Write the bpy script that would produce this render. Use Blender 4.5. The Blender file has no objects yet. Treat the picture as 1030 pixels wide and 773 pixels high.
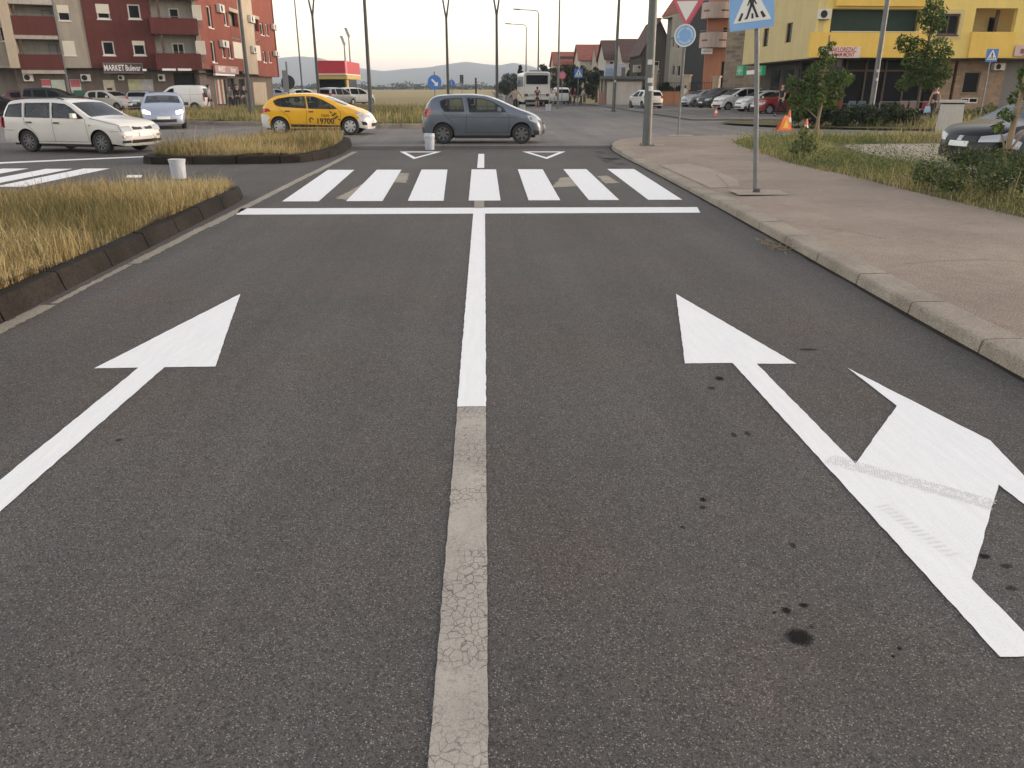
import bpy, bmesh, math, random
import numpy as np
from mathutils import Vector, Matrix
from mathutils.geometry import delaunay_2d_cdt
R = math.radians
random.seed(7); rng = np.random.default_rng(7)
sc = bpy.context.scene; col = sc.collection
# ------------------------------------------------------------------ camera model
F, CX, CY, CH = 793.0, 515.0, 386.5, 1.7
PITCH = math.atan(298.5 / F); YAW = R(1.89)
def ray(px, py):
    x = (px - CX) / F; v = (py - CY) / F
    f = math.cos(PITCH) - v * math.sin(PITCH); u = -math.sin(PITCH) - v * math.cos(PITCH)
    return Vector((x * math.cos(YAW) + f * math.sin(YAW), -x * math.sin(YAW) + f * math.cos(YAW), u))
def G(px, py, z=0.0):                      # ground point seen at a photo pixel
    r = ray(px, py); t = (z - CH) / r.z
    return Vector((r.x * t, r.y * t, z))
def at(px, py, y):                         # point at forward distance y
    r = ray(px, py); t = y / r.y
    return Vector((r.x * t, y, CH + r.z * t))
cam = bpy.data.cameras.new('camera'); co = bpy.data.objects.new('camera', cam); col.objects.link(co)
cam.sensor_width = 36; cam.sensor_fit = 'HORIZONTAL'; cam.lens = F / 1030 * 36
cam.clip_start = 0.05; cam.clip_end = 20000
co.location = (0, 0, CH); co.rotation_euler = (R(90) - PITCH, 0, -YAW)
sc.camera = co
# ------------------------------------------------------------------ helpers
def tag(o, label=None, cat=None, group=None, kind=None):
    if label: o['label'] = label
    if cat: o['category'] = cat
    if group: o['group'] = group
    if kind: o['kind'] = kind
    return o
def thing(name, label, cat, loc=(0, 0, 0), rz=0, group=None):
    o = bpy.data.objects.new(name, None); col.objects.link(o); o.empty_display_size = .2
    o.location = loc; o.rotation_euler = (0, 0, rz)
    return tag(o, label, cat, group)
def copy_tree(o, parent=None):
    c = o.copy(); col.objects.link(c)
    if parent: c.parent = parent
    for ch in list(o.children): copy_tree(ch, c)
    return c
class MB:
    def __init__(s): s.v = []; s.f = []; s.mi = []
    def add(s, vs, fs, m=0):
        n = len(s.v); s.v += [tuple(a) for a in vs]; s.f += [tuple(i + n for i in f) for f in fs]; s.mi += [m] * len(fs); return s
    def quad(s, a, b, c, d, m=0): return s.add([a, b, c, d], [(0, 1, 2, 3)], m)
    def hexa(s, p, m=0):                   # 8 corners: bottom ring, top ring
        return s.add(p, [(3, 2, 1, 0), (4, 5, 6, 7), (0, 1, 5, 4), (1, 2, 6, 5), (2, 3, 7, 6), (3, 0, 4, 7)], m)
    def box(s, x0, x1, y0, y1, z0, z1, m=0):
        return s.hexa([(x0, y0, z0), (x1, y0, z0), (x1, y1, z0), (x0, y1, z0), (x0, y0, z1), (x1, y0, z1), (x1, y1, z1), (x0, y1, z1)], m)
    def tube(s, pts, rads, n=10, m=0, cap=True):
        pts = [Vector(p) for p in pts]
        if not hasattr(rads, '__len__'): rads = [rads] * len(pts)
        rings = []
        for i, p in enumerate(pts):
            d = (pts[min(i + 1, len(pts) - 1)] - pts[max(i - 1, 0)]).normalized()
            a = d.orthogonal().normalized() if abs(d.z) < .9 else d.cross(Vector((0, 1, 0))).normalized()
            b = d.cross(a)
            rings.append([p + (a * math.cos(t) + b * math.sin(t)) * rads[i] for t in [2 * math.pi * k / n for k in range(n)]])
        vs = [v for r in rings for v in r]; fs = []
        for i in range(len(rings) - 1):
            for k in range(n): fs.append((i * n + k, i * n + (k + 1) % n, (i + 1) * n + (k + 1) % n, (i + 1) * n + k))
        if cap: fs.append(tuple(range(n))[::-1]); fs.append(tuple((len(rings) - 1) * n + k for k in range(n)))
        return s.add(vs, fs, m)
    def lathe(s, prof, n=20, c=(0, 0, 0), ax='z', m=0):     # prof: (r, h)
        vs = []
        for r, h in prof:
            for k in range(n):
                t = 2 * math.pi * k / n; a, b = r * math.cos(t), r * math.sin(t)
                vs.append((c[0] + a, c[1] + b, c[2] + h) if ax == 'z' else (c[0] + a, c[1] + h, c[2] + b))
        fs = []
        for i in range(len(prof) - 1):
            for k in range(n): fs.append((i * n + k, i * n + (k + 1) % n, (i + 1) * n + (k + 1) % n, (i + 1) * n + k))
        return s.add(vs, fs, m)
    def prism(s, poly, z0, z1, m=0):       # polygon in xy, any order
        n = len(poly)
        vs = [(p[0], p[1], z0) for p in poly] + [(p[0], p[1], z1) for p in poly]
        return s.add(vs, [tuple(range(n)), tuple(range(n, 2 * n))] + [(i, (i + 1) % n, n + (i + 1) % n, n + i) for i in range(n)], m)
    def build(s, name, mats, parent=None, smooth=False, base=None, weld=False, fixn=True, bevel=0):
        if not isinstance(mats, (list, tuple)): mats = [mats]
        me = bpy.data.meshes.new(name)
        b = Vector(base) if base is not None else (parent.location if (parent and parent.get('_w')) else Vector((0, 0, 0)))
        vs = [(x - b[0], y - b[1], z - b[2]) for x, y, z in s.v]
        me.from_pydata(vs, [], s.f)
        for m in mats: me.materials.append(m)
        if len(mats) > 1: me.polygons.foreach_set('material_index', s.mi)
        if weld or fixn:
            bm = bmesh.new(); bm.from_mesh(me)
            if weld: bmesh.ops.remove_doubles(bm, verts=bm.verts, dist=2e-4)
            if fixn: bmesh.ops.recalc_face_normals(bm, faces=bm.faces)
            bm.to_mesh(me); bm.free()
        if smooth:
            me.polygons.foreach_set('use_smooth', [True] * len(me.polygons))
            try: me.set_sharp_from_angle(angle=R(38))
            except Exception: pass
        o = bpy.data.objects.new(name, me); col.objects.link(o)
        if parent: o.parent = parent
        if bevel:
            md = o.modifiers.new('bevel', 'BEVEL'); md.width = bevel; md.segments = 2; md.limit_method = 'ANGLE'
        return o
def wthing(name, label, cat, loc, group=None):           # thing whose parts are given in world coordinates
    o = thing(name, label, cat, loc, 0, group); o['_w'] = 1; return o
def part_of(o):                                           # sub-parts share their parent's local frame
    return o
# ------------------------------------------------------------------ materials
def nodes_of(m):
    m.use_nodes = True; nt = m.node_tree; return nt, nt.nodes, nt.links, nt.nodes['Principled BSDF']
def ramp(nt, fac, stops):
    r = nt.nodes.new('ShaderNodeValToRGB'); e = r.color_ramp.elements
    while len(e) < len(stops): e.new(.5)
    for el, (p, c) in zip(e, stops): el.position = p; el.color = (c, c, c, 1) if not hasattr(c, '__len__') else (*c, 1)
    nt.links.new(fac, r.inputs[0]); return r.outputs[0]
def noise(nt, scale, detail=4, rough=.55, vec=None, dist=0):
    n = nt.nodes.new('ShaderNodeTexNoise'); n.inputs['Scale'].default_value = scale; n.inputs['Detail'].default_value = detail
    n.inputs['Roughness'].default_value = rough; n.inputs['Distortion'].default_value = dist
    if vec is None:
        tc = nt.nodes.new('ShaderNodeTexCoord'); vec = tc.outputs['Object']
    nt.links.new(vec, n.inputs['Vector']); return n.outputs[0]
def mixc(nt, mode, fac, a, b):
    m = nt.nodes.new('ShaderNodeMix'); m.data_type = 'RGBA'; m.blend_type = mode
    for k_, sock, val in ((0, m.inputs[0], fac), (1, m.inputs[6], a), (1, m.inputs[7], b)):
        if hasattr(val, 'is_output'): nt.links.new(val, sock)
        elif k_ == 0: sock.default_value = val
        else: sock.default_value = (*val, 1)
    return m.outputs[2]
def bump(nt, p, h, strength, dist=.01):
    b = nt.nodes.new('ShaderNodeBump'); b.inputs['Strength'].default_value = strength; b.inputs['Distance'].default_value = dist
    nt.links.new(h, b.inputs['Height']); nt.links.new(b.outputs[0], p.inputs['Normal'])
MC = {}
def mat(name, c, rough=.8, metal=0.0, var=.0, scale=3.0, coat=0.0, bmp=0, bscale=60, emit=None, spec=None):
    if name in MC: return MC[name]
    m = bpy.data.materials.new(name); nt, N, L, p = nodes_of(m)
    p.inputs['Base Color'].default_value = (*c, 1); p.inputs['Roughness'].default_value = rough; p.inputs['Metallic'].default_value = metal
    if coat: p.inputs['Coat Weight'].default_value = coat; p.inputs['Coat Roughness'].default_value = .05
    if spec is not None: p.inputs['Specular IOR Level'].default_value = spec
    if var:
        f = noise(nt, scale, 6, .65)
        k = ramp(nt, f, [(.3, 1 - var), (.7, 1 + var * .5)])
        L.new(mixc(nt, 'MULTIPLY', 1.0, c, k), p.inputs['Base Color'])
    if bmp: bump(nt, p, noise(nt, bscale, 5), bmp, .01)
    if emit: p.inputs['Emission Color'].default_value = (*emit[0], 1); p.inputs['Emission Strength'].default_value = emit[1]
    m.diffuse_color = (*c, 1); MC[name] = m; return m
def glassmat(name, tint=(.56, .62, .58), alpha=.6, rough=.03):
    if name in MC: return MC[name]
    m = bpy.data.materials.new(name); nt, N, L, p = nodes_of(m)
    out = N['Material Output']; tr = N.new('ShaderNodeBsdfTransparent'); tr.inputs[0].default_value = (*tint, 1)
    gl = N.new('ShaderNodeBsdfGlossy'); gl.inputs['Roughness'].default_value = rough; gl.inputs[0].default_value = (.9, .92, .95, 1)
    fr = N.new('ShaderNodeFresnel'); fr.inputs[0].default_value = 1.5
    mx = N.new('ShaderNodeMixShader'); L.new(fr.outputs[0], mx.inputs[0]); L.new(tr.outputs[0], mx.inputs[1]); L.new(gl.outputs[0], mx.inputs[2])
    L.new(mx.outputs[0], out.inputs[0]); N.remove(p); MC[name] = m; return m
def asphalt(name, base=.092, tint=(1, .935, .885), speck=1.0, stain=True):
    m = bpy.data.materials.new(name); nt, N, L, p = nodes_of(m)
    tc = N.new('ShaderNodeTexCoord'); v = tc.outputs['Object']
    mp = N.new('ShaderNodeMapping'); mp.inputs['Scale'].default_value = (1, .18, 1); L.new(v, mp.inputs[0])
    c = tuple(base * t for t in tint)
    mp3 = N.new('ShaderNodeMapping'); mp3.inputs['Scale'].default_value = (1.5, .035, 1); L.new(v, mp3.inputs[0])
    trk = ramp(nt, noise(nt, 1.3, 4, .6, mp3.outputs[0]), [(.3, .86), (.7, 1.12)])
    big = ramp(nt, noise(nt, .35, 5, .6, v), [(.3, .84), (.7, 1.14)])
    lane = ramp(nt, noise(nt, .9, 4, .6, mp.outputs[0]), [(.3, .9), (.7, 1.1)])
    mid = ramp(nt, noise(nt, 9, 7, .75, v), [(.3, .9), (.7, 1.1)])
    fine = ramp(nt, noise(nt, 230, 3, .75, v), [(.3, .22), (.5, .95), (.7, 2.1)])
    x = mixc(nt, 'MULTIPLY', 1.0, c, big); x = mixc(nt, 'MULTIPLY', 1.0, x, lane); x = mixc(nt, 'MULTIPLY', 1.0, x, trk); x = mixc(nt, 'MULTIPLY', 1.0, x, mid); x = mixc(nt, 'MULTIPLY', 1.0, x, fine)
    vo = N.new('ShaderNodeTexVoronoi'); vo.inputs['Scale'].default_value = 150; L.new(v, vo.inputs['Vector'])
    hsv = N.new('ShaderNodeSeparateColor'); L.new(vo.outputs['Color'], hsv.inputs[0])
    sp = ramp(nt, hsv.outputs[0], [(.70, 0), (.80, 1)])
    gate = ramp(nt, vo.outputs['Distance'], [(.22, 1), (.5, 0)])
    mm = N.new('ShaderNodeMath'); mm.operation = 'MULTIPLY'; L.new(sp, mm.inputs[0]); L.new(gate, mm.inputs[1])
    m2 = N.new('ShaderNodeMath'); m2.operation = 'MULTIPLY'; L.new(mm.outputs[0], m2.inputs[0]); m2.inputs[1].default_value = .8 * speck
    x = mixc(nt, 'MIX', m2.outputs[0], x, (.33, .30, .26))
    dk = ramp(nt, hsv.outputs[1], [(.74, 0), (.8, .7)]); x = mixc(nt, 'MIX', dk, x, (.035, .033, .032))
    red = ramp(nt, noise(nt, .55, 4, .6, v), [(.45, 0), (.7, .55)]); x = mixc(nt, 'MULTIPLY', red, x, (1.16, .96, .86))
    L.new(x, p.inputs['Base Color']); p.inputs['Roughness'].default_value = .88; p.inputs['Specular IOR Level'].default_value = .25
    bump(nt, p, noise(nt, 130, 3, .6, v), .55, .006)
    return m
def concrete(name, c, var=.18, speck=.25, scale=2.0, fine=90):
    m = bpy.data.materials.new(name); nt, N, L, p = nodes_of(m)
    tc = N.new('ShaderNodeTexCoord'); v = tc.outputs['Object']
    a = ramp(nt, noise(nt, scale * .3, 5, .6, v), [(.3, 1 - var), (.7, 1 + var * .7)])
    b = ramp(nt, noise(nt, scale * 4, 6, .7, v), [(.3, 1 - var * .6), (.7, 1 + var * .6)])
    d = ramp(nt, noise(nt, fine, 3, .7, v), [(.3, 1 - speck * 1.6), (.52, 1), (.75, 1 + speck * 1.6)])
    x = mixc(nt, 'MULTIPLY', 1.0, c, a); x = mixc(nt, 'MULTIPLY', 1.0, x, b); x = mixc(nt, 'MULTIPLY', 1.0, x, d)
    st = ramp(nt, noise(nt, scale * .9, 7, .72, v, .6), [(.56, 0), (.74, .35)]); x = mixc(nt, 'MULTIPLY', st, x, (.6, .55, .5))
    L.new(x, p.inputs['Base Color']); p.inputs['Roughness'].default_value = .9; p.inputs['Specular IOR Level'].default_value = .2
    bump(nt, p, noise(nt, fine, 4, .6, v), .35, .005)
    return m
def paint(name, c, worn=0.0, crack=False):
    m = bpy.data.materials.new(name); nt, N, L, p = nodes_of(m)
    tc = N.new('ShaderNodeTexCoord'); v = tc.outputs['Object']
    mp = N.new('ShaderNodeMapping'); mp.inputs['Scale'].default_value = (9, .8, 1); mp.inputs['Rotation'].default_value = (0, 0, .12); L.new(v, mp.inputs[0])
    a = ramp(nt, noise(nt, 3, 5, .7, mp.outputs[0]), [(.3, .93), (.7, 1.02)])
    b = ramp(nt, noise(nt, 150, 3, .7, v), [(.28, .86 - worn * .4), (.5, 1)])
    x = mixc(nt, 'MULTIPLY', 1.0, c, a); x = mixc(nt, 'MULTIPLY', 1.0, x, b)
    if worn:
        w = ramp(nt, noise(nt, 40, 8, .8, v), [(.62 - worn * .18, 0), (.72, .9 * min(1, worn * 2))])
        x = mixc(nt, 'MIX', w, x, (.1, .092, .085))
        w2 = ramp(nt, noise(nt, 1.2, 5, .7, v), [(.35, .8), (.7, 1.1)]); x = mixc(nt, 'MULTIPLY', 1.0, x, w2)
    if crack:
        mp2 = N.new('ShaderNodeMapping'); mp2.inputs['Scale'].default_value = (1, .8, 1); L.new(v, mp2.inputs[0])
        nz = N.new('ShaderNodeTexNoise'); nz.inputs['Scale'].default_value = 18; L.new(mp2.outputs[0], nz.inputs['Vector'])
        wv = mixc(nt, 'LINEAR_LIGHT', .02, mp2.outputs[0], nz.outputs[1])
        for s, th in ((30, .030), (85, .022)):
            vo = N.new('ShaderNodeTexVoronoi'); vo.feature = 'DISTANCE_TO_EDGE'; vo.inputs['Scale'].default_value = s; L.new(wv, vo.inputs['Vector'])
            k = ramp(nt, vo.outputs[0], [(th * .4, 1), (th * 1.6, 0)])
            g = ramp(nt, noise(nt, 3 if s < 50 else 6, 4, .6, v), [(.38, 0), (.54, .9 if s < 50 else .75)])
            q = N.new('ShaderNodeMath'); q.operation = 'MULTIPLY'; L.new(k, q.inputs[0]); L.new(g, q.inputs[1])
            x = mixc(nt, 'MIX', q.outputs[0], x, (.09, .083, .078))
    L.new(x, p.inputs['Base Color']); p.inputs['Roughness'].default_value = .7; p.inputs['Specular IOR Level'].default_value = .3
    bump(nt, p, noise(nt, 130, 3, .6, v), .25, .004)
    return m
def leafmat(name, c, trans=.3):
    if name in MC: return MC[name]
    m = bpy.data.materials.new(name); nt, N, L, p = nodes_of(m)
    p.inputs['Base Color'].default_value = (*c, 1); p.inputs['Roughness'].default_value = .65; p.inputs['Specular IOR Level'].default_value = .25
    t = N.new('ShaderNodeBsdfTranslucent'); t.inputs[0].default_value = (min(1, c[0] * 1.2), min(1, c[1] * 1.3), c[2] * .8, 1)
    mx = N.new('ShaderNodeMixShader'); mx.inputs[0].default_value = trans
    L.new(p.outputs[0], mx.inputs[1]); L.new(t.outputs[0], mx.inputs[2]); L.new(mx.outputs[0], N['Material Output'].inputs[0])
    MC[name] = m; return m
M_white = mat('white_plastic', (.75, .75, .73), .4, var=.06)
M_black = mat('black_plastic', (.02, .02, .021), .5)
M_rubber = mat('tyre_rubber', (.022, .022, .023), .85)
M_dark = mat('dark_interior', (.018, .018, .02), .9)
M_gal = mat('galvanised_steel', (.17, .175, .18), .6, .25, var=.18, scale=4)
M_darkpole = mat('dark_grey_pole_paint', (.06, .062, .066), .5, .2, var=.15)
M_alu = mat('alloy_rim', (.5, .5, .52), .35, .8)
M_glass = glassmat('car_glass')
M_wglass = mat('window_glass', (.012, .014, .017), .15, spec=.04)
M_plate = mat('number_plate_white', (.72, .72, .7), .5)
# ------------------------------------------------------------------ light, sky, haze
w = bpy.data.worlds.new('World'); sc.world = w; w.use_nodes = True
wn = w.node_tree; bg = wn.nodes['Background']; sky = wn.nodes.new('ShaderNodeTexSky'); sky.sky_type = 'NISHITA'; sky.sun_disc = False
SUN_EL, SUN_AZ = R(5), R(85)               # azimuth clockwise from +Y (road direction)
sky.sun_elevation = SUN_EL; sky.sun_rotation = SUN_AZ; sky.air_density = 1.0; sky.dust_density = 1.0; sky.ozone_density = 1.0; sky.altitude = 50
hs = wn.nodes.new('ShaderNodeHueSaturation'); hs.inputs['Saturation'].default_value = .5; hs.inputs['Value'].default_value = 1.0
wn.links.new(sky.outputs[0], hs.inputs['Color'])
wn.links.new(mixc(wn, 'MULTIPLY', 1.0, hs.outputs[0], (1.0, .885, .835)), bg.inputs[0]); bg.inputs[1].default_value = .15
sl = bpy.data.lights.new('sun', 'SUN'); so = bpy.data.objects.new('sun', sl); col.objects.link(so)
sl.energy = .55; sl.angle = R(22); sl.color = (1, .86, .7)
sd = Vector((math.sin(SUN_AZ) * math.cos(SUN_EL), math.cos(SUN_AZ) * math.cos(SUN_EL), math.sin(SUN_EL)))
so.rotation_euler = sd.to_track_quat('Z', 'Y').to_euler()
sc.view_settings.view_transform = 'Standard'; sc.view_settings.look = 'None'; sc.view_settings.gamma = 1; sc.view_settings.use_curve_mapping = False
sc.view_settings.exposure = 2.47
sc.cycles.use_denoising = True
sc.cycles.max_bounces = 8; sc.cycles.transparent_max_bounces = 12; sc.cycles.volume_bounces = 0
# ------------------------------------------------------------------ ground, roads, markings
def flat(poly, z, name, m, parent=None):
    b = MB(); b.add([(p[0], p[1], z) for p in poly], [tuple(range(len(poly)))]); o = b.build(name, m, parent)
    if o.data.polygons[0].normal.z < 0: o.data.flip_normals()
    return o
def tess(poly, step, zf, name, m, parent=None, jitter=0):      # triangulated sheet with inner points
    pts = [Vector((p[0], p[1])) for p in poly]; n = len(pts)
    x0, x1 = min(p.x for p in pts), max(p.x for p in pts); y0, y1 = min(p.y for p in pts), max(p.y for p in pts)
    ext = list(pts)
    y = y0 + step / 2
    while y < y1:
        x = x0 + step / 2
        while x < x1:
            q = Vector((x + random.uniform(-.3, .3) * step, y + random.uniform(-.3, .3) * step))
            if inside(q, pts): ext.append(q)
            x += step
        y += step
    r = delaunay_2d_cdt(ext, [(i, (i + 1) % n) for i in range(n)], [], 0, 1e-5)
    vs, fs = r[0], r[2]; b = MB()
    b.add([(v.x, v.y, zf(v.x, v.y)) for v in vs], [f for f in fs if inside((vs[f[0]] + vs[f[1]] + vs[f[2]]) / 3, pts)])
    o = b.build(name, m, parent, smooth=True)
    if o.data.polygons and o.data.polygons[0].normal.z < 0: o.data.flip_normals()
    return o
def inside(q, pts):
    c = False; j = len(pts) - 1
    for i in range(len(pts)):
        a, b = pts[i], pts[j]
        if (a[1] > q[1]) != (b[1] > q[1]) and q[0] < (b[0] - a[0]) * (q[1] - a[1]) / (b[1] - a[1]) + a[0]: c = not c
        j = i
    return c
def smooth_loop(pts, n=6, closed=True):
    out = []; N_ = len(pts); P = [Vector((p[0], p[1])) for p in pts]
    for i in range(N_ if closed else N_ - 1):
        g = (lambda k: P[k % N_]) if closed else (lambda k: P[min(max(k, 0), N_ - 1)])
        a, b, c, d = g(i - 1), g(i), g(i + 1), g(i + 2)
        for k in range(n):
            t = k / n
            out.append(.5 * ((2 * b) + (c - a) * t + (2 * a - 5 * b + 4 * c - d) * t * t + (3 * b - a - 3 * c + d) * t ** 3))
    if not closed: out.append(P[-1])
    return out
def earthmat(name, a, b_, c_):
    m = bpy.data.materials.new(name); nt, N, L, p = nodes_of(m)
    x = mixc(nt, 'MIX', ramp(nt, noise(nt, .05, 8, .7), [(.35, 0), (.65, 1)]), a, b_)
    x = mixc(nt, 'MIX', ramp(nt, noise(nt, 2.5, 8, .75), [(.45, 0), (.7, .8)]), x, c_)
    L.new(x, p.inputs['Base Color']); p.inputs['Roughness'].default_value = .95; p.inputs['Specular IOR Level'].default_value = .1
    bump(nt, p, noise(nt, 14, 6, .7), .6, .05); return m
M_field = earthmat('dry_field', (.32, .25, .13), (.28, .235, .11), (.36, .29, .17))
M_soil = earthmat('verge_soil', (.12, .095, .06), (.10, .10, .045), (.17, .14, .09))
M_asph = asphalt('road_asphalt')
M_asph2 = asphalt('old_grazing_asphalt', .19, (1, .945, .89), .5); M_asph3 = asphalt('dark_band_asphalt', .055)
M_pave = concrete('pavement_concrete', (.29, .232, .187), .2, .42, 2.0, 70)
M_kerb = concrete('kerb_concrete', (.30, .258, .21), .24, .3, 5)
M_darkkerb = concrete('soot_stained_kerb', (.024, .0205, .017), .5, .5, 4)
M_new = paint('new_white_road_paint', (.80, .80, .80))
M_old = paint('old_cream_road_paint', (.43, .39, .34), .42, True)
M_faded = paint('faded_edge_line_paint', (.36, .315, .25), .75)
gr = flat([(-6000, -600), (6000, -600), (6000, 5500), (-6000, 5500)], -.03, 'ground', M_field); tag(gr, 'dry grass plain running out to the hills', kind='structure')
road = tess([(-62, -12), (3.55, -12), (3.9, 26), (60, 26), (60, 47), (34, 78), (11.5, 78), (9.5, 330), (2.5, 330), (2.0, 82), (-62, 82)], 6, lambda x, y: 0, 'road', M_asph)
tag(road, 'grey worn asphalt road with fresh white markings', kind='structure')
o = tess([(-62, 30.5), (-16, 27.5), (-8.2, 25.8), (-4.2, 25.2), (4.1, 25.3), (4.6, 27.4), (5.6, 28.4), (7.4, 29.0), (10.5, 30.1), (14, 30.8), (30, 31.7), (60, 32), (60, 47), (34, 78), (11.5, 78), (-62, 78)], 5, lambda x, y: .003, 'roundabout_road', M_asph2); tag(o, 'roundabout asphalt with grazing light put into its paler colour', kind='structure')  # paler sheet: brightening at the grazing angle is put into its colour
flat([(-4.2, 24.0), (3.85, 24.3), (4.15, 25.4), (-4.2, 25.3)], .0055, 'dark_asphalt_band', M_asph3, road)  # darker band across the lanes where they meet the roundabout
def ragged(p, j):
    out = []; rd = random.Random(len(p) + int(p[0][0] * 1000)); n = len(p)
    for i in range(n):
        a, b_ = Vector(p[i]), Vector(p[(i + 1) % n]); d = b_ - a; k = max(1, int(d.length / .05)); nn = Vector((-d.y, d.x)).normalized()
        for q in range(k): out.append(tuple(a + d * (q / k) + (nn * rd.uniform(-j, j) if q else Vector((0, 0)))))
    return out
def mark(name, polys, m, label=None, lift=0, jit=.0025):
    b = MB()
    for p in polys:
        if jit: p = ragged(p, jit)
        b.add([(x, y, .004 + lift) for x, y in p], [tuple(range(len(p)))])
    o = b.build(name, m, road)
    for f in o.data.polygons:
        if f.normal.z < 0: f.flip()
    if label: o['label'] = label
    return o
mark('centre_line', [[(-.175, 4.15), (-.01, 4.15), (-.01, 11.46), (-.18, 11.46)]], M_new, 'freshly painted white stretch of the centre line')
mark('centre_line', [[(-.165, -6), (-.005, -6), (-.012, 4.144), (-.172, 4.144)]], M_old, 'old cracked cream stretch of the centre line', 0, .0022)
mark('centre_line', [[(-.18, 18.3), (-.02, 18.3), (-.02, 22.3), (-.18, 22.3)]], M_new, 'short white centre line beyond the crossing')
mark('stop_line', [[(-3.55, 11.47), (3.1, 11.44), (3.2, 12.0), (-3.66, 12.1)]], M_new, 'long white stop line across both lanes')
for (a, b_, c_, d) in ((-3.23, -2.65, -2.87, -3.45), (-2.22, -1.64, -1.84, -2.38), (-1.24, -.67, -.83, -1.40), (-.27, .24, .24, -.30), (.69, 1.2, 1.27, .72), (1.66, 2.15, 2.24, 1.73), (2.62, 3.17, 3.30, 2.71)):
    mark('crossing_stripe', [[(a, 12.85), (b_, 12.84), (c_, 17.95), (d, 17.97)]], M_new)
def tri_outline(a, b_, c_, t):
    ctr = ((a[0] + b_[0] + c_[0]) / 3, (a[1] + b_[1] + c_[1]) / 3)
    q = [(p[0] + (ctr[0] - p[0]) * t, p[1] + (ctr[1] - p[1]) * t) for p in (a, b_, c_)]; p = [a, b_, c_]
    return [[p[i], p[(i + 1) % 3], q[(i + 1) % 3], q[i]] for i in range(3)]
mark('yield_triangle', tri_outline((-2.4, 23.2), (-1.22, 23.15), (-1.8, 20.7), .33), M_new)
mark('yield_triangle', tri_outline((1.05, 23.1), (2.27, 23.05), (1.56, 20.6), .33), M_new)
mark('straight_arrow', [[(-2.16, 6.83), (-2.535, 4.88), (-2.255, 4.885), (-2.255, 1.7), (-2.09, 1.7), (-2.09, 4.888), (-1.765, 4.89)]], M_new, 'white straight arrow in the left lane')
mark('turn_arrow', [[(1.66, 6.70), (1.295, 4.85), (1.61, 4.848), (1.62, 1.99), (1.775, 1.99), (1.775, 2.41), (2.325, 3.13), (2.325, 2.38), (2.575, 3.6), (2.325, 4.73), (2.325, 4.08), (1.765, 3.36), (1.765, 4.83), (2.025, 4.82)]], M_new, 'white straight and right turn arrow in the right lane')
for y0, y1, w_ in ((4.3, 6.5, .11), (6.55, 8.1, .045), (8.15, 10.4, .10), (10.41, 17.2, .12), (17.21, 23.2, .13)):
    mark('edge_line', [[(-3.62 + w_ / 2, y0), (-3.64 + w_ / 2, y1), (-3.66 - w_ / 2, y1), (-3.64 - w_ / 2, y0)]], M_faded, None, 0, .011)
mark('old_crossing_patch', [[(-1.95, 15.6), (-1.5, 15.4), (-1.6, 17.2), (-1.9, 17.3)], [(1.2, 14.6), (2.0, 14.9), (2.15, 16.7), (1.5, 16.2)], [(-2.45, 13.2), (-2.25, 13.0), (-2.1, 15.0), (-2.3, 15.2)], [(2.25, 15.2), (2.55, 15.3), (2.5, 16.6), (2.3, 16.5)]], M_faded, 'faded scraps of an older crossing', -.002, .03)
mark('centre_line', [[(-.17, 12.02), (-.02, 12.02), (-.02, 12.83), (-.18, 12.83)]], M_faded, 'faded scrap of centre line before the crossing')
for x0, y0, y1 in ((-8.95, 15.0, 18.45), (-9.75, 15.1, 18.4), (-10.75, 15.2, 18.5), (-11.75, 15.2, 18.6)):
    mark('crossing_stripe', [[(x0, y0), (x0 + .55, y0), (x0 + .58, y1), (x0, y1)]], M_new)
mark('stop_line', [[(-12.6, 19.0), (-8.7, 21.6), (-8.75, 21.95), (-12.9, 19.4)]], M_new, 'white stop line beside the white estate car')
mark('paint_dash', [[G(127, 179)[:2], G(142, 179)[:2], G(143, 176.5)[:2], G(128, 176.5)[:2]]], M_new, 'stray white paint dash by the bucket')
# oil stains, tyre marks
def stain(name, c, a):
    m = bpy.data.materials.new(name); nt, N, L, p = nodes_of(m); tc = N.new('ShaderNodeTexCoord'); p.inputs['Base Color'].default_value = (*c, 1); p.inputs['Roughness'].default_value = .95; p.inputs['Specular IOR Level'].default_value = .05
    mp = N.new('ShaderNodeMapping'); mp.inputs['Location'].default_value = (-1, -1, 0); mp.inputs['Scale'].default_value = (2, 2, 0); L.new(tc.outputs['Generated'], mp.inputs[0])
    ln = N.new('ShaderNodeVectorMath'); ln.operation = 'LENGTH'; L.new(mp.outputs[0], ln.inputs[0]); ad = N.new('ShaderNodeMath'); ad.operation = 'ADD'; L.new(ln.outputs['Value'], ad.inputs[0])
    nz = N.new('ShaderNodeMath'); nz.operation = 'MULTIPLY_ADD'; L.new(noise(nt, 120, 4, .75), nz.inputs[0]); nz.inputs[1].default_value = 1.1; nz.inputs[2].default_value = -.55; L.new(nz.outputs[0], ad.inputs[1])
    L.new(ramp(nt, ad.outputs[0], [(.45, a), (.92, 0)]), p.inputs['Alpha']); return m
M_oil = stain('oil_stain', (.018, .017, .017), .92); M_oil2 = stain('faint_stain', (.03, .028, .027), .6)
def blob(c, rx, ry, m, n=18):
    ph = [random.uniform(.78, 1.15) for _ in range(n)]
    b = MB(); b.add([(c[0] + rx * 1.25 * ph[k] * math.cos(2 * math.pi * k / n), c[1] + ry * 1.25 * ph[k] * math.sin(2 * math.pi * k / n), .0025) for k in range(n)], [tuple(range(n))])
    return b.build('oil_stain', m, road)
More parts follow.
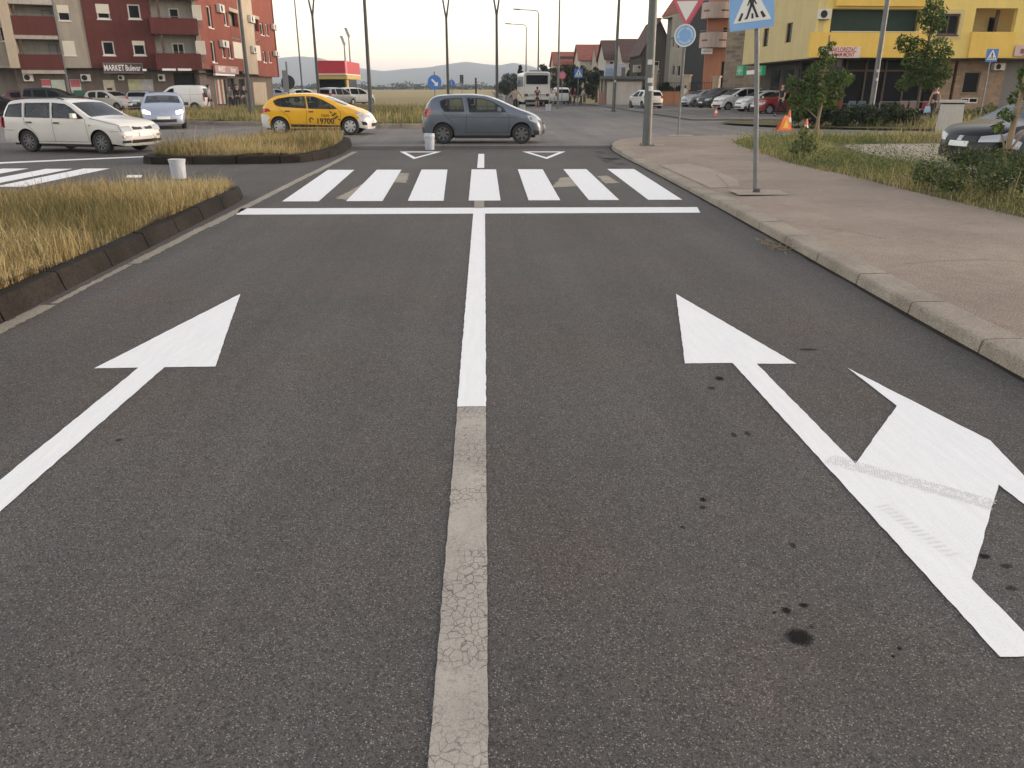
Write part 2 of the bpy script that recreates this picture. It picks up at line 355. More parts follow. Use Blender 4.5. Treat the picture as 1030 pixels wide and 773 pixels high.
for px, py, rx, ry, dk in ((803, 641, .042, .046, 1), (791, 615, .016, .018, 1), (808, 609, .016, .014, 1), (779, 617, .006, .007, 1), (816, 631, .01, .011, 0), (707, 503, .014, .02, 1), (707, 511, .016, .018, 0),
                           (797, 549, .014, .02, 0), (687, 531, .01, .015, 0), (724, 381, .03, .035, 1), (716, 391, .025, .03, 0), (812, 352, .07, .025, 0), (738, 438, .016, .03, 0), (752, 437, .016, .03, 0), (905, 653, .008, .009, 1), (898, 661, .006, .007, 1),
                           (120, 443, .02, .02, 0), (990, 560, .02, .02, 1), (1012, 570, .025, .015, 0), (1018, 592, .025, .015, 0), (615, 160, .25, .3, 0), (640, 178, .15, .25, 0)):
    blob(G(px, py), rx, ry, M_oil if dk else M_oil2)
M_tread = mat('tyre_tread_mark', (.55, .545, .54), .8)
b = MB(); p0 = Vector((1.66, 3.42)); p1 = Vector((2.19, 2.945)); dv = (p1 - p0); ln = dv.length; dv.normalize(); nv = Vector((-dv.y, dv.x))
for row in range(7):
    o_ = -.055 + row * .016; s = row % 2 * .006
    while s < ln:
        if random.random() < .8:
            a = p0 + dv * s + nv * o_; h_ = .009; L_ = .006
            b.add([(*(a), .0065), (*(a + dv * L_), .0065), (*(a + dv * L_ + nv * h_), .0065), (*(a + nv * h_), .0065)], [(0, 1, 2, 3)])
        s += .012
o = b.build('tyre_mark', M_tread, road); o['label'] = 'tyre tread print across the turn arrow'
b = MB(); p0 = Vector((1.68, 2.95)); p1 = Vector((1.77, 2.55)); dv = (p1 - p0); ln = dv.length; dv.normalize(); nv = Vector((-dv.y, dv.x)); s = 0
while s < ln:
    for row in range(3):
        a = p0 + dv * s + nv * (row * .02)
        b.add([(*(a), .0065), (*(a + dv * .008), .0065), (*(a + dv * .008 + nv * .014), .0065), (*(a + nv * .014), .0065)], [(0, 1, 2, 3)])
    s += .03
b.build('tyre_mark', mat('faint_tread_mark', (.70, .70, .70), .8), road)
M_grit = stain('gutter_grit', (.05, .042, .035), .2)
# right kerb and pavement
kp = smooth_loop([(3.2, -12), (3.24, -2), (3.33, 4.5), (3.44, 9), (3.53, 13.4), (3.58, 18), (3.6, 21.5), (3.75, 24.3), (4.4, 26.9), (5.6, 28.2), (7.4, 28.8), (10.5, 29.9), (14, 30.6), (30, 31.5)], 14, False)
def kh(p): # dropped kerb at the crossing
    y = p.y; return .10 if y < 12 or p.x > 4.2 else (.05 if 13.5 < y < 19 else .10 - .05 * min(1, max(0, (y - 12) / 1.5)) if y <= 13.5 else .05 + .05 * min(1, (y - 19) / 3))
def offset(path, d):
    out = []
    for i, p in enumerate(path):
        t = (path[min(i + 1, len(path) - 1)] - path[max(i - 1, 0)]).normalized(); out.append(p + Vector((t.y, -t.x)) * d)
    return out
def kerb_mesh(path, width, hfun, name, m, slope=.03, seg=1.0, label=None, joint=.022):
    L_ = [0]
    for i in range(1, len(path)): L_.append(L_[-1] + (path[i] - path[i - 1]).length)
    def P(s):
        for i in range(1, len(path)):
            if s <= L_[i]:
                t = (s - L_[i - 1]) / max(1e-6, L_[i] - L_[i - 1]); d = (path[i] - path[i - 1]).normalized(); return path[i - 1].lerp(path[i], t), Vector((d.y, -d.x))
        d = (path[-1] - path[-2]).normalized(); return path[-1], Vector((d.y, -d.x))
    b = MB(); s = 0
    while s < L_[-1] - .05:
        e = min(s + seg, L_[-1]); jz = random.uniform(-.004, .004)
        for q0, q1 in ((s + joint, (s + e) / 2), ((s + e) / 2, e)):
            vs = []
            for q in (q0, q1):
                p, nn = P(q); h = hfun(p) + jz; c = .018
                for ox, oz in ((.0, -.05), (slope * .5, h - c), (slope * .5 + c * .7, h - c * .2), (slope + c, h), (width, h + .004), (width, -.05)):
                    r_ = p + nn * ox; vs.append((r_.x, r_.y, oz))
            b.add(vs, [(k, (k + 1) % 6, 6 + (k + 1) % 6, 6 + k) for k in range(6)] + [(0, 1, 2, 3, 4, 5), (11, 10, 9, 8, 7, 6)])
        s = e
    o = b.build(name, m); tag(o, label, kind='structure'); return o
kerb_mesh(kp, .30, kh, 'kerb', M_kerb, .05, 1.0, 'pale concrete kerb stones along the right pavement')
ki = offset(kp, .30)
pv = [(p.x, p.y) for p in ki if p.y > -11.9] + [(30, 29.8), (16, 28.9), (11, 28.2), (8.6, 27.0), (7.7, 25.4), (7.3, 22), (6.9, 18), (7.05, 15.5), (7.0, 13.5), (7.04, 11), (7.1, 8), (7.1, -12)]
def pz(x, y):
    k = min(range(len(kp)), key=lambda i: (kp[i].x - x) ** 2 + (kp[i].y - y) ** 2); d = math.hypot(kp[k].x - x, kp[k].y - y)
    h = kh(kp[k]); return h + (.10 - h) * min(1, max(0, (d - .3) / 1.2))
pavement = tess(pv, .6, pz, 'pavement', M_pave); tag(pavement, 'beige concrete pavement on the right', kind='structure')
# paler ramp slab and post footing
b = MB(); M_slab = concrete('pale_ramp_concrete', (.34, .285, .235), .12, .3, 2, 70)
pp = [(3.92, 13.9), (3.93, 18.2), (4.6, 18.3), (4.75, 17.2), (4.7, 15), (4.45, 14.0)]
o = tess(pp, .3, lambda x, y: pz(x, y) + .005, 'ramp_slab', M_slab, pavement)
o = flat([(4.0, 12.62), (4.85, 12.6), (4.88, 13.25), (4.05, 13.3)], .106, 'post_footing', M_slab, pavement)
for (x, y) in ((4.75, 24.0), (6.84, 29.0)):
    flat([(x - .35, y - .35), (x + .5, y - .3), (x + .55, y + .35), (x - .3, y + .35)], .108, 'post_footing', M_slab, pavement)
# ------------------------------------------------------------------ grass islands
def island(name, poly, h, label, kerbm=M_darkkerb, slope=.16, seg=1.0, width=.3):
    P = smooth_loop(poly, 10); P.append(P[0].copy())
    A = sum(P[i].x * P[i + 1].y - P[i + 1].x * P[i].y for i in range(len(P) - 1))
    if A > 0: P.reverse()                    # clockwise so that the offset points inwards
    kerb_mesh(P, width, lambda p: h, 'kerb', kerbm, slope, seg, label + ', its kerb stones')
    inn = offset(P[:-1] + [P[0]], width - .02)[:-1]
    o = tess([(p.x, p.y) for p in inn], 1.0, lambda x, y: h + .01 + .05 * math.sin(x * 2.1) * math.sin(y * 1.7), name, M_soil); tag(o, label, kind='structure')
    return [Vector((p.x, p.y)) for p in inn]
I1 = island('median', [(-3.76, -6), (-3.70, 2), (-3.72, 6), (-3.80, 9.5), (-3.88, 12.6), (-4.0, 13.5), (-4.5, 13.75), (-6.2, 13.1), (-8.0, 12.2), (-8.5, 11.2), (-8.5, 4), (-8.5, -6)], .17, 'earth of the near median island', slope=.13, width=.19)
I2 = island('median', [(-3.9, 22.2), (-4.3, 20.0), (-5.2, 19.5), (-7.6, 19.4), (-8.2, 19.9), (-8.1, 22), (-7.4, 25), (-6, 27.6), (-5, 27.9), (-4.2, 26.2)], .18, 'earth of the second median island', slope=.08)
I3 = island('roundabout', [(-22, 50), (-19, 43.5), (-12, 39.6), (-6, 37.2), (-2.5, 36.9), (0.3, 39.5), (1.2, 46), (-.5, 56), (-6, 64), (-13, 66), (-20, 60)], .18, 'earth of the roundabout island', kerbm=M_kerb, slope=.05)
def grass(name, poly, n, hmin, hmax, cols, label, zf=lambda x, y: 0.2, wid=.006, lean=.35, edge=.0, clump=1.0, pts=None, seedheads=True):
    P = poly; xs = [p[0] for p in P]; ys = [p[1] for p in P]
    if pts is None:
        out = []
        tot = 0
        while tot < n:
            q = np.column_stack((rng.uniform(min(xs), max(xs), n), rng.uniform(min(ys), max(ys), n)))
            c = np.zeros(n, bool); j = len(P) - 1
            for i in range(len(P)):
                a, b_ = P[i], P[j]
                cond = ((a[1] > q[:, 1]) != (b_[1] > q[:, 1]))
                with np.errstate(divide='ignore', invalid='ignore'):
                    xi = (b_[0] - a[0]) * (q[:, 1] - a[1]) / ((b_[1] - a[1]) or 1e-9) + a[0]
                c ^= cond & (q[:, 0] < xi); j = i
            f = .5 + .5 * np.sin(q[:, 0] * 2.3 + 1.7 * np.sin(q[:, 1] * 1.3)) * np.sin(q[:, 1] * 2.9 + 1.1 * np.sin(q[:, 0] * 1.9))
            c &= rng.uniform(0, 1, n) < (1 - clump * .55) + clump * .55 * f
            out.append(q[c]); tot += c.sum()
        q = np.concatenate(out)[:n]
    else: q = pts; n = len(q)
    f = .5 + .5 * np.sin(q[:, 0] * 1.3 + 2 * np.sin(q[:, 1] * .8)) * np.sin(q[:, 1] * 1.9)
    h = rng.uniform(hmin, hmax, n) * (.55 + .65 * f) * rng.choice([.45, .75, 1, 1.3, 1.7], n, p=[.33, .34, .24, .07, .02])
    az = rng.uniform(0, 2 * np.pi, n); ln = rng.uniform(.05, lean, n) * h; waz = rng.uniform(0, 2 * np.pi, n)
    z0 = np.array([zf(a, b_) for a, b_ in q]) if callable(zf) else np.full(n, zf)
    dx, dy = np.cos(az) * ln, np.sin(az) * ln; wx, wy = np.cos(waz) * wid * rng.uniform(.6, 1.4, n), np.sin(waz) * wid * rng.uniform(.6, 1.4, n)
    V = np.zeros((n, 5, 3))
    V[:, 0] = np.column_stack((q[:, 0] - wx, q[:, 1] - wy, z0 - .03)); V[:, 1] = np.column_stack((q[:, 0] + wx, q[:, 1] + wy, z0 - .03))
    V[:, 2] = np.column_stack((q[:, 0] + dx * .35 + wx * .8, q[:, 1] + dy * .35 + wy * .8, z0 + h * .6)); V[:, 3] = np.column_stack((q[:, 0] + dx * .35 - wx * .8, q[:, 1] + dy * .35 - wy * .8, z0 + h * .6))
    V[:, 4] = np.column_stack((q[:, 0] + dx, q[:, 1] + dy, z0 + h))
    me = bpy.data.meshes.new(name)
    me.vertices.add(n * 5); me.vertices.foreach_set('co', V.reshape(-1))
    base = np.arange(n) * 5
    lv = np.column_stack((base, base + 1, base + 2, base + 3, base + 3, base + 2, base + 4)).reshape(-1)
    me.loops.add(n * 7); me.loops.foreach_set('vertex_index', lv.astype(np.int32))
    me.polygons.add(n * 2); ls = np.column_stack((np.arange(n) * 7, np.arange(n) * 7 + 4)).reshape(-1); me.polygons.foreach_set('loop_start', ls.astype(np.int32))
    try: me.polygons.foreach_set('loop_total', np.tile([4, 3], n).astype(np.int32))
    except Exception: pass
    for c in cols: me.materials.append(c)
    g2 = .5 + .5 * np.sin(q[:, 0] * 1.1 + 3 + 1.5 * np.sin(q[:, 1] * .7)) * np.sin(q[:, 1] * 1.0 + q[:, 0] * .4)
    mi = np.clip((g2 * .7 + rng.uniform(-.25, .55, n)) * len(cols), 0, len(cols) - 1).astype(np.int32)
    me.polygons.foreach_set('material_index', np.repeat(mi, 2))
    me.update(calc_edges=True); me.validate()
    o = bpy.data.objects.new(name, me); col.objects.link(o); return tag(o, label, kind='stuff')
DRY = [leafmat('straw_grass', (.40, .31, .165)), leafmat('dry_grass', (.33, .245, .125)), leafmat('brown_grass', (.19, .13, .065)), leafmat('pale_straw', (.46, .37, .215)), leafmat('olive_grass', (.15, .14, .06))]
DRYO = [DRY[4], DRY[2], DRY[1], DRY[0], DRY[3]]
GREEN = [leafmat('olive_weed', (.13, .15, .05)), leafmat('green_weed', (.075, .12, .04)), leafmat('yellow_weed', (.26, .25, .09)), leafmat('dark_weed', (.045, .075, .028))]
def shrink(P, lo): # keep only visible stretch
    return [(p[0], max(p[1], lo)) for p in P]
grass('dry_grass', shrink(I1, 3.2), 80000, .07, .27, DRYO, 'dry golden grass on the near median island', .17, .0032, lean=.8, clump=1.5)
grass('dry_grass', [(-8.3, 10.6), (-7.6, 10.6), (-7.7, 12.0), (-8.3, 12.0)], 700, .35, .7, DRYO, 'tall straw weeds at the near median end', .2, .005)
grass('dry_grass', I2, 20000, .14, .40, DRYO, 'dry grass on the second median island', .18, .006, lean=.7, clump=1.4)
grass('dry_grass', I3, 26000, .2, .5, [GREEN[0], DRY[4], DRY[1], DRY[0]], 'olive and straw grass on the roundabout island', .18, .014)
# grit and dirt gathered along the right kerb
b = MB(); gp = [p for p in kp if -1 < p.y < 27 and p.x < 4.5]
for i in range(len(gp) - 1):
    d = (gp[i + 1] - gp[i]).normalized(); nn = Vector((-d.y, d.x)); w0, w1 = [.012 + .018 * abs(math.sin(k * 1.7)) + .02 * abs(math.sin(k * .43 + 1)) for k in (i, i + 1)]
    a, c = gp[i] - nn * -.06, gp[i + 1] - nn * -.06; b.add([(*(gp[i] - nn * .05), .003), (*(gp[i + 1] - nn * .05), .003), (*(gp[i + 1] + nn * w1), .003), (*(gp[i] + nn * w0), .003)], [(0, 1, 2, 3)])
o = b.build('gutter_dirt', mat('gutter_dirt', (.045, .038, .032), .95, var=.4, scale=12, spec=.05), road)
for i in range(16):
    y = random.uniform(17, 26); blob((3.36 - random.uniform(.1, .5), y), random.uniform(.05, .16), random.uniform(.2, .6), M_grit)

# a pale hairline and dark cracks across the pavement
for line, w_, m_ in ((((905, 266), (940, 263), (985, 261), (1015, 262), (1040, 266)), .006, M_slab), (((760, 215), (800, 226), (850, 232), (900, 243)), .004, M_oil2), (((690, 172), (720, 176), (735, 190)), .006, M_oil2)):
    b = MB(); q = [G(px, py, .1) for px, py in line]; P2 = []
    for i in range(len(q) - 1):
        for k in range(8): P2.append(q[i].lerp(q[i + 1], k / 8) + Vector((random.uniform(-.012, .012), random.uniform(-.02, .02), 0)))
    for i in range(len(P2) - 1):
        d = (P2[i + 1] - P2[i]).normalized(); nn = Vector((-d.y, d.x, 0)) * w_; z = .1045
        b.add([(*(P2[i] - nn).xy, z), (*(P2[i + 1] - nn).xy, z), (*(P2[i + 1] + nn).xy, z), (*(P2[i] + nn).xy, z)], [(0, 1, 2, 3)])
    b.build('crack', m_ if m_ is M_slab else mat('crack_dark', (.09, .075, .06), .9), pavement)
# ------------------------------------------------------------------ cars
def carpaint(name, c, metal=0.0, rough=.35, coat=.5, spec=.5):
    if name in MC: return MC[name]
    m = bpy.data.materials.new(name); nt, N, L, p = nodes_of(m)
    d = ramp(nt, noise(nt, 2.2, 6, .7), [(.3, .94), (.7, 1.03)]); x = mixc(nt, 'MULTIPLY', 1.0, c, d)
    geo = N.new('ShaderNodeTexCoord'); sx = N.new('ShaderNodeSeparateXYZ'); L.new(geo.outputs['Object'], sx.inputs[0])
    dirt = ramp(nt, sx.outputs[2], [(.15, .45), (.6, 0)]); dn = ramp(nt, noise(nt, 9, 6, .8), [(.3, .3), (.7, 1)])
    q = N.new('ShaderNodeMath'); q.operation = 'MULTIPLY'; L.new(dirt, q.inputs[0]); L.new(dn, q.inputs[1])
    x = mixc(nt, 'MIX', q.outputs[0], x, (.16, .14, .12))
    L.new(x, p.inputs['Base Color']); p.inputs['Metallic'].default_value = metal; p.inputs['Roughness'].default_value = rough
    p.inputs['Coat Weight'].default_value = coat; p.inputs['Specular IOR Level'].default_value = spec; p.inputs['Coat Roughness'].default_value = .06
    MC[name] = m; return m
M_lamp = mat('headlamp_glass', (.36, .38, .40), .2, .2, coat=.6)
M_lampon = mat('lit_headlamp', (.9, .9, .85), .2, emit=((1, .93, .8), 1.6))
M_red = mat('tail_lamp_red', (.35, .015, .02), .15, coat=1)
M_seat = mat('seat_fabric', (.045, .045, .05), .9)
class Car:
    def __init__(s, spec):
        s.__dict__.update(dict(tum=.20, crown=.035, fwarp=.24, rwarp=.16, belt=.9, sill=.24, wd=.1, cut=.36, nose=.5, wheel_r=.31, dia=.37, lights_on=False)); s.__dict__.update(spec)
        s.sil = [Vector(p) for p in s.sil]
        # resample silhouette
        P = []; s.tagi = []
        for i in range(len(s.sil) - 1):
            a, b = s.sil[i], s.sil[i + 1]; n = max(1, int((b - a).length / .09))
            for k in range(n): P.append(a.lerp(b, k / n))
        P.append(s.sil[-1])
        # light smoothing keeps the corners soft
        for _ in range(2):
            P = [P[0]] + [P[i] * .5 + (P[i - 1] + P[i + 1]) * .25 for i in range(1, len(P) - 1)] + [P[-1]]
        s.P = P; s.x0 = min(p.x for p in P); s.x1 = max(p.x for p in P)
    def top(s, x):
        z = -1
        for i in range(len(s.P) - 1):
            a, b = s.P[i], s.P[i + 1]
            if min(a.x, b.x) - 1e-6 <= x <= max(a.x, b.x) + 1e-6:
                t = 0 if abs(b.x - a.x) < 1e-9 else (x - a.x) / (b.x - a.x); z = max(z, a.y + (b.y - a.y) * t)
        return z
    def endx(s, z, front):
        best = None
        for i in range(len(s.P) - 1):
            a, b = s.P[i], s.P[i + 1]
            if min(a.y, b.y) - 1e-6 <= z <= max(a.y, b.y) + 1e-6:
                t = 0 if abs(b.y - a.y) < 1e-9 else (z - a.y) / (b.y - a.y); x = a.x + (b.x - a.x) * t
                if best is None or (x > best if front else x < best): best = x
        return best if best is not None else (s.x1 if front else s.x0)
    def hw(s, x, z):
        h = s.W / 2
        if z > s.belt: h *= 1 - s.tum * ((z - s.belt) / max(.1, s.H - s.belt)) ** 1.15
        else: h *= 1 - .055 * ((s.belt - .12 - z) / .5) ** 2 if z < s.belt - .12 else 1
        t = s.top(x) - z
        if t < .12: h -= .05 * (1 - max(0, t) / .12) ** 2
        e = min(x - s.x0, s.x1 - x)
        if e < .6: h *= 1 - .10 * (1 - max(0, e) / .6) ** 2
        return h
    def wp(s, x, y, z):
        k = min(1.25, abs(y) / (s.W / 2)) ** 2.4
        tf = min(1, max(0, (x - (s.x1 - .75)) / .75)); tr = min(1, max(0, ((s.x0 + .65) - x) / .65))
        return (x - s.fwarp * k * tf * tf + s.rwarp * k * tr * tr, y, z)
    def side(s, x, z, sg, off=0.0): return s.wp(x, sg * (s.hw(x, z) + off), z)
    def outline(s):
        # body side outline: silhouette from rear bottom over the top to front bottom, then sill with the wheel arches
        pts = list(s.P); low = []
        xs = [s.xf, s.xr]
        ra = s.dia
        low.append(Vector((s.xf + ra, s.sill + .02)))
        for xc in xs:
            a0 = math.asin(max(-1, min(1, (s.sill - s.wheel_r) / ra)))
            for k in range(15):
                t = a0 + (math.pi - 2 * a0) * k / 14; low.append(Vector((xc + ra * math.cos(t), s.wheel_r + ra * math.sin(t))))
        low = [p for i, p in enumerate(low) if i == 0 or (p - low[i - 1]).length > .01]
        n = 8; res = []
        for i, p in enumerate(low):
            if i and (p - low[i - 1]).length > .4:
                a = low[i - 1]
                for k in range(1, n): res.append(a.lerp(p, k / n))
            res.append(p)
        return pts + res
    def make(s, name, label, cat, loc, rz, group=None, detail=True):
        t = thing(name, label, cat, loc, rz, group); pm = s.paint
        OL = s.outline(); wins = [[Vector(p) for p in w_] for w_ in s.windows]
        pts = list(OL); edges = [(i, (i + 1) % len(OL)) for i in range(len(OL))]
        for w_ in wins:
            ww = []
            for i in range(len(w_)):
                a, b = w_[i], w_[(i + 1) % len(w_)]; n = max(1, int((b - a).length / .15))
                ww += [a.lerp(b, k / n) for k in range(n)]
            base = len(pts); pts += ww; edges += [(base + i, base + (i + 1) % len(ww)) for i in range(len(ww))]
        x = s.x0 + .07
        while x < s.x1:
            z = s.sill + .06
            while z < s.H:
                q = Vector((x, z))
                if inside(q, OL) and min((q - p).length for p in pts[:len(OL)]) > .05: pts.append(q)
                z += .11
            x += .13
        r = delaunay_2d_cdt(pts, edges, [], 0, 1e-5); vs, fs = r[0], r[2]
        body, glass = MB(), MB()
        for sg in (-1, 1):
            bt, gt = [], []
            for f in fs:
                c = (vs[f[0]] + vs[f[1]] + vs[f[2]]) / 3
                if not inside(c, OL): continue
                (gt if any(inside(c, w_) for w_ in wins) else bt).append(f if sg < 0 else f[::-1])
            body.add([s.side(v.x, v.y, sg) for v in vs], bt); glass.add([s.side(v.x, v.y, sg, -.006) for v in vs], gt)
        # cross strips over the silhouette
        S = [-1, -.96, -.9, -.75, -.5, -.25, 0, .25, .5, .75, .9, .96, 1]; nS = len(S); grid = []
        for i, p in enumerate(s.P):
            a = s.P[max(i - 1, 0)]; b = s.P[min(i + 1, len(s.P) - 1)]; d = (b - a).normalized(); nrm = Vector((-d.y, d.x)); h = s.hw(p.x, p.y)
            for sj in S:
                c = s.crown * (1 - sj * sj); grid.append(s.wp(p.x + nrm.x * c * .6, sj * h, p.y + nrm.y * c))
        gb, gg = [], []
        for i in range(len(s.P) - 1):
            m_ = (s.P[i] + s.P[i + 1]) / 2; zone = any(x0 < m_.x < x1 and z0 < m_.y < z1 for x0, x1, z0, z1 in s.screens)
            for j in range(nS - 1):
                f = (i * nS + j, i * nS + j + 1, (i + 1) * nS + j + 1, (i + 1) * nS + j)
                (gg if zone and 2 <= j < nS - 3 else gb).append(f)
        body.add(grid, gb); glass.add(grid, gg)
        bodymb = body
        glass.build('window_glass', M_glass if detail else M_wglass, t, smooth=True, weld=True)
        # window rubber and door seams
        tr = MB()
        def strip(line, wd_, sg, off=.004):
            for i in range(len(line) - 1):
                a, b = Vector(line[i]), Vector(line[i + 1]); n = max(1, int((b - a).length / .12)); d = (b - a).normalized(); q = Vector((-d.y, d.x)) * wd_
                for k in range(n):
                    u, v = a.lerp(b, k / n), a.lerp(b, (k + 1) / n); u = u - d * (wd_ * .5 if k == 0 else 0); v = v + d * (wd_ * .5 if k == n - 1 else 0)
                    tr.quad(*[s.side(e.x, e.y, sg, off) for e in (u - q, v - q, v + q, u + q)])
        for sg in (-1, 1):
            for w_ in wins: strip([*w_, w_[0]], .014, sg)
            for ln_ in s.seams: strip(ln_, .005, sg, .003)
            for ln_ in getattr(s, 'mould', []): strip(ln_, .022, sg, .01)
        bodymb.add(tr.v, tr.f, 1)
        bo = bodymb.build('body', [pm, M_black], t, smooth=True, weld=True)
        if getattr(s, 'lower', None):          # second colour on bumpers and sills
            bo.data.materials.append(s.lower[0])
            for f in bo.data.polygons:
                c = f.center
                if f.material_index == 0 and s.lower[1](c.x, c.z): f.material_index = 2
        # underbody and interior
        ub = MB(); wy = s.W / 2 - .24
        ub.box(s.x0 + .25, s.x1 - .3, -wy, wy, .19, .52); ub.box(s.xr + s.dia, s.xf - s.dia, -s.W / 2 + .09, s.W / 2 - .09, .17, .4)
        for xc in (s.xr, s.xf): ub.box(xc - s.dia - .02, xc + s.dia + .02, -wy - .02, wy + .02, .3, s.wheel_r + s.dia + .05)
        ub.build('underbody', M_dark, t)
        if detail:
            it = MB(); c0, c1 = s.cabin
            it.box(c0, c1, -s.W / 2 + .1, s.W / 2 - .1, .5, s.belt - .12); it.build('cabin_floor', M_dark, t)
            for xx in (c0 + (c1 - c0) * .62, c0 + (c1 - c0) * .22):
                for yy in (-.36, .36):
                    q = MB(); q.hexa([(xx - .12, yy - .24, s.belt - .2), (xx + .02, yy - .24, s.belt - .2), (xx + .02, yy + .24, s.belt - .2), (xx - .12, yy + .24, s.belt - .2), (xx - .22, yy - .2, s.belt + .18), (xx - .12, yy - .2, s.belt + .18), (xx - .12, yy + .2, s.belt + .18), (xx - .22, yy + .2, s.belt + .18)])
                    q.hexa([(xx - .23, yy - .12, s.belt + .21), (xx - .14, yy - .12, s.belt + .21), (xx - .14, yy + .12, s.belt + .21), (xx - .23, yy + .12, s.belt + .21), (xx - .25, yy - .1, s.belt + .36), (xx - .17, yy - .1, s.belt + .36), (xx - .17, yy + .1, s.belt + .36), (xx - .25, yy + .1, s.belt + .36)])
                    q.build('seat', M_seat, t, bevel=.03)
        # wheels
        for xc in (s.xf, s.xr):
            for sg in (-1, 1):
                b = MB(); r_ = s.wheel_r; y0 = sg * (s.W / 2 - .125); ri = r_ * .66
                b.lathe([(ri, -.085), (r_ - .035, -.095), (r_ - .006, -.075), (r_, -.04), (r_, .04), (r_ - .006, .075), (r_ - .035, .095), (ri, .085), (ri * .97, .02), (ri * .97, -.02), (ri, -.085)], 28, (xc, y0, r_), 'y')
                wo = b.build('wheel', M_rubber, t, smooth=True)
                b = MB(); yo = y0 + sg * .062; n = s.spokes
                b.lathe([(ri, sg * .02), (ri * .93, sg * .02), (ri * .9, -sg * .03)], 28, (xc, yo, r_), 'y')
                b.lathe([(.0, sg * .015), (.05, sg * .015), (.065, sg * .0), (.065, -sg * .04)], 16, (xc, yo, r_), 'y')
                for k in range(n):
                    a = 2 * math.pi * k / n + .3; ca, sa = math.cos(a), math.sin(a); wv = .95 * math.pi * ri / n * s.spw
                    def q(rr, ww, yy): return (xc + ca * rr - sa * ww, yo + yy, r_ + sa * rr + ca * ww)
                    b.hexa([q(.04, -wv * .7, -sg * .03), q(.04, wv * .7, -sg * .03), q(ri * .93, wv, -sg * .03), q(ri * .93, -wv, -sg * .03), q(.04, -wv * .7, sg * .012), q(.04, wv * .7, sg * .012), q(ri * .93, wv, sg * .008), q(ri * .93, -wv, sg * .008)])
                b.build('rim', s.rim, wo, smooth=False)
                b = MB(); b.lathe([(0, -sg * .045), (ri * .95, -sg * .045)], 20, (xc, yo, r_), 'y'); b.build('brake_disc', M_dark, wo)
        # mirrors, handles
        for sg in (-1, 1):
            xm, zm = s.mirror; b = MB(); y = sg * (s.hw(xm, zm) + .10)
            b.hexa([(xm - .05, y - .085, zm - .05), (xm + .07, y - .07, zm - .05), (xm + .07, y + .07, zm - .05), (xm - .05, y + .085, zm - .05), (xm - .05, y - .085, zm + .085), (xm + .04, y - .07, zm + .08), (xm + .04, y + .07, zm + .08), (xm - .05, y + .085, zm + .085)])
            b.hexa([(xm - .02, sg * (s.hw(xm, zm) - .04), zm - .06), (xm + .05, sg * (s.hw(xm, zm) - .04), zm - .06), (xm + .05, y, zm - .03), (xm - .02, y, zm - .03), (xm - .02, sg * (s.hw(xm, zm) - .04), zm - .02), (xm + .05, sg * (s.hw(xm, zm) - .04), zm - .02), (xm + .05, y, zm), (xm - .02, y, zm)])
            b.build('wing_mirror', s.mirror_mat, t, bevel=.02)
            for xh, zh in s.handles:
                b = MB(); h_ = s.hw(xh, zh)
                b.add([s.side(xh + dx, zh + dz, sg, o_) for o_ in (.0, .03) for dx, dz in ((-.09, -.015), (.09, -.015), (.09, .022), (-.09, .022))], [(4, 5, 6, 7), (0, 1, 5, 4), (1, 2, 6, 5), (2, 3, 7, 6), (3, 0, 4, 7)])
                b.build('door_handle', s.handle_mat, t)
        # front and rear fittings : (name, front?, ya, yb, zlo_a, zhi_a, zlo_b, zhi_b, material, thickness)
        for nm, fr, ya, yb, la, ha, lb, hb, m_, th in s.fits:
            for sg in ((1,) if ya <= 0 else (-1, 1)):
                b = MB(); n = 8; mz = 3; vs_ = []
                for lay in (0, 1):
                    for k in range(n + 1):
                        u = k / n; y = (ya + (yb - ya) * u) * sg; lo, hi = la + (lb - la) * u, ha + (hb - ha) * u
                        for j in range(mz + 1):
                            z = lo + (hi - lo) * j / mz; x = s.endx(z, fr)
                            c = s.crown * (1 - (y / s.hw(x, z)) ** 2) * .6
                            X, Y_, Z = s.wp(x + (c if fr else -c), y, z); off = (.012 + th if lay else -.03)
                            vs_.append((X + (off if fr else -off), Y_, Z))
                K = (n + 1) * (mz + 1); fs_ = []
                for k in range(n):
                    for j in range(mz):
                        i0 = k * (mz + 1) + j; fs_.append((K + i0, K + i0 + 1, K + i0 + mz + 2, K + i0 + mz + 1))
                for k in range(n):
                    a, b2 = k * (mz + 1), (k + 1) * (mz + 1); fs_ += [(a, b2, K + b2, K + a), (a + mz, K + a + mz, K + b2 + mz, b2 + mz)]
                for j in range(mz):
                    fs_ += [(j, j + 1, K + j + 1, K + j), (n * (mz + 1) + j, K + n * (mz + 1) + j, K + n * (mz + 1) + j + 1, n * (mz + 1) + j + 1)]
                b.add(vs_, fs_); b.build(nm, m_, t)
        for nm, poly, m_, off in s.sidefits:
            for sg in (-1, 1):
                b = MB(); P_ = [Vector(p) for p in poly]; q = []
                for i in range(len(P_)):
                    a, c = P_[i], P_[(i + 1) % len(P_)]; n = max(1, int((c - a).length / .08)); q += [a.lerp(c, k / n) for k in range(n)]
                r = delaunay_2d_cdt(q + [sum(P_, Vector((0, 0))) / len(P_)], [(i, (i + 1) % len(q)) for i in range(len(q))], [], 0, 1e-5)
                b.add([s.side(v.x, v.y, sg, off) for v in r[0]], [f for f in r[2] if inside((r[0][f[0]] + r[0][f[1]] + r[0][f[2]]) / 3, P_)])
                n = len(q); b.add([s.side(v.x, v.y, sg, o_) for o_ in (-.01, off) for v in q], [(i, (i + 1) % n, n + (i + 1) % n, n + i) for i in range(n)])
                b.build(nm, m_, t, smooth=True)
        return t
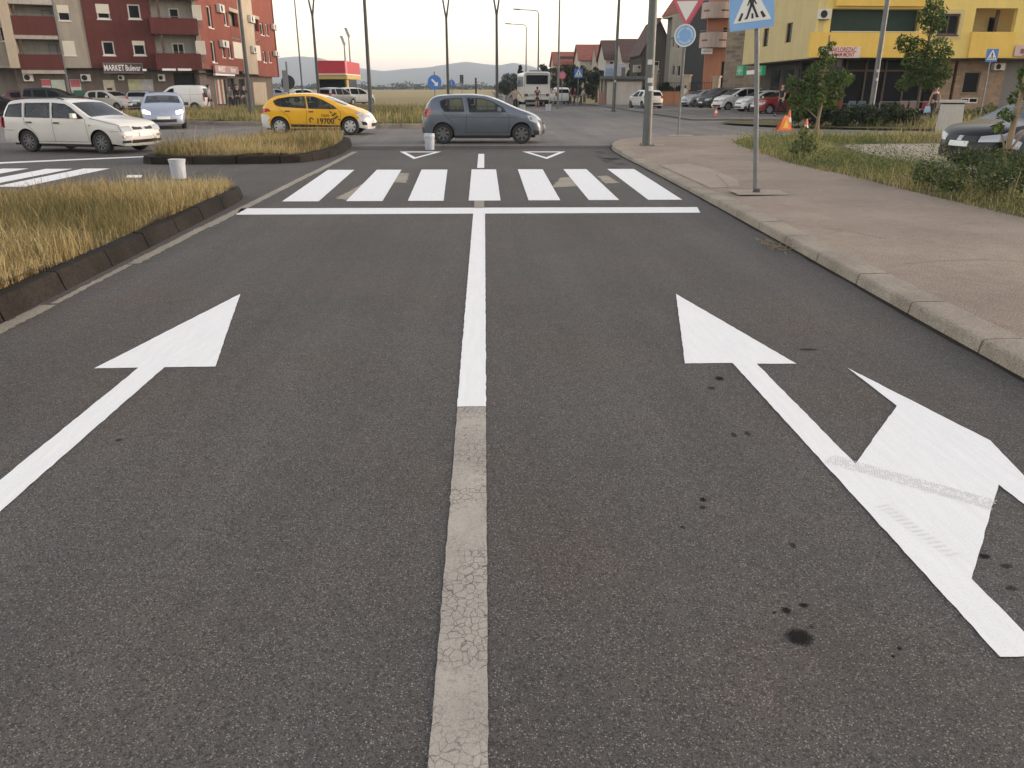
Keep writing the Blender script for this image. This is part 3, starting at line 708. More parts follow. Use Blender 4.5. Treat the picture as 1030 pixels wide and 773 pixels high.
def fit(nm, front, ya, yb, la, ha, m_, lb=None, hb=None, th=0.0): return (nm, front, ya, yb, la, ha, la if lb is None else lb, ha if hb is None else hb, m_, th)
def common(fz, rz_, pw=.26): # plates
    return [fit('number_plate', True, -pw, pw, fz, fz + .11, M_plate, th=.012), fit('number_plate', False, -pw, pw, rz_, rz_ + .11, M_plate, th=.012)]
def corsa(paint, **k):       # rounded five-door hatchback
    d = dict(W=1.74, H=1.47, belt=.98, tum=.24, paint=paint, xf=1.22, xr=-1.29, wheel_r=.31, dia=.365, sill=.26,
        sil=[(-1.97, .28), (-2.0, .45), (-1.99, .62), (-1.95, .8), (-1.93, .93), (-1.84, 1.12), (-1.70, 1.33), (-1.58, 1.41), (-1.3, 1.45), (-.8, 1.47), (-.3, 1.47), (.1, 1.43), (.4, 1.34), (.8, 1.17), (1.12, 1.03), (1.35, .965), (1.62, .87), (1.82, .76), (1.93, .64), (1.985, .5), (1.98, .34), (1.93, .25)],
        windows=[[(-1.36, 1.28), (-1.20, 1.35), (-.68, 1.375), (-.60, .985), (-1.22, .985), (-1.33, 1.14)], [(-.50, 1.375), (-.05, 1.365), (.30, 1.27), (.62, 1.09), (.70, .98), (-.43, .97)]],
        screens=[(.3, 1.06, 1.06, 1.37), (-1.86, -1.66, 1.02, 1.36)], seams=[[(-.55, 1.4), (-.52, .9), (-.56, .33)], [(.72, .98), (.83, .85), (.80, .34)], [(-1.28, .98), (-1.2, .86), (-1.0, .68), (-.92, .4)], [(-.56, .36), (.80, .35)], [(-1.05, .82), (1.05, .80)]],
        mirror=(.5, 1.03), mirror_mat=paint, handles=[(-1.02, .88), (-.30, .86)], handle_mat=paint, cabin=(-1.6, .7), spokes=7, spw=.5, rim=mat('grey_wheel_cover', (.10, .10, .105), .5),
        fits=common(.45, .72) + [fit('tail_light', False, .60, .80, .84, 1.08, M_red, .82, 1.06), fit('rear_bumper', False, -.7, .7, .33, .5, M_black, th=.0), fit('headlight', True, .42, .72, .66, .78, M_lamp, .72, .86), fit('grille', True, -.42, .42, .58, .66, M_black), fit('intake', True, -.5, .5, .3, .4, M_black)],
        sidefits=[('tail_light', [(-1.93, .80), (-1.70, .92), (-1.60, 1.06), (-1.86, 1.06), (-1.93, .95)], M_red, .006), ('headlight', [(1.40, .86), (1.52, .70), (1.80, .64), (1.9, .68), (1.80, .76), (1.6, .86)], M_lamp, .006), ('bumper_intake', [(1.66, .42), (1.92, .40), (1.94, .28), (1.70, .27)], M_black, .005)])
    d.update(k); return Car(d)
def megane(paint, **k):      # longer sloping hatchback
    d = dict(W=1.81, H=1.47, belt=.97, tum=.25, paint=paint, xf=1.30, xr=-1.34, wheel_r=.32, dia=.375, sill=.25,
        sil=[(-2.1, .3), (-2.15, .45), (-2.14, .62), (-2.1, .8), (-2.03, .97), (-1.86, 1.14), (-1.62, 1.32), (-1.45, 1.385), (-1.0, 1.445), (-.5, 1.47), (-.1, 1.46), (.25, 1.40), (.6, 1.27), (1.0, 1.09), (1.22, 1.0), (1.5, .93), (1.8, .82), (2.0, .70), (2.1, .58), (2.13, .45), (2.12, .3), (2.07, .22)],
        windows=[[(-1.44, 1.10), (-1.50, 1.22), (-1.32, 1.295), (-.9, 1.36), (-.36, 1.375), (-.28, .97), (-1.28, 1.03)], [(-.28, 1.375), (.0, 1.36), (.35, 1.24), (.70, 1.06), (.84, .95), (-.2, .965)]],
        screens=[(.38, 1.16, 1.02, 1.33), (-1.98, -1.60, 1.03, 1.32)], seams=[[(-.31, 1.4), (-.28, .9), (-.34, .33)], [(.86, .95), (.98, .82), (.93, .33)], [(-1.40, 1.05), (-1.2, .86), (-.98, .68), (-.9, .4)], [(-.34, .35), (.93, .34)]],
        mirror=(.62, 1.0), mirror_mat=M_black, handles=[(-1.0, .86), (-.12, .84)], handle_mat=mat('shadowed_recess', (.05, .04, .02), .6), cabin=(-1.6, .8), spokes=7, spw=.55, rim=M_alu,
        fits=common(.42, .55) + [fit('tail_light', False, .45, .84, .80, .95, M_red, .78, .95), fit('headlight', True, .45, .78, .60, .72, M_lamp, .66, .82), fit('grille', True, -.5, .5, .30, .42, M_black), fit('emblem', True, -.1, .1, .64, .78, M_alu)],
        sidefits=[('tail_light', [(-2.09, .80), (-1.62, .86), (-1.70, .95), (-2.02, .97)], M_red, .006), ('headlight', [(1.55, .85), (1.75, .70), (1.98, .60), (2.06, .62), (1.95, .74), (1.75, .84)], M_lamp, .006), ('fog_lamp', [(1.82, .50), (2.08, .46), (2.1, .36), (1.86, .36)], M_black, .005), ('sill_moulding', [(-.92, .40), (.90, .36), (.92, .29), (-.92, .29)], M_black, .008)])
    d.update(k); return Car(d)
def estate(paint, **k):      # boxy nineties estate
    d = dict(W=1.70, H=1.43, belt=.92, tum=.20, paint=paint, xf=1.30, xr=-1.20, wheel_r=.30, dia=.355, sill=.25, fwarp=.10, rwarp=.06,
        sil=[(-2.1, .3), (-2.17, .42), (-2.16, .56), (-2.1, .60), (-2.08, .9), (-1.95, 1.15), (-1.82, 1.36), (-1.72, 1.40), (-1.2, 1.425), (-.4, 1.43), (.15, 1.40), (.35, 1.34), (.7, 1.14), (1.02, .955), (1.4, .905), (1.8, .84), (2.02, .77), (2.07, .72), (2.1, .58), (2.17, .54), (2.18, .42), (2.14, .28), (2.05, .22)],
        windows=[[(-1.90, .98), (-1.74, 1.28), (-1.28, 1.325), (-1.25, .97)], [(-1.16, 1.325), (-.32, 1.335), (-.28, .955), (-1.14, .965)], [(-.22, 1.335), (.20, 1.305), (.42, 1.21), (.86, .94), (-.18, .955)]],
        screens=[(.36, .99, .985, 1.34), (-2.07, -1.84, .98, 1.33)], seams=[[(-.25, 1.36), (-.22, .9), (-.25, .3)], [(.90, .92), (.92, .34)], [(-1.2, 1.33), (-1.18, .8), (-1.0, .66), (-.86, .5), (-.84, .3)], [(-.86, .31), (.92, .31)], [(-2.1, .60), (-1.6, .60)], [(1.68, .60), (2.1, .60)], [(1.02, .95), (2.0, .76)]], mould=[],
        mirror=(.62, .99), mirror_mat=paint, handles=[(-1.02, .82), (-.08, .81)], handle_mat=M_black, cabin=(-1.7, .8), spokes=9, spw=.4, rim=M_alu,
        fits=common(.46, .68) + [fit('headlight', True, .46, .80, .60, .745, M_lamp), fit('grille', True, .07, .41, .635, .725, M_black), fit('emblem', True, -.055, .055, .63, .735, M_alu), fit('intake', True, -.52, .52, .28, .37, M_black), fit('indicator_lamp', True, .52, .80, .44, .50, mat('smoked_indicator', (.2, .2, .19), .3)), fit('intake', True, .56, .80, .29, .36, M_black),
             fit('tail_light', False, .62, .82, .68, .95, M_red)],
        sidefits=[('tail_light', [(-2.08, .66), (-1.98, .66), (-1.98, .94), (-2.05, .94)], M_red, .005), ('indicator_lamp', [(1.0, .74), (1.06, .74), (1.06, .78), (1.0, .78)], mat('amber_indicator', (.5, .2, .04), .3), .008)])
    d.update(k); return Car(d)
def mpv(paint, **k):         # compact people carrier
    d = dict(W=1.75, H=1.66, belt=1.0, tum=.20, paint=paint, xf=1.38, xr=-1.30, wheel_r=.31, dia=.37, sill=.26, fwarp=.26,
        sil=[(-2.05, .3), (-2.1, .45), (-2.08, .7), (-2.05, 1.0), (-1.98, 1.3), (-1.86, 1.56), (-1.7, 1.62), (-1.1, 1.66), (-.4, 1.66), (.1, 1.62), (.4, 1.50), (.9, 1.24), (1.25, 1.06), (1.6, .98), (1.88, .86), (2.03, .72), (2.09, .55), (2.1, .4), (2.06, .25)],
        windows=[[(-1.86, 1.08), (-1.74, 1.5), (-1.22, 1.55), (-1.18, 1.04)], [(-1.1, 1.55), (-.22, 1.555), (-.16, 1.02), (-1.06, 1.04)], [(-.14, 1.555), (.08, 1.53), (.42, 1.40), (.98, 1.06), (-.08, 1.02)]],
        screens=[(.3, 1.2, 1.1, 1.56), (-2.05, -1.88, 1.08, 1.52)], seams=[[(-.18, 1.58), (-.12, .9), (-.16, .32)], [(1.0, 1.04), (1.0, .34)], [(-1.14, 1.55), (-1.1, .9), (-.95, .7), (-.9, .34)]],
        mirror=(.78, 1.08), mirror_mat=paint, handles=[(-.9, .9), (.02, .88)], handle_mat=paint, cabin=(-1.7, .9), spokes=7, spw=.5, rim=M_alu,
        fits=common(.44, .74) + [fit('headlight', True, .44, .80, .62, .80, M_lamp, .66, .84), fit('grille', True, -.38, .38, .66, .78, M_black), fit('intake', True, -.62, .62, .28, .42, M_black), fit('tail_light', False, .62, .82, .8, 1.2, M_red)],
        sidefits=[('tail_light', [(-2.06, .8), (-1.9, .85), (-1.9, 1.2), (-2.0, 1.2)], M_red, .005), ('headlight', [(1.62, .93), (1.72, .72), (1.98, .66), (2.0, .74), (1.85, .86)], M_lamp, .006)])
    d.update(k); return Car(d)
def van(paint, **k):         # small panel van
    d = dict(W=1.80, H=1.82, belt=1.08, tum=.13, paint=paint, xf=1.42, xr=-1.35, wheel_r=.31, dia=.37, sill=.26, fwarp=.22, rwarp=.04,
        sil=[(-2.05, .3), (-2.1, .45), (-2.09, .9), (-2.06, 1.4), (-1.98, 1.72), (-1.85, 1.80), (-1.0, 1.82), (-.1, 1.81), (.3, 1.72), (.7, 1.42), (1.1, 1.12), (1.5, 1.02), (1.85, .9), (2.03, .72), (2.09, .55), (2.1, .4), (2.06, .25)],
        windows=[[(.0, 1.62), (.22, 1.58), (.52, 1.38), (.88, 1.08), (.02, 1.06)]], screens=[(.36, 1.06, 1.14, 1.68), (-2.1, -2.0, 1.05, 1.6)], seams=[[(-.06, 1.68), (-.04, .34)], [(.96, 1.06), (1.0, .34)], [(-1.15, 1.6), (-1.1, .6)], [(-1.9, 1.2), (-.1, 1.18)]],
        mirror=(.74, 1.16), mirror_mat=M_black, handles=[(.12, .96)], handle_mat=M_black, cabin=(-.6, .9), spokes=7, spw=.6, rim=mat('steel_wheel', (.2, .2, .2), .5),
        fits=common(.44, .7) + [fit('headlight', True, .46, .82, .62, .82, M_lamp), fit('grille', True, -.4, .4, .6, .72, M_black), fit('intake', True, -.62, .62, .28, .42, M_black), fit('tail_light', False, .70, .84, .75, 1.3, M_red)], sidefits=[])
    d.update(k); return Car(d)
def sedan(paint, **k):       # mid-size saloon
    d = dict(W=1.80, H=1.47, belt=.95, tum=.26, paint=paint, xf=1.42, xr=-1.29, wheel_r=.32, dia=.375, sill=.24, fwarp=.30,
        sil=[(-2.2, .3), (-2.27, .45), (-2.27, .7), (-2.2, .98), (-2.0, 1.04), (-1.65, 1.06), (-1.2, 1.27), (-.85, 1.40), (-.4, 1.465), (.0, 1.45), (.35, 1.36), (.8, 1.14), (1.1, 1.0), (1.45, .95), (1.85, .88), (2.12, .76), (2.2, .68), (2.25, .52), (2.26, .38), (2.2, .24)],
        windows=[[(-1.2, 1.14), (-.85, 1.31), (-.32, 1.375), (-.26, .95), (-1.16, .99)], [(-.2, 1.375), (.1, 1.35), (.42, 1.22), (.86, .96), (-.16, .945)]],
        screens=[(.42, 1.04, 1.03, 1.36), (-1.6, -.95, 1.08, 1.37)], seams=[[(-.23, 1.4), (-.2, .9), (-.24, .3)], [(.9, .95), (.98, .34)], [(-1.2, 1.02), (-1.0, .75), (-.9, .34)]],
        mirror=(.62, 1.0), mirror_mat=paint, handles=[(-1.0, .83), (-.06, .82)], handle_mat=paint, cabin=(-1.2, .8), spokes=5, spw=.6, rim=M_alu,
        fits=common(.50, .7) + [fit('headlight', True, .46, .82, .60, .72, M_lamp, .62, .78), fit('grille', True, -.42, .42, .60, .72, M_black), fit('emblem', True, -.06, .06, .62, .72, M_alu, th=.01), fit('intake', True, -.75, .75, .28, .42, M_black), fit('tail_light', False, .5, .84, .74, .95, M_red)],
        sidefits=[('headlight', [(1.82, .84), (1.92, .66), (2.12, .62), (2.16, .68), (2.02, .78)], M_lamp, .006), ('tail_light', [(-2.26, .74), (-2.0, .76), (-2.02, .95), (-2.2, .96)], M_red, .005)])
    d.update(k); return Car(d)
def loc2(px, py, z=0): g = G(px, py); return (g.x, g.y, z)
# the grey hatchback, the taxi, the estate and the others in the roundabout
P_grey = carpaint('silver_grey_car_paint', (.135, .16, .205), .55, .4)
corsa(P_grey).make('hatchback_car', 'silver grey five-door hatchback crossing just beyond the crosswalk', 'car', (-.02, 27.15, 0), R(-1.5))
P_yel = carpaint('taxi_yellow_paint', (.80, .42, .01), 0, .35); P_wht = carpaint('white_car_paint', (.70, .69, .67), 0, .35)
tx = megane(P_yel, lower=(P_wht, lambda x, z: (x > 1.62 and z < .80 and not (z > .74 and x < 1.8)) or (x < -1.72 and z < .78) or z < .27))
taxi = tx.make('taxi', 'yellow taxi with white bumpers and a chequered phone number on its side', 'taxi', (-6.35, 32.3, 0), R(-1))
def text(name, body, size, m, parent, loc, rot, align='CENTER', sx=1.0, ext=.004, shear=0, off=0.0):
    cu = bpy.data.curves.new(name, 'FONT'); cu.body = body; cu.size = size; cu.align_x = align; cu.align_y = 'CENTER'; cu.extrude = ext; cu.shear = shear; cu.offset = off
    o = bpy.data.objects.new(name, cu); col.objects.link(o)
    o.location = loc; o.rotation_euler = rot; o.scale = (sx, 1, 1)
    bpy.context.view_layer.update(); dg = bpy.context.evaluated_depsgraph_get()
    me = bpy.data.meshes.new_from_object(o.evaluated_get(dg)); mw = o.matrix_world.copy(); bpy.data.objects.remove(o); me.transform(mw)
    if parent and parent.get('_w'): me.transform(Matrix.Translation(-parent.location))
    me.materials.clear(); me.materials.append(m); o = bpy.data.objects.new(name, me); col.objects.link(o); o.parent = parent; return o
M_ink = mat('black_lettering', (.015, .015, .015), .6)
def onside(car, o, sg=-1, off=.007):        # wrap flat lettering (x, z) onto the car's side
    for v in o.data.vertices: v.co = Vector(car.side(v.co.x, v.co.z, sg, off + max(0, -v.co.y)))
o = text('phone_number', '19700', .27, M_ink, taxi, (.38, 0, .50), (R(90), 0, 0), sx=1.0, off=.006); onside(tx, o)
o = text('taxi_lettering', 'TAXI', .14, M_ink, taxi, (.40, 0, .70), (R(90), 0, 0), sx=1.0); onside(tx, o)
b = MB(); b.tube([(-.17, 0, .46), (-.2, 0, .56), (-.16, 0, .62), (-.09, 0, .62), (-.05, 0, .56)], [.02, .02, .024, .02, .03], 6); o = b.build('phone_symbol', M_ink, taxi)
for v in o.data.vertices: v.co = Vector(tx.side(v.co.x, v.co.z, -1, .006 + .004 * random.random()))
b = MB()
for i in range(3):
    for j in range(5):
        if (i + j) % 2 == 0:
            x0, z0 = .56 + i * .085 + j * .03, .86 - j * .055 - i * .02
            if x0 < 1.02: b.add([tx.side(x0 + dx, z0 + dz, -1, .006) for dx, dz in ((0, 0), (.085, -.02), (.115, -.075), (.03, -.055))], [(0, 1, 2, 3)])
b.build('chequer_band', M_ink, taxi)
P_est = carpaint('off_white_car_paint', (.62, .60, .57), 0, .4)
a, b_ = G(28, 153.7), G(91.5, 155.2)
hd = math.atan2(b_.y - a.y, b_.x - a.x); c_ = (a + b_) / 2; nrm = Vector((-math.sin(hd), math.cos(hd), 0))
es = estate(P_est, rim=mat('dull_rim', (.13, .13, .135), .5, .3)); cc = c_ + nrm * .76 - Vector((math.cos(hd), math.sin(hd), 0)) * .05
print('estate', tuple(cc), math.degrees(hd))
est = es.make('estate_car', 'white estate car with roof rails turning behind the dry median', 'car', (cc.x + .17, cc.y + .12, 0), hd); est.scale = (.955, .97, .97)
for sg in (-1, 1):
    b = MB(); b.tube([(-1.6, sg * .56, 1.40), (-1.5, sg * .56, 1.455), (-.2, sg * .56, 1.475), (.05, sg * .56, 1.43)], .016, 8); b.build('roof_rail', M_black, est, smooth=True)
def simple(kind, paint, label, x, y, rzdeg, group=None, detail=False, **k):
    return kind(paint, **k).make('parked_car', label, 'car', (x, y, 0), R(rzdeg), group, detail)
P_blue = carpaint('pale_blue_car_paint', (.33, .38, .47), .4, .4)
mvb = megane(P_blue, W=1.76, H=1.52); mv = megane(P_blue, W=1.76, H=1.52, sidefits=mvb.sidefits[:1], fits=[(f if f[0] != 'headlight' else f[:2] + (.52, .78, .62, .76, .66, .80) + (M_lampon, f[9])) for f in mvb.fits])
mv.make('hatchback_car', 'pale blue hatchback driving up with its headlights on', 'car', (-14.35, 37.9, 0), R(-71))
P_sil = carpaint('silver_car_paint', (.36, .38, .40), .5, .4); P_blk = carpaint('black_car_paint', (.012, .012, .014), 0, .35, .12, .2); P_red = carpaint('red_car_paint', (.28, .018, .02), 0, .35)
P_mar = carpaint('maroon_car_paint', (.10, .012, .018), .2, .4); P_crm = carpaint('cream_car_paint', (.48, .44, .38), 0, .45); P_dk = carpaint('charcoal_car_paint', (.03, .032, .037), .2, .4, .2, .3)
def put(px, py, d=0): g = G(px, py); return g.x, g.y + d
x, y = put(176, 113); van(P_wht).make('delivery_van', 'small white panel van parked by the market entrance', 'van', (x, y + 1, 0), R(184), None, False)
x, y = put(142, 112); simple(corsa, P_sil, 'silver hatchback seen from behind beside the market posters', x, y + 1, 95)
x, y = put(108, 112.5); simple(corsa, P_crm, 'cream hatchback parked under the tall white poster', x, y + 1, -20)
x, y = put(30, 113); simple(corsa, P_mar, 'maroon car half hidden behind the white estate', x, y + 1, 10)
x, y = put(54, 113); simple(mpv, P_dk, 'charcoal people carrier showing its roof over the white estate', x, y + .5, 5)
x, y = put(2, 117); simple(sedan, P_blk, 'black saloon at the left edge by the dark passage', x - .6, y, 20)
x, y = put(-14, 122); simple(corsa, P_blk, 'black hatchback cut off by the left edge', x - 2, y, 0)
# far cars by the filling station
x, y = put(340, 106.5); simple(mpv, P_sil, 'silver off-roader seen from behind near the filling station', x, y, 60, H=1.75)
x, y = put(357, 105.5); simple(mpv, P_wht, 'white off-roader beside the silver one near the filling station', x, y + 1, 40, H=1.75)
x, y = put(279, 101); simple(corsa, P_blue, 'small blue car parked beyond the red apartment block', x, y, 30)
x, y = put(310, 103); simple(corsa, P_wht, 'white car behind the taxi roof near the filling station', x, y, 10)
# right side
x, y = put(645, 109.5); simple(corsa, P_wht, 'white hatchback parked askew before the garage door', x + .3, y, 102, dia=.36)
simple(mpv, P_wht, 'white car parked on the grass right of the coach', at(563, 100, 93).x, 93, 95)
def rowcar(kind, p, label, px, y, rz, **k): simple(kind, p, label, at(px, 100, y).x, y, rz, **k)
rowcar(mpv, P_dk, 'dark people carrier first in the row by the orange wall', 724, 71.5, 205)
rowcar(corsa, P_sil, 'small grey car with its nose out before the orange wall', 706, 75.5, 200)
rowcar(mpv, P_wht, 'white people carrier with rounded nose in the parked row', 744, 65, 192, dia=.37)
rowcar(corsa, P_wht, 'white hatchback second from the red car in the parked row', 767, 60.5, 190)
rowcar(sedan, P_red, 'bright red saloon at the end of the parked row', 789, 55.5, 188)
P_navy = carpaint('glossy_black_car_paint', (.010, .010, .013), 0, .3, .16, .2)
sd_ = sedan(P_navy); h_ = R(193); d_ = Vector((math.cos(h_), math.sin(h_))); n_ = Vector((-d_.y, d_.x))
def nose(px, py, hh):       # centre of a car whose front right corner touches the ground at a pixel
    g = G(px, py).to_2d(); d = Vector((math.cos(hh), math.sin(hh))); n = Vector((-d.y, d.x)); return g - d * 2.05 + n * .80
q = nose(939, 167, h_); sd_.make('parked_car', 'glossy black saloon parked nose-out behind the green weeds', 'car', (q.x, q.y, 0), h_)
h2 = h_ + R(6); q = Vector((9.25, 13.3)) - Vector((math.cos(h2), math.sin(h2))) * 2.2
sedan(carpaint('dark_brown_car_paint', (.02, .016, .012), 0, .3, .16, .2)).make('parked_car', 'second dark saloon at the right edge behind the thin tree', 'car', (q.x, q.y, .09), h2)
# coach
P_bus = carpaint('coach_white_paint', (.60, .60, .57), 0, .4)
bx, by = put(540, 107.5); bus = thing('coach', 'white coach seen from behind parked on the far road', 'coach', (bx, by, 0), R(1))
W2, HB, LB = 1.25, 3.05, 11.0
def bussec(y, inset, z0, z1, n=6):
    pts = [(-W2 + inset, z0), (W2 - inset, z0)]; r_ = .28
    for k in range(n + 1): t = math.pi / 2 * k / n; pts.append((W2 - inset - r_ + r_ * math.cos(t), z1 - r_ + r_ * math.sin(t)))
    for k in range(n + 1): t = math.pi / 2 * (1 + k / n); pts.append((-W2 + inset + r_ + r_ * math.cos(t), z1 - r_ + r_ * math.sin(t)))
    return [(x, y, z) for x, z in pts]
secs = [bussec(.16, .10, .55, HB - .2), bussec(0.06, .03, .45, HB - .08), bussec(.0 + .3, 0, .38, HB), bussec(LB - .4, 0, .38, HB), bussec(LB, .1, .45, HB - .2)]
b = MB(); n = len(secs[0]); b.add([p for s_ in secs for p in s_], [(i * n + k, i * n + (k + 1) % n, (i + 1) * n + (k + 1) % n, (i + 1) * n + k) for i in range(len(secs) - 1) for k in range(n)] + [tuple(range(n))[::-1], tuple((len(secs) - 1) * n + k for k in range(n))])
b.build('body', P_bus, bus, smooth=True)
b = MB(); b.box(-1.0, 1.0, .02, .2, 1.98, 2.75); b.build('rear_window', M_wglass, bus, bevel=.05)
for sg in (-1, 1):
    b = MB(); b.box(sg * 1.255 - .02, sg * 1.255 + .02, .7, LB - .8, 1.75, 2.65); b.build('side_window', M_wglass, bus)
b = MB(); b.box(-1.12, 1.12, -.02, .2, .42, .62); b.build('rear_bumper', M_black, bus, bevel=.03)
b = MB(); b.box(-.7, .75, .03, .1, 1.02, 1.06); b.build('engine_grille', M_black, bus)
for sg in (-1, 1):
    b = MB(); b.box(sg * .98 - .14, sg * .98 + .14, .02, .2, .93, 1.12); b.build('tail_light', mat('dark_tail_lamp', (.10, .02, .02), .3), bus, bevel=.02)
    for yy in (2.2, 8.2):
        b = MB(); b.lathe([(0, -.16), (.42, -.16), (.47, -.12), (.47, .12), (.42, .16), (0, .16)], 24, (0, 0, 0), 'y'); o = b.build('wheel', M_rubber, bus, smooth=True); o.location = (sg * 1.08, yy, .47); o.rotation_euler = (0, 0, R(90))
    b = MB(); b.tube([(sg * 1.2, LB - .1, 2.7), (sg * 1.5, LB - .2, 2.75), (sg * 1.55, LB - .2, 2.4)], .03, 6); b.box(sg * 1.55 - .12, sg * 1.55 + .12, LB - .3, LB - .2, 1.9, 2.4); b.build('wing_mirror', M_black, bus)
b = MB(); b.box(-.28, .28, .0, .1, .78, .9); b.build('number_plate', M_plate, bus)
b = MB(); b.box(-.55, .5, 1.5, 3.5, HB, HB + .16); b.build('roof_hatch', mat('grey_roof_unit', (.2, .2, .2), .7), bus, bevel=.04)
# ------------------------------------------------------------------ verge, plants, far landscape
vpoly = [(7.0, -12), (7.0, 8), (6.95, 11), (6.9, 13.5), (6.95, 15.5), (6.8, 18), (7.2, 22), (7.6, 25.4), (8.5, 27.1), (11, 28.3), (16, 29.0), (30, 29.9), (60, 30.5), (60, -12)]
o = flat(vpoly, .088, 'verge', M_soil); tag(o, 'bare earth of the verge right of the pavement', kind='structure')
M_gravel = concrete('parking_gravel', (.33, .285, .235), .2, .4, 2.5)
o = flat([(9.7, 5), (9.6, 17), (9.9, 21.5), (10.6, 24.2), (13, 24.6), (40, 23.5), (40, 5)], .096, 'parking_area', M_gravel); tag(o, 'grey gravel where the black saloons park', kind='structure')
o = tess(smooth_loop([(13.6, 36.2), (16, 34.4), (19, 33.4), (24, 32.6), (44, 33), (46, 46), (26, 46.4), (20, 43.6), (15, 43.4), (12.6, 42), (11.6, 39.5)], 6), 2, lambda x, y: .09, 'verge', M_soil); tag(o, 'earth of the planted strip before the yellow block', kind='structure')
strip3 = [(15, 36.4), (17.5, 34.6), (20, 33.8), (26, 33.2), (40, 33.6), (42, 44.5), (28, 45), (21, 41.0), (16.5, 40)]
o = flat([(11.3, 45.0), (60, 46.6), (60, 90), (10.9, 90), (11.2, 60)], .05, 'pavement', M_asph2); tag(o, 'worn forecourt where the row of cars parks', kind='structure')
pk = [Vector(p) for p in ((-62, 54.5), (-24, 54.0), (-18.5, 54.6), (-17.6, 57), (-19.5, 64), (-24, 82), (-26, 100), (-62, 100))]
o = tess(pk, 3, lambda x, y: .11, 'pavement', concrete('brown_paving', (.22, .17, .135), .15, .3, 3)); tag(o, 'brown paving before the red apartment block', kind='structure')
kerb_mesh([Vector((p[0], p[1])) for p in [(-62, 54.4), (-24, 53.9), (-18.4, 54.5), (-17.5, 57), (-19.4, 64), (-23.9, 82)]], .25, lambda p: .12, 'kerb', M_kerb, .04, 1.0, 'kerb of the paving before the red apartment block')
grass('verge_grass', [(7.0, 9), (9.4, 9), (9.4, 15), (9.2, 20), (9.9, 24.5), (10.8, 27.6), (8.6, 26.9), (7.6, 25), (7.2, 22), (6.8, 18), (6.95, 14), (6.95, 11)], 14000, .05, .24, [GREEN[1], GREEN[0], DRY[4], DRY[0], GREEN[2], DRY[1], DRY[3]], 'low green weeds along the pavement edge', .09, .006, lean=.95)
grass('verge_grass', [(9.6, 23.8), (12.4, 24.9), (20, 25.2), (24, 26), (24, 29), (14, 28.6), (11, 28.0), (9.2, 27)], 9000, .10, .40, [GREEN[1], GREEN[0], DRY[4], DRY[1], DRY[0]], 'straw and weeds between parking and side road', .09, .008, lean=.7)
grass('verge_grass', strip3, 9000, .15, .6, [GREEN[1], GREEN[0], DRY[4], DRY[1], DRY[0]], 'tall weeds on the planted strip', .09, .011, lean=.7)
grass('verge_grass', [(8.2, 7.5), (9.6, 7.5), (9.6, 11.6), (7.6, 11.8)], 1500, .2, .5, [DRY[1], DRY[0], DRY[3], DRY[4]], 'straw tufts at the right edge', .09, .008)
def leaves(name, pts, size, cols, parent=None, up=.3, weights=None):
    n = len(pts); nrm = rng.normal(size=(n, 3)); nrm[:, 2] += up; nrm /= np.linalg.norm(nrm, axis=1)[:, None]
    t = np.cross(nrm, rng.normal(size=(n, 3))); t /= np.linalg.norm(t, axis=1)[:, None]; bt = np.cross(nrm, t)
    s_ = (size * rng.uniform(.6, 1.35, n))[:, None]
    V = np.stack((pts - t * s_, pts + bt * s_ * .45 + nrm * s_ * .1, pts + t * s_, pts - bt * s_ * .45 + nrm * s_ * .1), 1)
    me = bpy.data.meshes.new(name); me.vertices.add(n * 4); me.vertices.foreach_set('co', V.reshape(-1))
    me.loops.add(n * 4); me.loops.foreach_set('vertex_index', np.arange(n * 4).astype(np.int32)); me.polygons.add(n); me.polygons.foreach_set('loop_start', (np.arange(n) * 4).astype(np.int32))
    try: me.polygons.foreach_set('loop_total', np.full(n, 4, np.int32))
    except Exception: pass
    for c in cols: me.materials.append(c)
    me.polygons.foreach_set('material_index', rng.choice(len(cols), n, p=weights).astype(np.int32)); me.update(calc_edges=True); me.validate()
    o = bpy.data.objects.new(name, me); col.objects.link(o)
    if parent: o.parent = parent
    return o
def clumps(cs, n, shell=.55):
    tot = sum(r ** 2 for *_, r in cs); out = []
    for x, y, z, r in cs:
        k = max(6, int(n * r * r / tot)); d = rng.normal(size=(k, 3)); d /= np.linalg.norm(d, axis=1)[:, None]
        rad = r * (shell + (1 - shell) * rng.uniform(0, 1, k) ** .6) * rng.uniform(.75, 1.12, k)
        out.append(np.array([x, y, z]) + d * rad[:, None] * np.array([1, 1, .85]))
    return np.concatenate(out)
LF = [leafmat('leaf_mid_green', (.075, .115, .032)), leafmat('leaf_dark_green', (.03, .055, .017)), leafmat('leaf_light_green', (.12, .17, .045))]
LD = [leafmat('evergreen_dark', (.022, .034, .016), .15), leafmat('evergreen_mid', (.034, .05, .022), .15), leafmat('evergreen_deep', (.014, .022, .011), .15)]
M_bark = mat('young_bark', (.26, .19, .12), .9, var=.25, scale=9, bmp=.4); M_bark2 = mat('dark_bark', (.09, .07, .05), .9, var=.3, scale=8, bmp=.4)
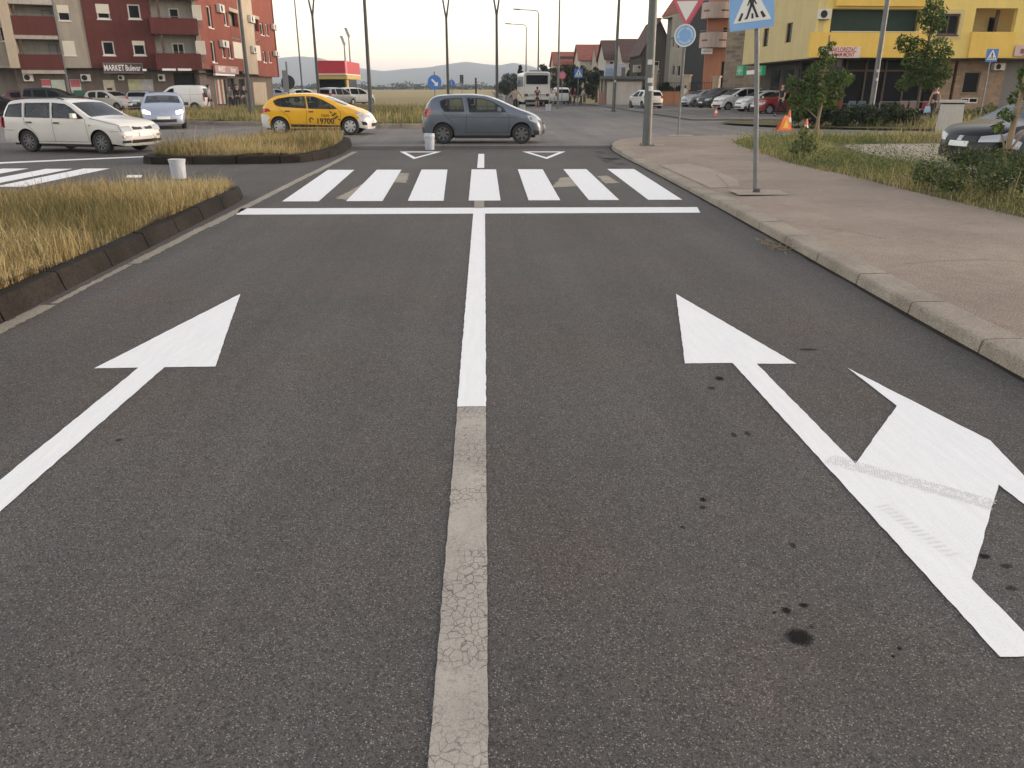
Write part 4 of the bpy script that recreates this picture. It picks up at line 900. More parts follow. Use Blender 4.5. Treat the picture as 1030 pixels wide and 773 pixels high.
def tree(label, base, trunk, tr0, cs, n, size, cols=LF, bark=M_bark, name='young_tree', limbs=True, group=None, weights=(.5, .3, .2), stake=None):
    t = thing(name, label, 'tree', base, 0, group); b = MB(); tk = [Vector(p) for p in trunk]
    m = len(tk); b.tube(tk, [tr0 * (1 - .6 * i / (m - 1)) for i in range(m)], 9)
    b.build('trunk', bark, t, smooth=True)
    if limbs:
        b = MB()
        for (x, y, z, r) in cs[:14]:
            e = Vector((x, y, z)); k = min(range(m), key=lambda i: abs(tk[i].z - (z - .45 * (e.xy - tk[i].xy).length - .15))); s0 = tk[k]
            if (e - s0).length > .15: b.tube([s0, s0.lerp(e, .5) + Vector((0, 0, .06)), e], [tr0 * .38, tr0 * .25, tr0 * .1], 6)
        b.build('limbs', bark, t, smooth=True)
    pts = clumps(cs, n); leaves('crown', pts, size, cols, t, weights=list(weights))
    if stake: b = MB(); b.tube(stake, .022, 6); b.build('stake', M_bark2, t)
    return t
# young tree by the side road, with bushy uneven crown
bx = G(821, 139, .09)
cs = [(-.75, .1, 1.75, .42), (-.35, -.2, 1.45, .48), (.1, .1, 1.9, .55), (.5, -.1, 2.1, .4), (.85, .1, 2.15, .26), (-.2, .2, 2.35, .42), (.05, 0, 2.75, .33), (-.05, .05, 3.1, .24), (-1.05, 0, 2.05, .24), (.25, .3, 1.35, .4), (-.6, .3, 1.2, .35), (-.95, -.1, 1.35, .25), (.55, .1, 1.55, .3), (.1, -.1, 3.3, .15)]
cs = [(x - .02, y, z * .88, r * .92) for x, y, z, r in cs if z > 1.3]
tree('young bushy tree with pale bare trunk by the orange warning board', bx, [(0, 0, -.1), (-.02, 0, .6), (.03, 0, 1.2), (-.05, 0, 1.9), (.02, 0, 2.6), (.0, 0, 3.2)], .065, cs, 3300, .062, weights=(.5, .3, .2), stake=[(-.28, .1, .9), (-.22, .05, 1.5), (-.1, 0, 2.0)])
bx = G(919, 124, .09)
cs = [(0, 0, 5.2, .42), (.1, .1, 4.85, .55), (-.3, 0, 4.6, .42), (.35, 0, 4.35, .4), (.05, 0, 4.25, .5), (-.9, .1, 3.45, .5), (-.3, .2, 3.3, .6), (.5, -.1, 3.35, .6), (1.0, .1, 3.0, .4), (-.6, -.1, 2.75, .55), (.1, .2, 2.6, .65), (.8, 0, 2.4, .5), (-1.15, .1, 3.7, .28), (-.35, .1, 2.05, .5), (.4, .1, 1.9, .5), (.95, .1, 1.85, .35), (-.75, .1, 1.75, .4), (1.2, 0, 2.2, .28)]
tree('slender young tree with a tiered crown before the yellow block', bx, [(0, 0, -.1), (.04, 0, 1.0), (-.02, 0, 2.2), (.05, 0, 3.6), (.03, 0, 5.1)], .07, cs, 5600, .075, bark=M_bark2, weights=(.45, .4, .15))
bx = G(1003, 196, .09)
cs = [(.05, .1, 1.45, .13), (-.12, 0, 1.2, .12), (.22, .1, 1.75, .2), (.12, 0, 1.6, .15), (.42, .1, 1.45, .2), (.42, 0, 1.95, .24), (.25, .2, 2.1, .16), (-.16, .1, 1.02, .09), (.4, 0, 2.35, .28), (.1, .1, 1.85, .12), (.5, .1, 1.25, .16)]
tree('thin tree with a bare pale trunk at the right edge before the parked saloons', bx, [(0, 0, -.1), (.01, 0, .6), (.03, 0, 1.2), (.06, 0, 1.9), (.12, 0, 2.6)], .058, cs, 1900, .045, weights=(.5, .15, .35))
# hedge and bushes before the bar terrace
def bush(label, name, cat, base, cs, n, size, cols, weights=(.5, .3, .2), group=None):
    t = thing(name, label, cat, base, 0, group); leaves('foliage', clumps(cs, n, .45), size, cols, t, weights=list(weights))
    for (x, y, z, r) in cs[:10]: b = MB(); b.tube([(x * .6, y * .6, -.1), (x, y, z)], [.02, .008], 5); b.build('stem', M_bark2, t)
    return t
g0 = G(862, 127, .09)
bush('long dark green hedge before the bar terrace', 'hedge', 'hedge', g0, [(-1.9 + i * .42, .3 * math.sin(i * 2.3), .45 + .12 * math.sin(i * 1.7), .5) for i in range(11)], 8000, .065, LD + LF[:1], (.35, .3, .2, .15))
g0 = G(812, 127, .09)
bush('leafy bush beside the pale trunk of the young tree', 'bush', 'bush', g0, [(-.5, .2, .5, .45), (0, .3, .7, .5), (.6, .2, .6, .45), (.9, 0, .9, .35)], 1500, .09, LF)
g0 = G(978, 121, .09)
bush('low ragged bushes below the brick wall of the bar', 'bush', 'bush', g0, [(-1.6 + i * .6, 0, .35 + .15 * math.sin(i * 2), .4) for i in range(8)], 1600, .08, [GREEN[1], GREEN[3], GREEN[0]])
# weeds on the verge (leafy ground cover) and the tall dark weed clump
WEED = [leafmat('weed_leaf_green', (.12, .15, .06)), leafmat('weed_leaf_dark', (.06, .085, .035)), leafmat('weed_leaf_pale', (.22, .22, .10))]
pp = []
for i in range(200):
    y = random.uniform(10.2, 26.0); x0 = 7.12 if y < 22 else 7.2 + (y - 22) * .18; x = random.uniform(x0, 9.2)
    h = random.uniform(.12, .48) * (1.35 if x > 8.2 and y < 19 else 1) * (1.15 if y < 19 else .9); k = int(60 * (h / .3)); r_ = random.uniform(.12, .26)
    q = rng.normal(size=(k, 3)) * np.array([r_, r_, 0]); q[:, 2] = rng.uniform(.02, h, k); pp.append(q + np.array([x, y, .09]))
tag(leaves('verge_weeds', np.concatenate(pp), .023, WEED, None, .6, [.42, .2, .38]), 'leafy green weeds covering the verge', kind='stuff')
g0 = Vector((7.85, 12.2, .09))
bush('tall dark green weed clump spilling before the black saloon', 'weed_clump', 'plant', g0, [(x, y, z * .95, r * .9) for x, y, z, r in [(-.6, .2, .3, .3), (-.1, -.2, .38, .36), (.25, .3, .5, .36), (.55, -.3, .34, .34), (.75, .3, .62, .3), (.3, -.6, .25, .3), (.95, -.5, .45, .3), (1.0, .1, .75, .22), (-.5, 1.1, .3, .3), (.3, 1.2, .45, .34)]], 7000, .026, [WEED[1], WEED[0], LD[1]], (.45, .3, .25))
for (px, py, h, lab) in ((805, 160, .75, 'bushy upright weed before the young tree'), (178, 158, .22, 'green weed on the second median island')):
    g0 = G(px, py, .1); bush(lab, 'weed_clump', 'plant', g0, [(-.12, 0, h * .35, h * .28), (.1, .05, h * .6, h * .26), (0, 0, h * .85, h * .16), (.2, 0, h * .35, h * .25)], 420, .05, [WEED[0], WEED[1], GREEN[0]])
# far plain: tree line, trees behind the coach, evergreens before the houses
pts = []
for i in range(330):
    x = -560 + i * 2.3 + random.uniform(-1, 1); h = random.uniform(1.5, 4.6) * (1.3 if random.random() < .12 else 1)
    if x > 60: break
    k = 70; q = rng.normal(size=(k, 3)) * np.array([2.2, 2.5, 0]); q[:, 2] = rng.uniform(0, 1, k) ** .8 * h; pts.append(q + np.array([x, 640 + random.uniform(-25, 25), 0]))
for i in range(90):
    x = -330 + i * 2.4; h = random.uniform(2, 4.5); k = 60; q = rng.normal(size=(k, 3)) * np.array([1.8, 2, 0]); q[:, 2] = rng.uniform(0, 1, k) * h; pts.append(q + np.array([x, 430 + random.uniform(-15, 15), 0]))
tag(leaves('treeline', np.concatenate(pts), .8, LD, None, .2), 'dark line of trees far across the plain', kind='stuff')
def fartree(px, pybase, y, w_, h, label, conif=False, n=2600):
    p = at(px, pybase, y); base = Vector((p.x, y, 0)); cs = []
    for i in range(16):
        t = random.random(); z = h * (.15 + .8 * t); rr = w_ / 2 * ((1 - t * .85) if conif else math.sin(math.pi * (.18 + .75 * t)) * .85); a = random.uniform(0, 6.28)
        cs.append((rr * .7 * math.cos(a), rr * .7 * math.sin(a), z, max(.3, rr * .5)))
    return tree(label, base, [(0, 0, -.2), (0, 0, h * .4), (0, 0, h * .85)], .18, cs, n, max(.13, h * .034), LD, M_bark2, 'evergreen_tree' if conif else 'leafy_tree', False)
fartree(514, 98, 150, 5.5, 4.2, 'round dark tree left of the coach'); fartree(507, 98, 160, 4, 3.0, 'low dark tree furthest left of the coach'); fartree(524, 98, 140, 2.2, 5.4, 'narrow dark cypress beside the coach', True)
fartree(556, 98, 118, 5, 4.4, 'dark tree right of the coach roof'); fartree(572, 100, 104, 4.4, 4.6, 'dark tree behind the blue crossing sign'); fartree(588, 100, 102, 4, 4.4, 'dense tree left of the billboard'); fartree(600, 100, 100, 3.6, 4.0, 'dense tree touching the billboard'); fartree(545, 98, 126, 4, 5.0, 'tree top showing over the coach')
fartree(640, 100, 97, 2.2, 3.2, 'bush behind the white box over the garage'); fartree(690, 100, 90, 2.6, 2.3, 'bush behind the orange wall by the grey house'); fartree(668, 100, 89, 2.4, 2.1, 'dark bush behind the orange wall by the pillar')
fartree(652, 100, 112, 3.5, 7.0, 'tree in front of the dark gabled house'); fartree(638, 72, 120, 2.2, 6.8, 'tree between the two dark red roofs')
# mountains
PR = [(-400, 74), (0, 72), (120, 68), (200, 66), (260, 62), (300, 57), (320, 59), (345, 66), (365, 70), (385, 72), (405, 70), (430, 69), (455, 65), (470, 63), (487, 65), (503, 66.5), (515, 64), (528, 66), (545, 71), (570, 77), (620, 81), (800, 83), (1100, 82), (1500, 80)]
YM = 3500.
rd = [at(px, py, YM) for px, py in PR]; xs = [p.x for p in rd]; zs = [p.z * 1.06 for p in rd]
nx, ny = 260, 26; X = np.linspace(-2800, 2800, nx); Yv = np.linspace(2500, 4500, ny)
def fb(x, y): return sum(np.sin(x / (190 / 2 ** k) + k * 1.3 + np.sin(y / (160 / 2 ** k))) * np.sin(y / (140 / 2 ** k) + k + np.sin(x / (210 / 2 ** k))) / 1.9 ** k for k in range(5))
b = MB(); vs = []
for yv in Yv:
    for x in X:
        r_ = np.interp(x, xs, zs); t = (yv - 2500) / 1000 if yv <= YM else 1 - (yv - YM) / 1000 * .8
        vs.append((x, yv, max(-3, r_ * (max(0, t) ** 1.25) * (1 + .12 * (1 - t) * fb(x, yv)) + 2.0 * fb(x * 3, yv * 3) * min(1, t + .2))))
b.add(vs, [(j * nx + i, j * nx + i + 1, (j + 1) * nx + i + 1, (j + 1) * nx + i) for j in range(ny - 1) for i in range(nx - 1)])
o = b.build('mountains', earthmat('wooded_mountain', (.06, .07, .045), (.10, .095, .07), (.045, .055, .035)), smooth=True, fixn=False); tag(o, 'long low mountains far beyond the plain', kind='structure')
# the air
b = MB(); b.box(-6200, 6200, -700, 5600, -1.1, 142); hz = b.build('haze', []); tag(hz, 'thin evening haze over the plain', kind='stuff')
hm = bpy.data.materials.new('haze'); hm.use_nodes = True; nt = hm.node_tree; nt.nodes.remove(nt.nodes['Principled BSDF']); pvn = nt.nodes.new('ShaderNodeVolumePrincipled')
pvn.inputs['Color'].default_value = (.74, .85, 1.0, 1); pvn.inputs['Density'].default_value = .00025; pvn.inputs['Anisotropy'].default_value = 0.0
nt.links.new(pvn.outputs[0], nt.nodes['Material Output'].inputs['Volume']); hz.data.materials.append(hm)
# ------------------------------------------------------------------ poles, lamps, signs, small props
M_blue = mat('sign_blue', (.05, .17, .50), .45, var=.05); M_lblue = mat('faded_sign_blue', (.20, .38, .66), .5, var=.08); M_sred = mat('sign_red', (.50, .10, .14), .5); M_swhite = mat('sign_white', (.68, .68, .66), .5)
M_sback = mat('sign_back_grey', (.17, .18, .19), .6); M_sblack = mat('sign_black', (.02, .02, .025), .5)
def pole(t, pts, r0, r1, m, name='post', n=12):
    b = MB(); k = len(pts); b.tube(pts, [r0 + (r1 - r0) * i / (k - 1) for i in range(k)], n); return b.build(name, m, t, smooth=True)
def vlamp(label, x, y, split=6.3, top=9.6, group='forked dark lamp posts on the roundabout'):
    t = thing('street_lamp', label, 'street lamp', (x, y, .15), 0, group)
    pole(t, [(0, 0, -.2), (0, 0, 2.0), (0, 0, split)], .125, .085, M_darkpole)
    b = MB(); b.lathe([(0, 0), (.2, 0), (.2, .06), (.15, .1), (.14, .7), (.125, .75)], 14); b.build('base_sleeve', M_darkpole, t, smooth=True)
    for sg in (-1, 1):
        a = pole(t, [(0, 0, split - .1), (sg * .18, 0, split + 1.0), (sg * .55, 0, top)], .07, .05, M_darkpole, 'arm')
        b = MB(); b.hexa([(sg * .5, -.12, top), (sg * 1.15, -.1, top + .06), (sg * 1.15, .1, top + .06), (sg * .5, .12, top), (sg * .5, -.1, top + .09), (sg * 1.1, -.07, top + .11), (sg * 1.1, .07, top + .11), (sg * .5, .1, top + .09)]); b.build('lamp_head', M_darkpole, t, bevel=.02)
    return t
def px_at_y(px, py, y): p = at(px, py, y); return p.x
for px, py, y, lab in ((253, 115, 46, 'nearest forked lamp post rising left of the taxi'), (373, 110, 47, 'dark forked lamp post rising behind the taxi bonnet'), (321, 100, 62, 'forked lamp post rising from the taxi roof'), (451, 100, 64, 'forked lamp post behind the grey hatchback'), (500, 100, 61, 'forked lamp post at the right end of the roundabout')):
    vlamp(lab, px_at_y(px, py, y), y)
# white marker at the foot of the nearest lamp, dark shrub-like drum by the last one
g0 = G(506, 113); b = MB(); b.lathe([(0, 0), (.32, 0), (.36, .3), (.33, .95), (.2, 1.05), (0, 1.05)], 18, (g0.x, g0.y + 8, .1)); o = b.build('litter_bin', M_sback, smooth=True); tag(o, 'dark round litter bin behind the grey hatchback roof', 'litter bin')
def armlamp(label, px, py, y, top, arm, m=M_gal, r=.10, group='curved arm lamp posts along the far road'):
    p = at(px, py, y); t = thing('street_lamp', label, 'street lamp', (p.x, y, 0), 0, group)
    pole(t, [(0, 0, -.2), (0, 0, top * .5), (0, 0, top - .3)], r, r * .6, m)
    pole(t, [(0, 0, top - .35), (arm * .06, 0, top - .08), (arm * .3, 0, top), (arm, 0, top + .06)], r * .55, r * .4, m, 'arm', 8)
    b = MB(); s_ = 1 if arm > 0 else -1; b.hexa([(arm, -.16, top), (arm + s_ * .75, -.12, top + .06), (arm + s_ * .75, .12, top + .06), (arm, .16, top), (arm, -.12, top + .14), (arm + s_ * .7, -.08, top + .16), (arm + s_ * .7, .08, top + .16), (arm, .12, top + .14)]); b.build('lamp_head', m, t, bevel=.03); return t
armlamp('grey lamp post with a short right arm beside the coach', 561, 104, 70, 8.9, 1.0)
armlamp('grey lamp post with its arm to the left above the coach', 541, 100, 88, 9.0, -1.9)
armlamp('farthest grey lamp post with its arm to the left above the coach', 529, 100, 106, 8.9, -1.9)
# tall thin lamp with T arms far left
p = at(305, 100, 84); t = thing('street_lamp', 'thin pale lamp post with crossbar arms left of the filling station', 'street lamp', (p.x, 84, 0))
pole(t, [(0, 0, -.2), (0, 0, 5), (0, 0, 10.6)], .09, .06, M_gal); pole(t, [(-1.0, 0, 10.55), (0, 0, 10.65), (1.0, 0, 10.55)], .05, .05, M_gal, 'arm', 8)
for sg in (-1, 1): b = MB(); b.box(sg * 1.0 - .3, sg * 1.0 + .3, -.12, .12, 10.5, 10.62); b.build('lamp_head', M_gal, t, bevel=.02)
M_stick = mat('paper_sticker', (.55, .55, .53), .7)
def plainpole(label, x, y, z, r0, r1, h, lean=(0, 0), m=M_gal, stickers=(), name='lamp_post', base=True):
    t = thing(name, label, 'lamp post', (x, y, z)); pole(t, [(0, 0, -.1), (lean[0] * .5, lean[1] * .5, h * .5), (lean[0], lean[1], h)], r0, r1, m, 'post', 16)
    if base:
        b = MB(); b.box(-.2, .2, -.2, .2, -.02, .02); b.build('base_plate', M_darkpole, t)
        for sx in (-1, 1):
            for sy in (-1, 1): b = MB(); b.lathe([(0, .06), (.02, .06), (.022, .02)], 6, (sx * .15, sy * .15, 0)); b.build('anchor_bolt', M_gal, t)
    for zz, a in stickers:
        b = MB(); r_ = r0 + (r1 - r0) * zz / h + .004; n = 6
        for k in range(n):
            t0, t1 = a + k * .18, a + (k + 1) * .18; q = [(r_ * math.cos(t0) + lean[0] * zz / h, r_ * math.sin(t0) + lean[1] * zz / h), (r_ * math.cos(t1) + lean[0] * zz / h, r_ * math.sin(t1) + lean[1] * zz / h)]
            b.quad((*q[0], zz), (*q[1], zz), (*q[1], zz + .13), (*q[0], zz + .13))
        b.build('sticker', M_stick, t)
    b = MB(); b.tube([(lean[0], lean[1], h - .05), (lean[0] * 1.1, lean[1] + .4, h + .25), (lean[0], lean[1] + 1.5, h + .4)], [r1, r1 * .8, r1 * .7], 10); b.build('arm', m, t, smooth=True)
    b = MB(); b.box(lean[0] - .14, lean[0] + .14, lean[1] + 1.4, lean[1] + 2.1, h + .34, h + .48); b.build('lamp_head', m, t, bevel=.03); return t
M_gpole = mat('grey_green_pole_paint', (.105, .115, .112), .55, .2, var=.2, scale=3)
plainpole('thick grey lamp post on the pavement corner with paper stickers', 4.75, 24.0, .1, .135, .105, 8.5, (-.10, .05), M_gpole, ((1.72, -2.2), (2.2, -2.4), (1.5, -1.9)))
p = at(617, 110, 62); plainpole('slim grey lamp post before the garage door', p.x, 62, .05, .13, .09, 9.5, (.10, 0), M_gpole, ((2.0, -2.0),))
p = at(875, 118, 41.5); plainpole('grey lamp post standing before the bar terrace', p.x, 41.5, .1, .13, .10, 9.0, (.0, 0), M_gal, ((2.3, -2.2), (1.9, -2.0)))
# signs : local frame faces -y
def plate(poly, th, m, name, t, z=0, y=0, tilt=None, back=True):
    b = MB(); n = len(poly); vs = [(px_, y, pz_ + z) for px_, pz_ in poly] + [(px_, y + th, pz_ + z) for px_, pz_ in poly]
    b.add(vs, [tuple(range(n)), tuple(range(n, 2 * n))[::-1]] + [(i, (i + 1) % n, n + (i + 1) % n, n + i) for i in range(n)]); return b.build(name, m, t)
def circ(r, n=32, cx=0, cz=0): return [(cx + r * math.cos(2 * math.pi * k / n), cz + r * math.sin(2 * math.pi * k / n)) for k in range(n)]
def rot(poly, a, cx=0, cz=0): c, s_ = math.cos(a), math.sin(a); return [(cx + (x - cx) * c - (z - cz) * s_, cz + (x - cx) * s_ + (z - cz) * c) for x, z in poly]
def crosswalk(t, S, zc, mblue, tilt=0, y=-.07):
    rr = lambda P: [(x * S, z * S) for x, z in rot(P, tilt)]
    plate(rr([(-.5, -.5), (.5, -.5), (.5, .5), (-.5, .5)]), .02, [mblue], 'sign_plate', t, zc, y)
    plate(rr([(-.43, -.34), (.43, -.34), (.02, .44), (-.02, .44)]), .003, M_swhite, 'white_triangle', t, zc, y - .004)
    ink = [[(-.32, -.30), (-.26, -.30), (-.19, -.15), (-.24, -.14)], [(-.02, -.28), (.03, -.28), (.025, -.17), (-.015, -.17)], [(.24, -.29), (.31, -.27), (.23, -.14), (.18, -.16)],
           [(-.18, -.28), (-.11, -.28), (-.08, -.22), (.02, .02), (-.03, .04), (-.13, -.22)], [(.08, -.27), (.15, -.27), (.13, -.22), (.03, .04), (-.02, .02), (.07, -.2)], [(-.04, .0), (.04, .0), (.05, .14), (.02, .17), (-.02, .17), (-.05, .14)],
           [(-.11, .0), (-.09, -.01), (-.02, .12), (-.05, .14)], [(.11, .02), (.09, .0), (.02, .12), (.05, .14)], circ(.036, 12, 0, .215)]
    for P in ink: plate(rr(P), .003, M_sblack, 'walking_figure', t, zc, y - .008)
def signpost(label, x, y, z, h, lean=(0, 0), r=.03, m=M_gal, rz=0, name='road_sign'):
    t = thing(name, label, 'road sign', (x, y, z), rz); pole(t, [(0, 0, -.2), (lean[0] * .5, lean[1] * .5, h * .5), (lean[0], lean[1], h)], r, r, m); return t
t = signpost('large blue pedestrian crossing sign on a leaning post by the kerb', 4.40, 12.95, .1, 3.15, (-.33, 0), .038, rz=R(-4))
crosswalk(t, .66, 2.75, M_lblue, R(7)); b = MB(); b.lathe([(.038, 0), (.06, .0), (.06, .05), (.04, .06)], 12); b.build('collar', M_darkpole, t)
for o in t.children:
    if o.name.split('.')[0] not in ('post', 'collar'): o.location.x -= .38
t = signpost('red and white give way sign above a round blue roundabout sign', 6.88, 29.2, .1, 5.05, (.02, 0), .032, rz=R(-14))
def tri(s_, cz): h = s_ * .866; return [(-s_ / 2, cz + h * .5), (s_ / 2, cz + h * .5), (0, cz - h * .5)]
zt = at(675, 13, 29.2).z - .1; zr = at(675, 36, 29.2).z - .1
plate(tri(1.02, 0), .02, M_sred, 'give_way_plate', t, zt, -.06); plate(tri(.70, .047), .003, M_swhite, 'white_triangle', t, zt, -.064)
q = plate(tri(1.02, .1), .02, M_sred, 'give_way_plate', t, zt, .06); q.rotation_euler = (0, 0, R(10)); q.location = (.13, .10, -.02)
plate(circ(.36), .02, M_lblue, 'roundabout_plate', t, zr, -.06)
ringo = circ(.36); ringi = circ(.32)
b = MB(); n = 32; b.add([(x, -.064, z + zr) for x, z in ringo] + [(x, -.064, z + zr) for x, z in ringi], [(i, (i + 1) % n, n + (i + 1) % n, n + i) for i in range(n)]); b.build('sign_rim', M_swhite, t)
for k in range(3):
    b = MB(); a0 = R(100 + 120 * k); m_ = 9
    for j in range(m_):
        t0, t1 = a0 + R(85) * j / m_, a0 + R(85) * (j + 1) / m_; b.quad(*[(rr_ * math.cos(a), -.066, zr + rr_ * math.sin(a)) for rr_, a in ((.21, t0), (.26, t0), (.26, t1), (.21, t1))])
    a = a0 + R(85); b.add([(.17 * math.cos(a), -.066, zr + .17 * math.sin(a)), (.30 * math.cos(a), -.066, zr + .30 * math.sin(a)), (.235 * math.cos(a + .45), -.066, zr + .235 * math.sin(a + .45))], [(0, 1, 2)]); b.build('white_arrow', mat('faded_arrow', (.42, .52, .66), .5), t)
b = MB(); b.tube([(-.34, .0, zr - .05), (-.62, .0, zr - .12)], .03, 6); b.build('bracket', M_gal, t)
# round blue keep-right sign on the island
p = at(438, 110, 40.5); t = signpost('round blue keep-right sign on the roundabout behind the grey hatchback', p.x, 40.5, .2, 2.2)
zz = at(437, 83, 40.5).z - .2; plate(circ(.33), .02, M_blue, 'sign_plate', t, zz, -.05)
for P in ([(-.16, .10), (-.10, .16), (.09, -.03), (.03, -.09)], [(.16, -.16), (.16, .04), (-.04, -.16)]): plate(P, .003, M_swhite, 'white_arrow', t, zz, -.054)
p = at(455, 110, 88); t = signpost('small round blue sign far behind the grey hatchback', p.x, 88, .0, 2.6); plate(circ(.33), .02, M_blue, 'sign_plate', t, 2.1, -.05); plate([(-.02, -.2), (.02, -.2), (.02, .2), (-.02, .2)], .003, M_swhite, 'white_arrow', t, 2.1, -.054)
p = at(292, 110, 50); t = signpost('round sign seen from its grey back left of the taxi roof', p.x, 50, .1, 3.0, r=.05); zz = at(292, 83, 50).z - .1
plate(circ(.40), .02, M_sblack, 'sign_plate', t, zz, .05); plate([(-.28, -.45), (.0, -.45), (.0, .75), (-.28, .75)], .02, M_sback, 'sign_back', t, zz - .1, -.05)
p = at(465, 110, 95); t = thing('traffic_light', 'dark traffic light head far behind the grey hatchback', 'traffic light', (p.x, 95, 0)); pole(t, [(0, 0, 0), (0, 0, 2.2)], .03, .03, M_gal); b = MB(); b.box(-.2, .2, -.12, .12, 2.1, 3.0); b.build('signal_head', M_sblack, t, bevel=.03)
for k, c in enumerate(('red', 'amber', 'green')): b = MB(); b.lathe([(0, -.14), (.09, -.14), (.11, -.2), (.12, -.2), (.12, -.12)], 12, (0, 0, 2.28 + (2 - k) * .27), 'y'); b.build('signal_lens', M_sback, t)
p = at(479, 110, 82); t = thing('bollard_post', 'dark square post far behind the grey hatchback', 'post', (p.x, 82, 0)); b = MB(); b.box(-.09, .09, -.09, .09, 0, 2.5); b.build('post', M_bark2, t); b = MB(); b.box(-.11, .11, -.11, .11, 2.5, 2.56); b.build('cap', M_sback, t)
p = at(994, 120, 39.5); t = signpost('blue pedestrian crossing sign on a slim post before the brick wall', at(985, 120, 39.5).x, 39.5, .1, 3.1, (-.04, 0), .035, M_gal)
crosswalk(t, .56, at(994, 56, 39.5).z - .1, M_blue, R(1)); 
for o in t.children:
    if o.name.split('.')[0] != 'post': o.location.x -= .03
p = at(581, 104, 80); t = signpost('small blue pedestrian crossing sign far beside the dark trees', p.x, 80, .05, 3.2, (0, 0), .035, M_gal); crosswalk(t, .8, at(581, 74, 80).z - .05, M_blue)
p = at(562.5, 104, 69.6); t = signpost('small round red sign on the far road right of the coach', p.x + .15, 69.0, .05, 3.0, (0, 0), .03, M_gal); plate(circ(.3), .02, M_sred, 'sign_plate', t, at(562, 76, 69).z - .05, -.05); plate(circ(.2), .003, mat('pink_sign_face', (.45, .2, .22), .6), 'sign_face', t, at(562, 76, 69).z - .05, -.054)
# buckets
M_pail = mat('white_pail', (.42, .45, .50), .45, var=.08); M_lid = mat('pail_rim', (.42, .41, .37), .5)
def bucket(label, x, y, z, h=.36, r=.155, lid=True, group='white paint buckets'):
    t = thing('paint_bucket', label, 'bucket', (x, y, z), random.uniform(0, 6), group)
    b = MB(); b.lathe([(0, 0), (r * .86, 0), (r * .87, .01), (r * .98, h * .86), (r * 1.04, h * .87), (r * 1.04, h * .9), (r, h * .91), (r, h)] + ([(r * .9, h * .99), (r * .85, h * .05), (0, h * .05)] if not lid else []), 22); b.build('pail', M_pail, t, smooth=True)
    if lid: b = MB(); b.lathe([(r * 1.05, h * .95), (r * 1.07, h * .96), (r * 1.07, h * 1.02), (r * .95, h * 1.03), (r * .93, h * 1.0), (0, h * 1.0)], 22); b.build('lid', M_lid, t, smooth=True)
    b = MB(); b.tube([(r * 1.05 * math.cos(a), r * 1.05 * math.sin(a) * .4 - r * .8, h * .85 - .10 * math.sin(a)) for a in [math.pi * k / 10 for k in range(11)]], .004, 5); b.build('handle', M_gal, t); return t
bucket('white paint bucket with a lid standing by the second median island', -6.09, 16.35, .004)
t = bucket('white paint bucket stacked in another beside the left give way triangle', -1.60, 23.9, .004, .38, .15, False)
b = MB(); b.lathe([(.14, .34), (.16, .36), (.16, .40), (.15, .42), (.15, .45), (.13, .45), (.12, .36)], 20); b.build('inner_pail', M_pail, t, smooth=True)
g0 = G(525.5, 112); bucket('pale pink tub by the bending man near the coach', g0.x, g0.y, .0, .45, .22, True, 'pale tubs behind the coach'); g0 = G(551.5, 112); bucket('pale pink tub at the right rear corner of the coach', g0.x, g0.y, .0, .48, .22, True, 'pale tubs behind the coach')
# roadworks boards and cones
M_org = mat('signal_orange', (.75, .20, .03), .5, var=.1); M_cone = mat('cone_orange', (.7, .13, .05), .5); M_yel2 = mat('board_yellow', (.75, .42, .05), .5)
g0 = G(786, 131.5); t = thing('warning_board', 'folding orange roadworks board on the side road', 'warning board', (g0.x + .15, g0.y, 0), R(12)); t.scale = (.72, .72, .72)
b = MB(); b.add([(-.42, -.02, 0), (.38, -.02, 0), (.22, .22, .82), (.02, .22, .82), (-.42, .02, 0), (.38, .02, 0), (.22, .25, .82), (.02, .25, .82)], [(3, 2, 1, 0), (4, 5, 6, 7), (0, 1, 5, 4), (1, 2, 6, 5), (2, 3, 7, 6), (3, 0, 4, 7)]); b.build('front_panel', M_org, t)
b = MB(); b.add([(-.2, .015, .14), (.2, .015, .14), (.12, .15, .6)], [(0, 1, 2)]); o = b.build('yellow_triangle', M_yel2, t); o.location.y = -.03
b = MB(); b.add([(-.38, .5, 0), (.38, .5, 0), (.22, .27, .8), (.02, .27, .8)], [(0, 1, 2, 3)]); b.build('back_panel', M_org, t); b = MB(); b.box(-.5, .45, -.1, .06, 0, .06); b.build('foot', M_cone, t)
def cone(label, x, y, h, z=0, group='orange traffic cones'):
    t = thing('traffic_cone', label, 'traffic cone', (x, y, z), 0, group); b = MB(); b.box(-h * .27, h * .27, -h * .27, h * .27, 0, .035); b.build('foot', M_cone, t)
    b = MB(); b.lathe([(h * .2, .03), (h * .04, h), (0, h)], 16); b.build('cone_body', M_cone, t, smooth=True); b = MB(); b.lathe([(h * .15, h * .36), (h * .10, h * .62)], 16); o = b.build('reflective_band', M_swhite, t, smooth=True)
    o.scale = (1.03, 1.03, 1); return t
g0 = G(791.5, 130.5); cone('tall orange cone rising behind the folding board', g0.x + .22, g0.y + .5, .78); g0 = G(813, 135); cone('small cone at the foot of the young bushy tree', g0.x, g0.y + .3, .55); g0 = G(720, 117.5); cone('small cone on the forecourt left of the crossing sign post', g0.x, g0.y, .6, .0)
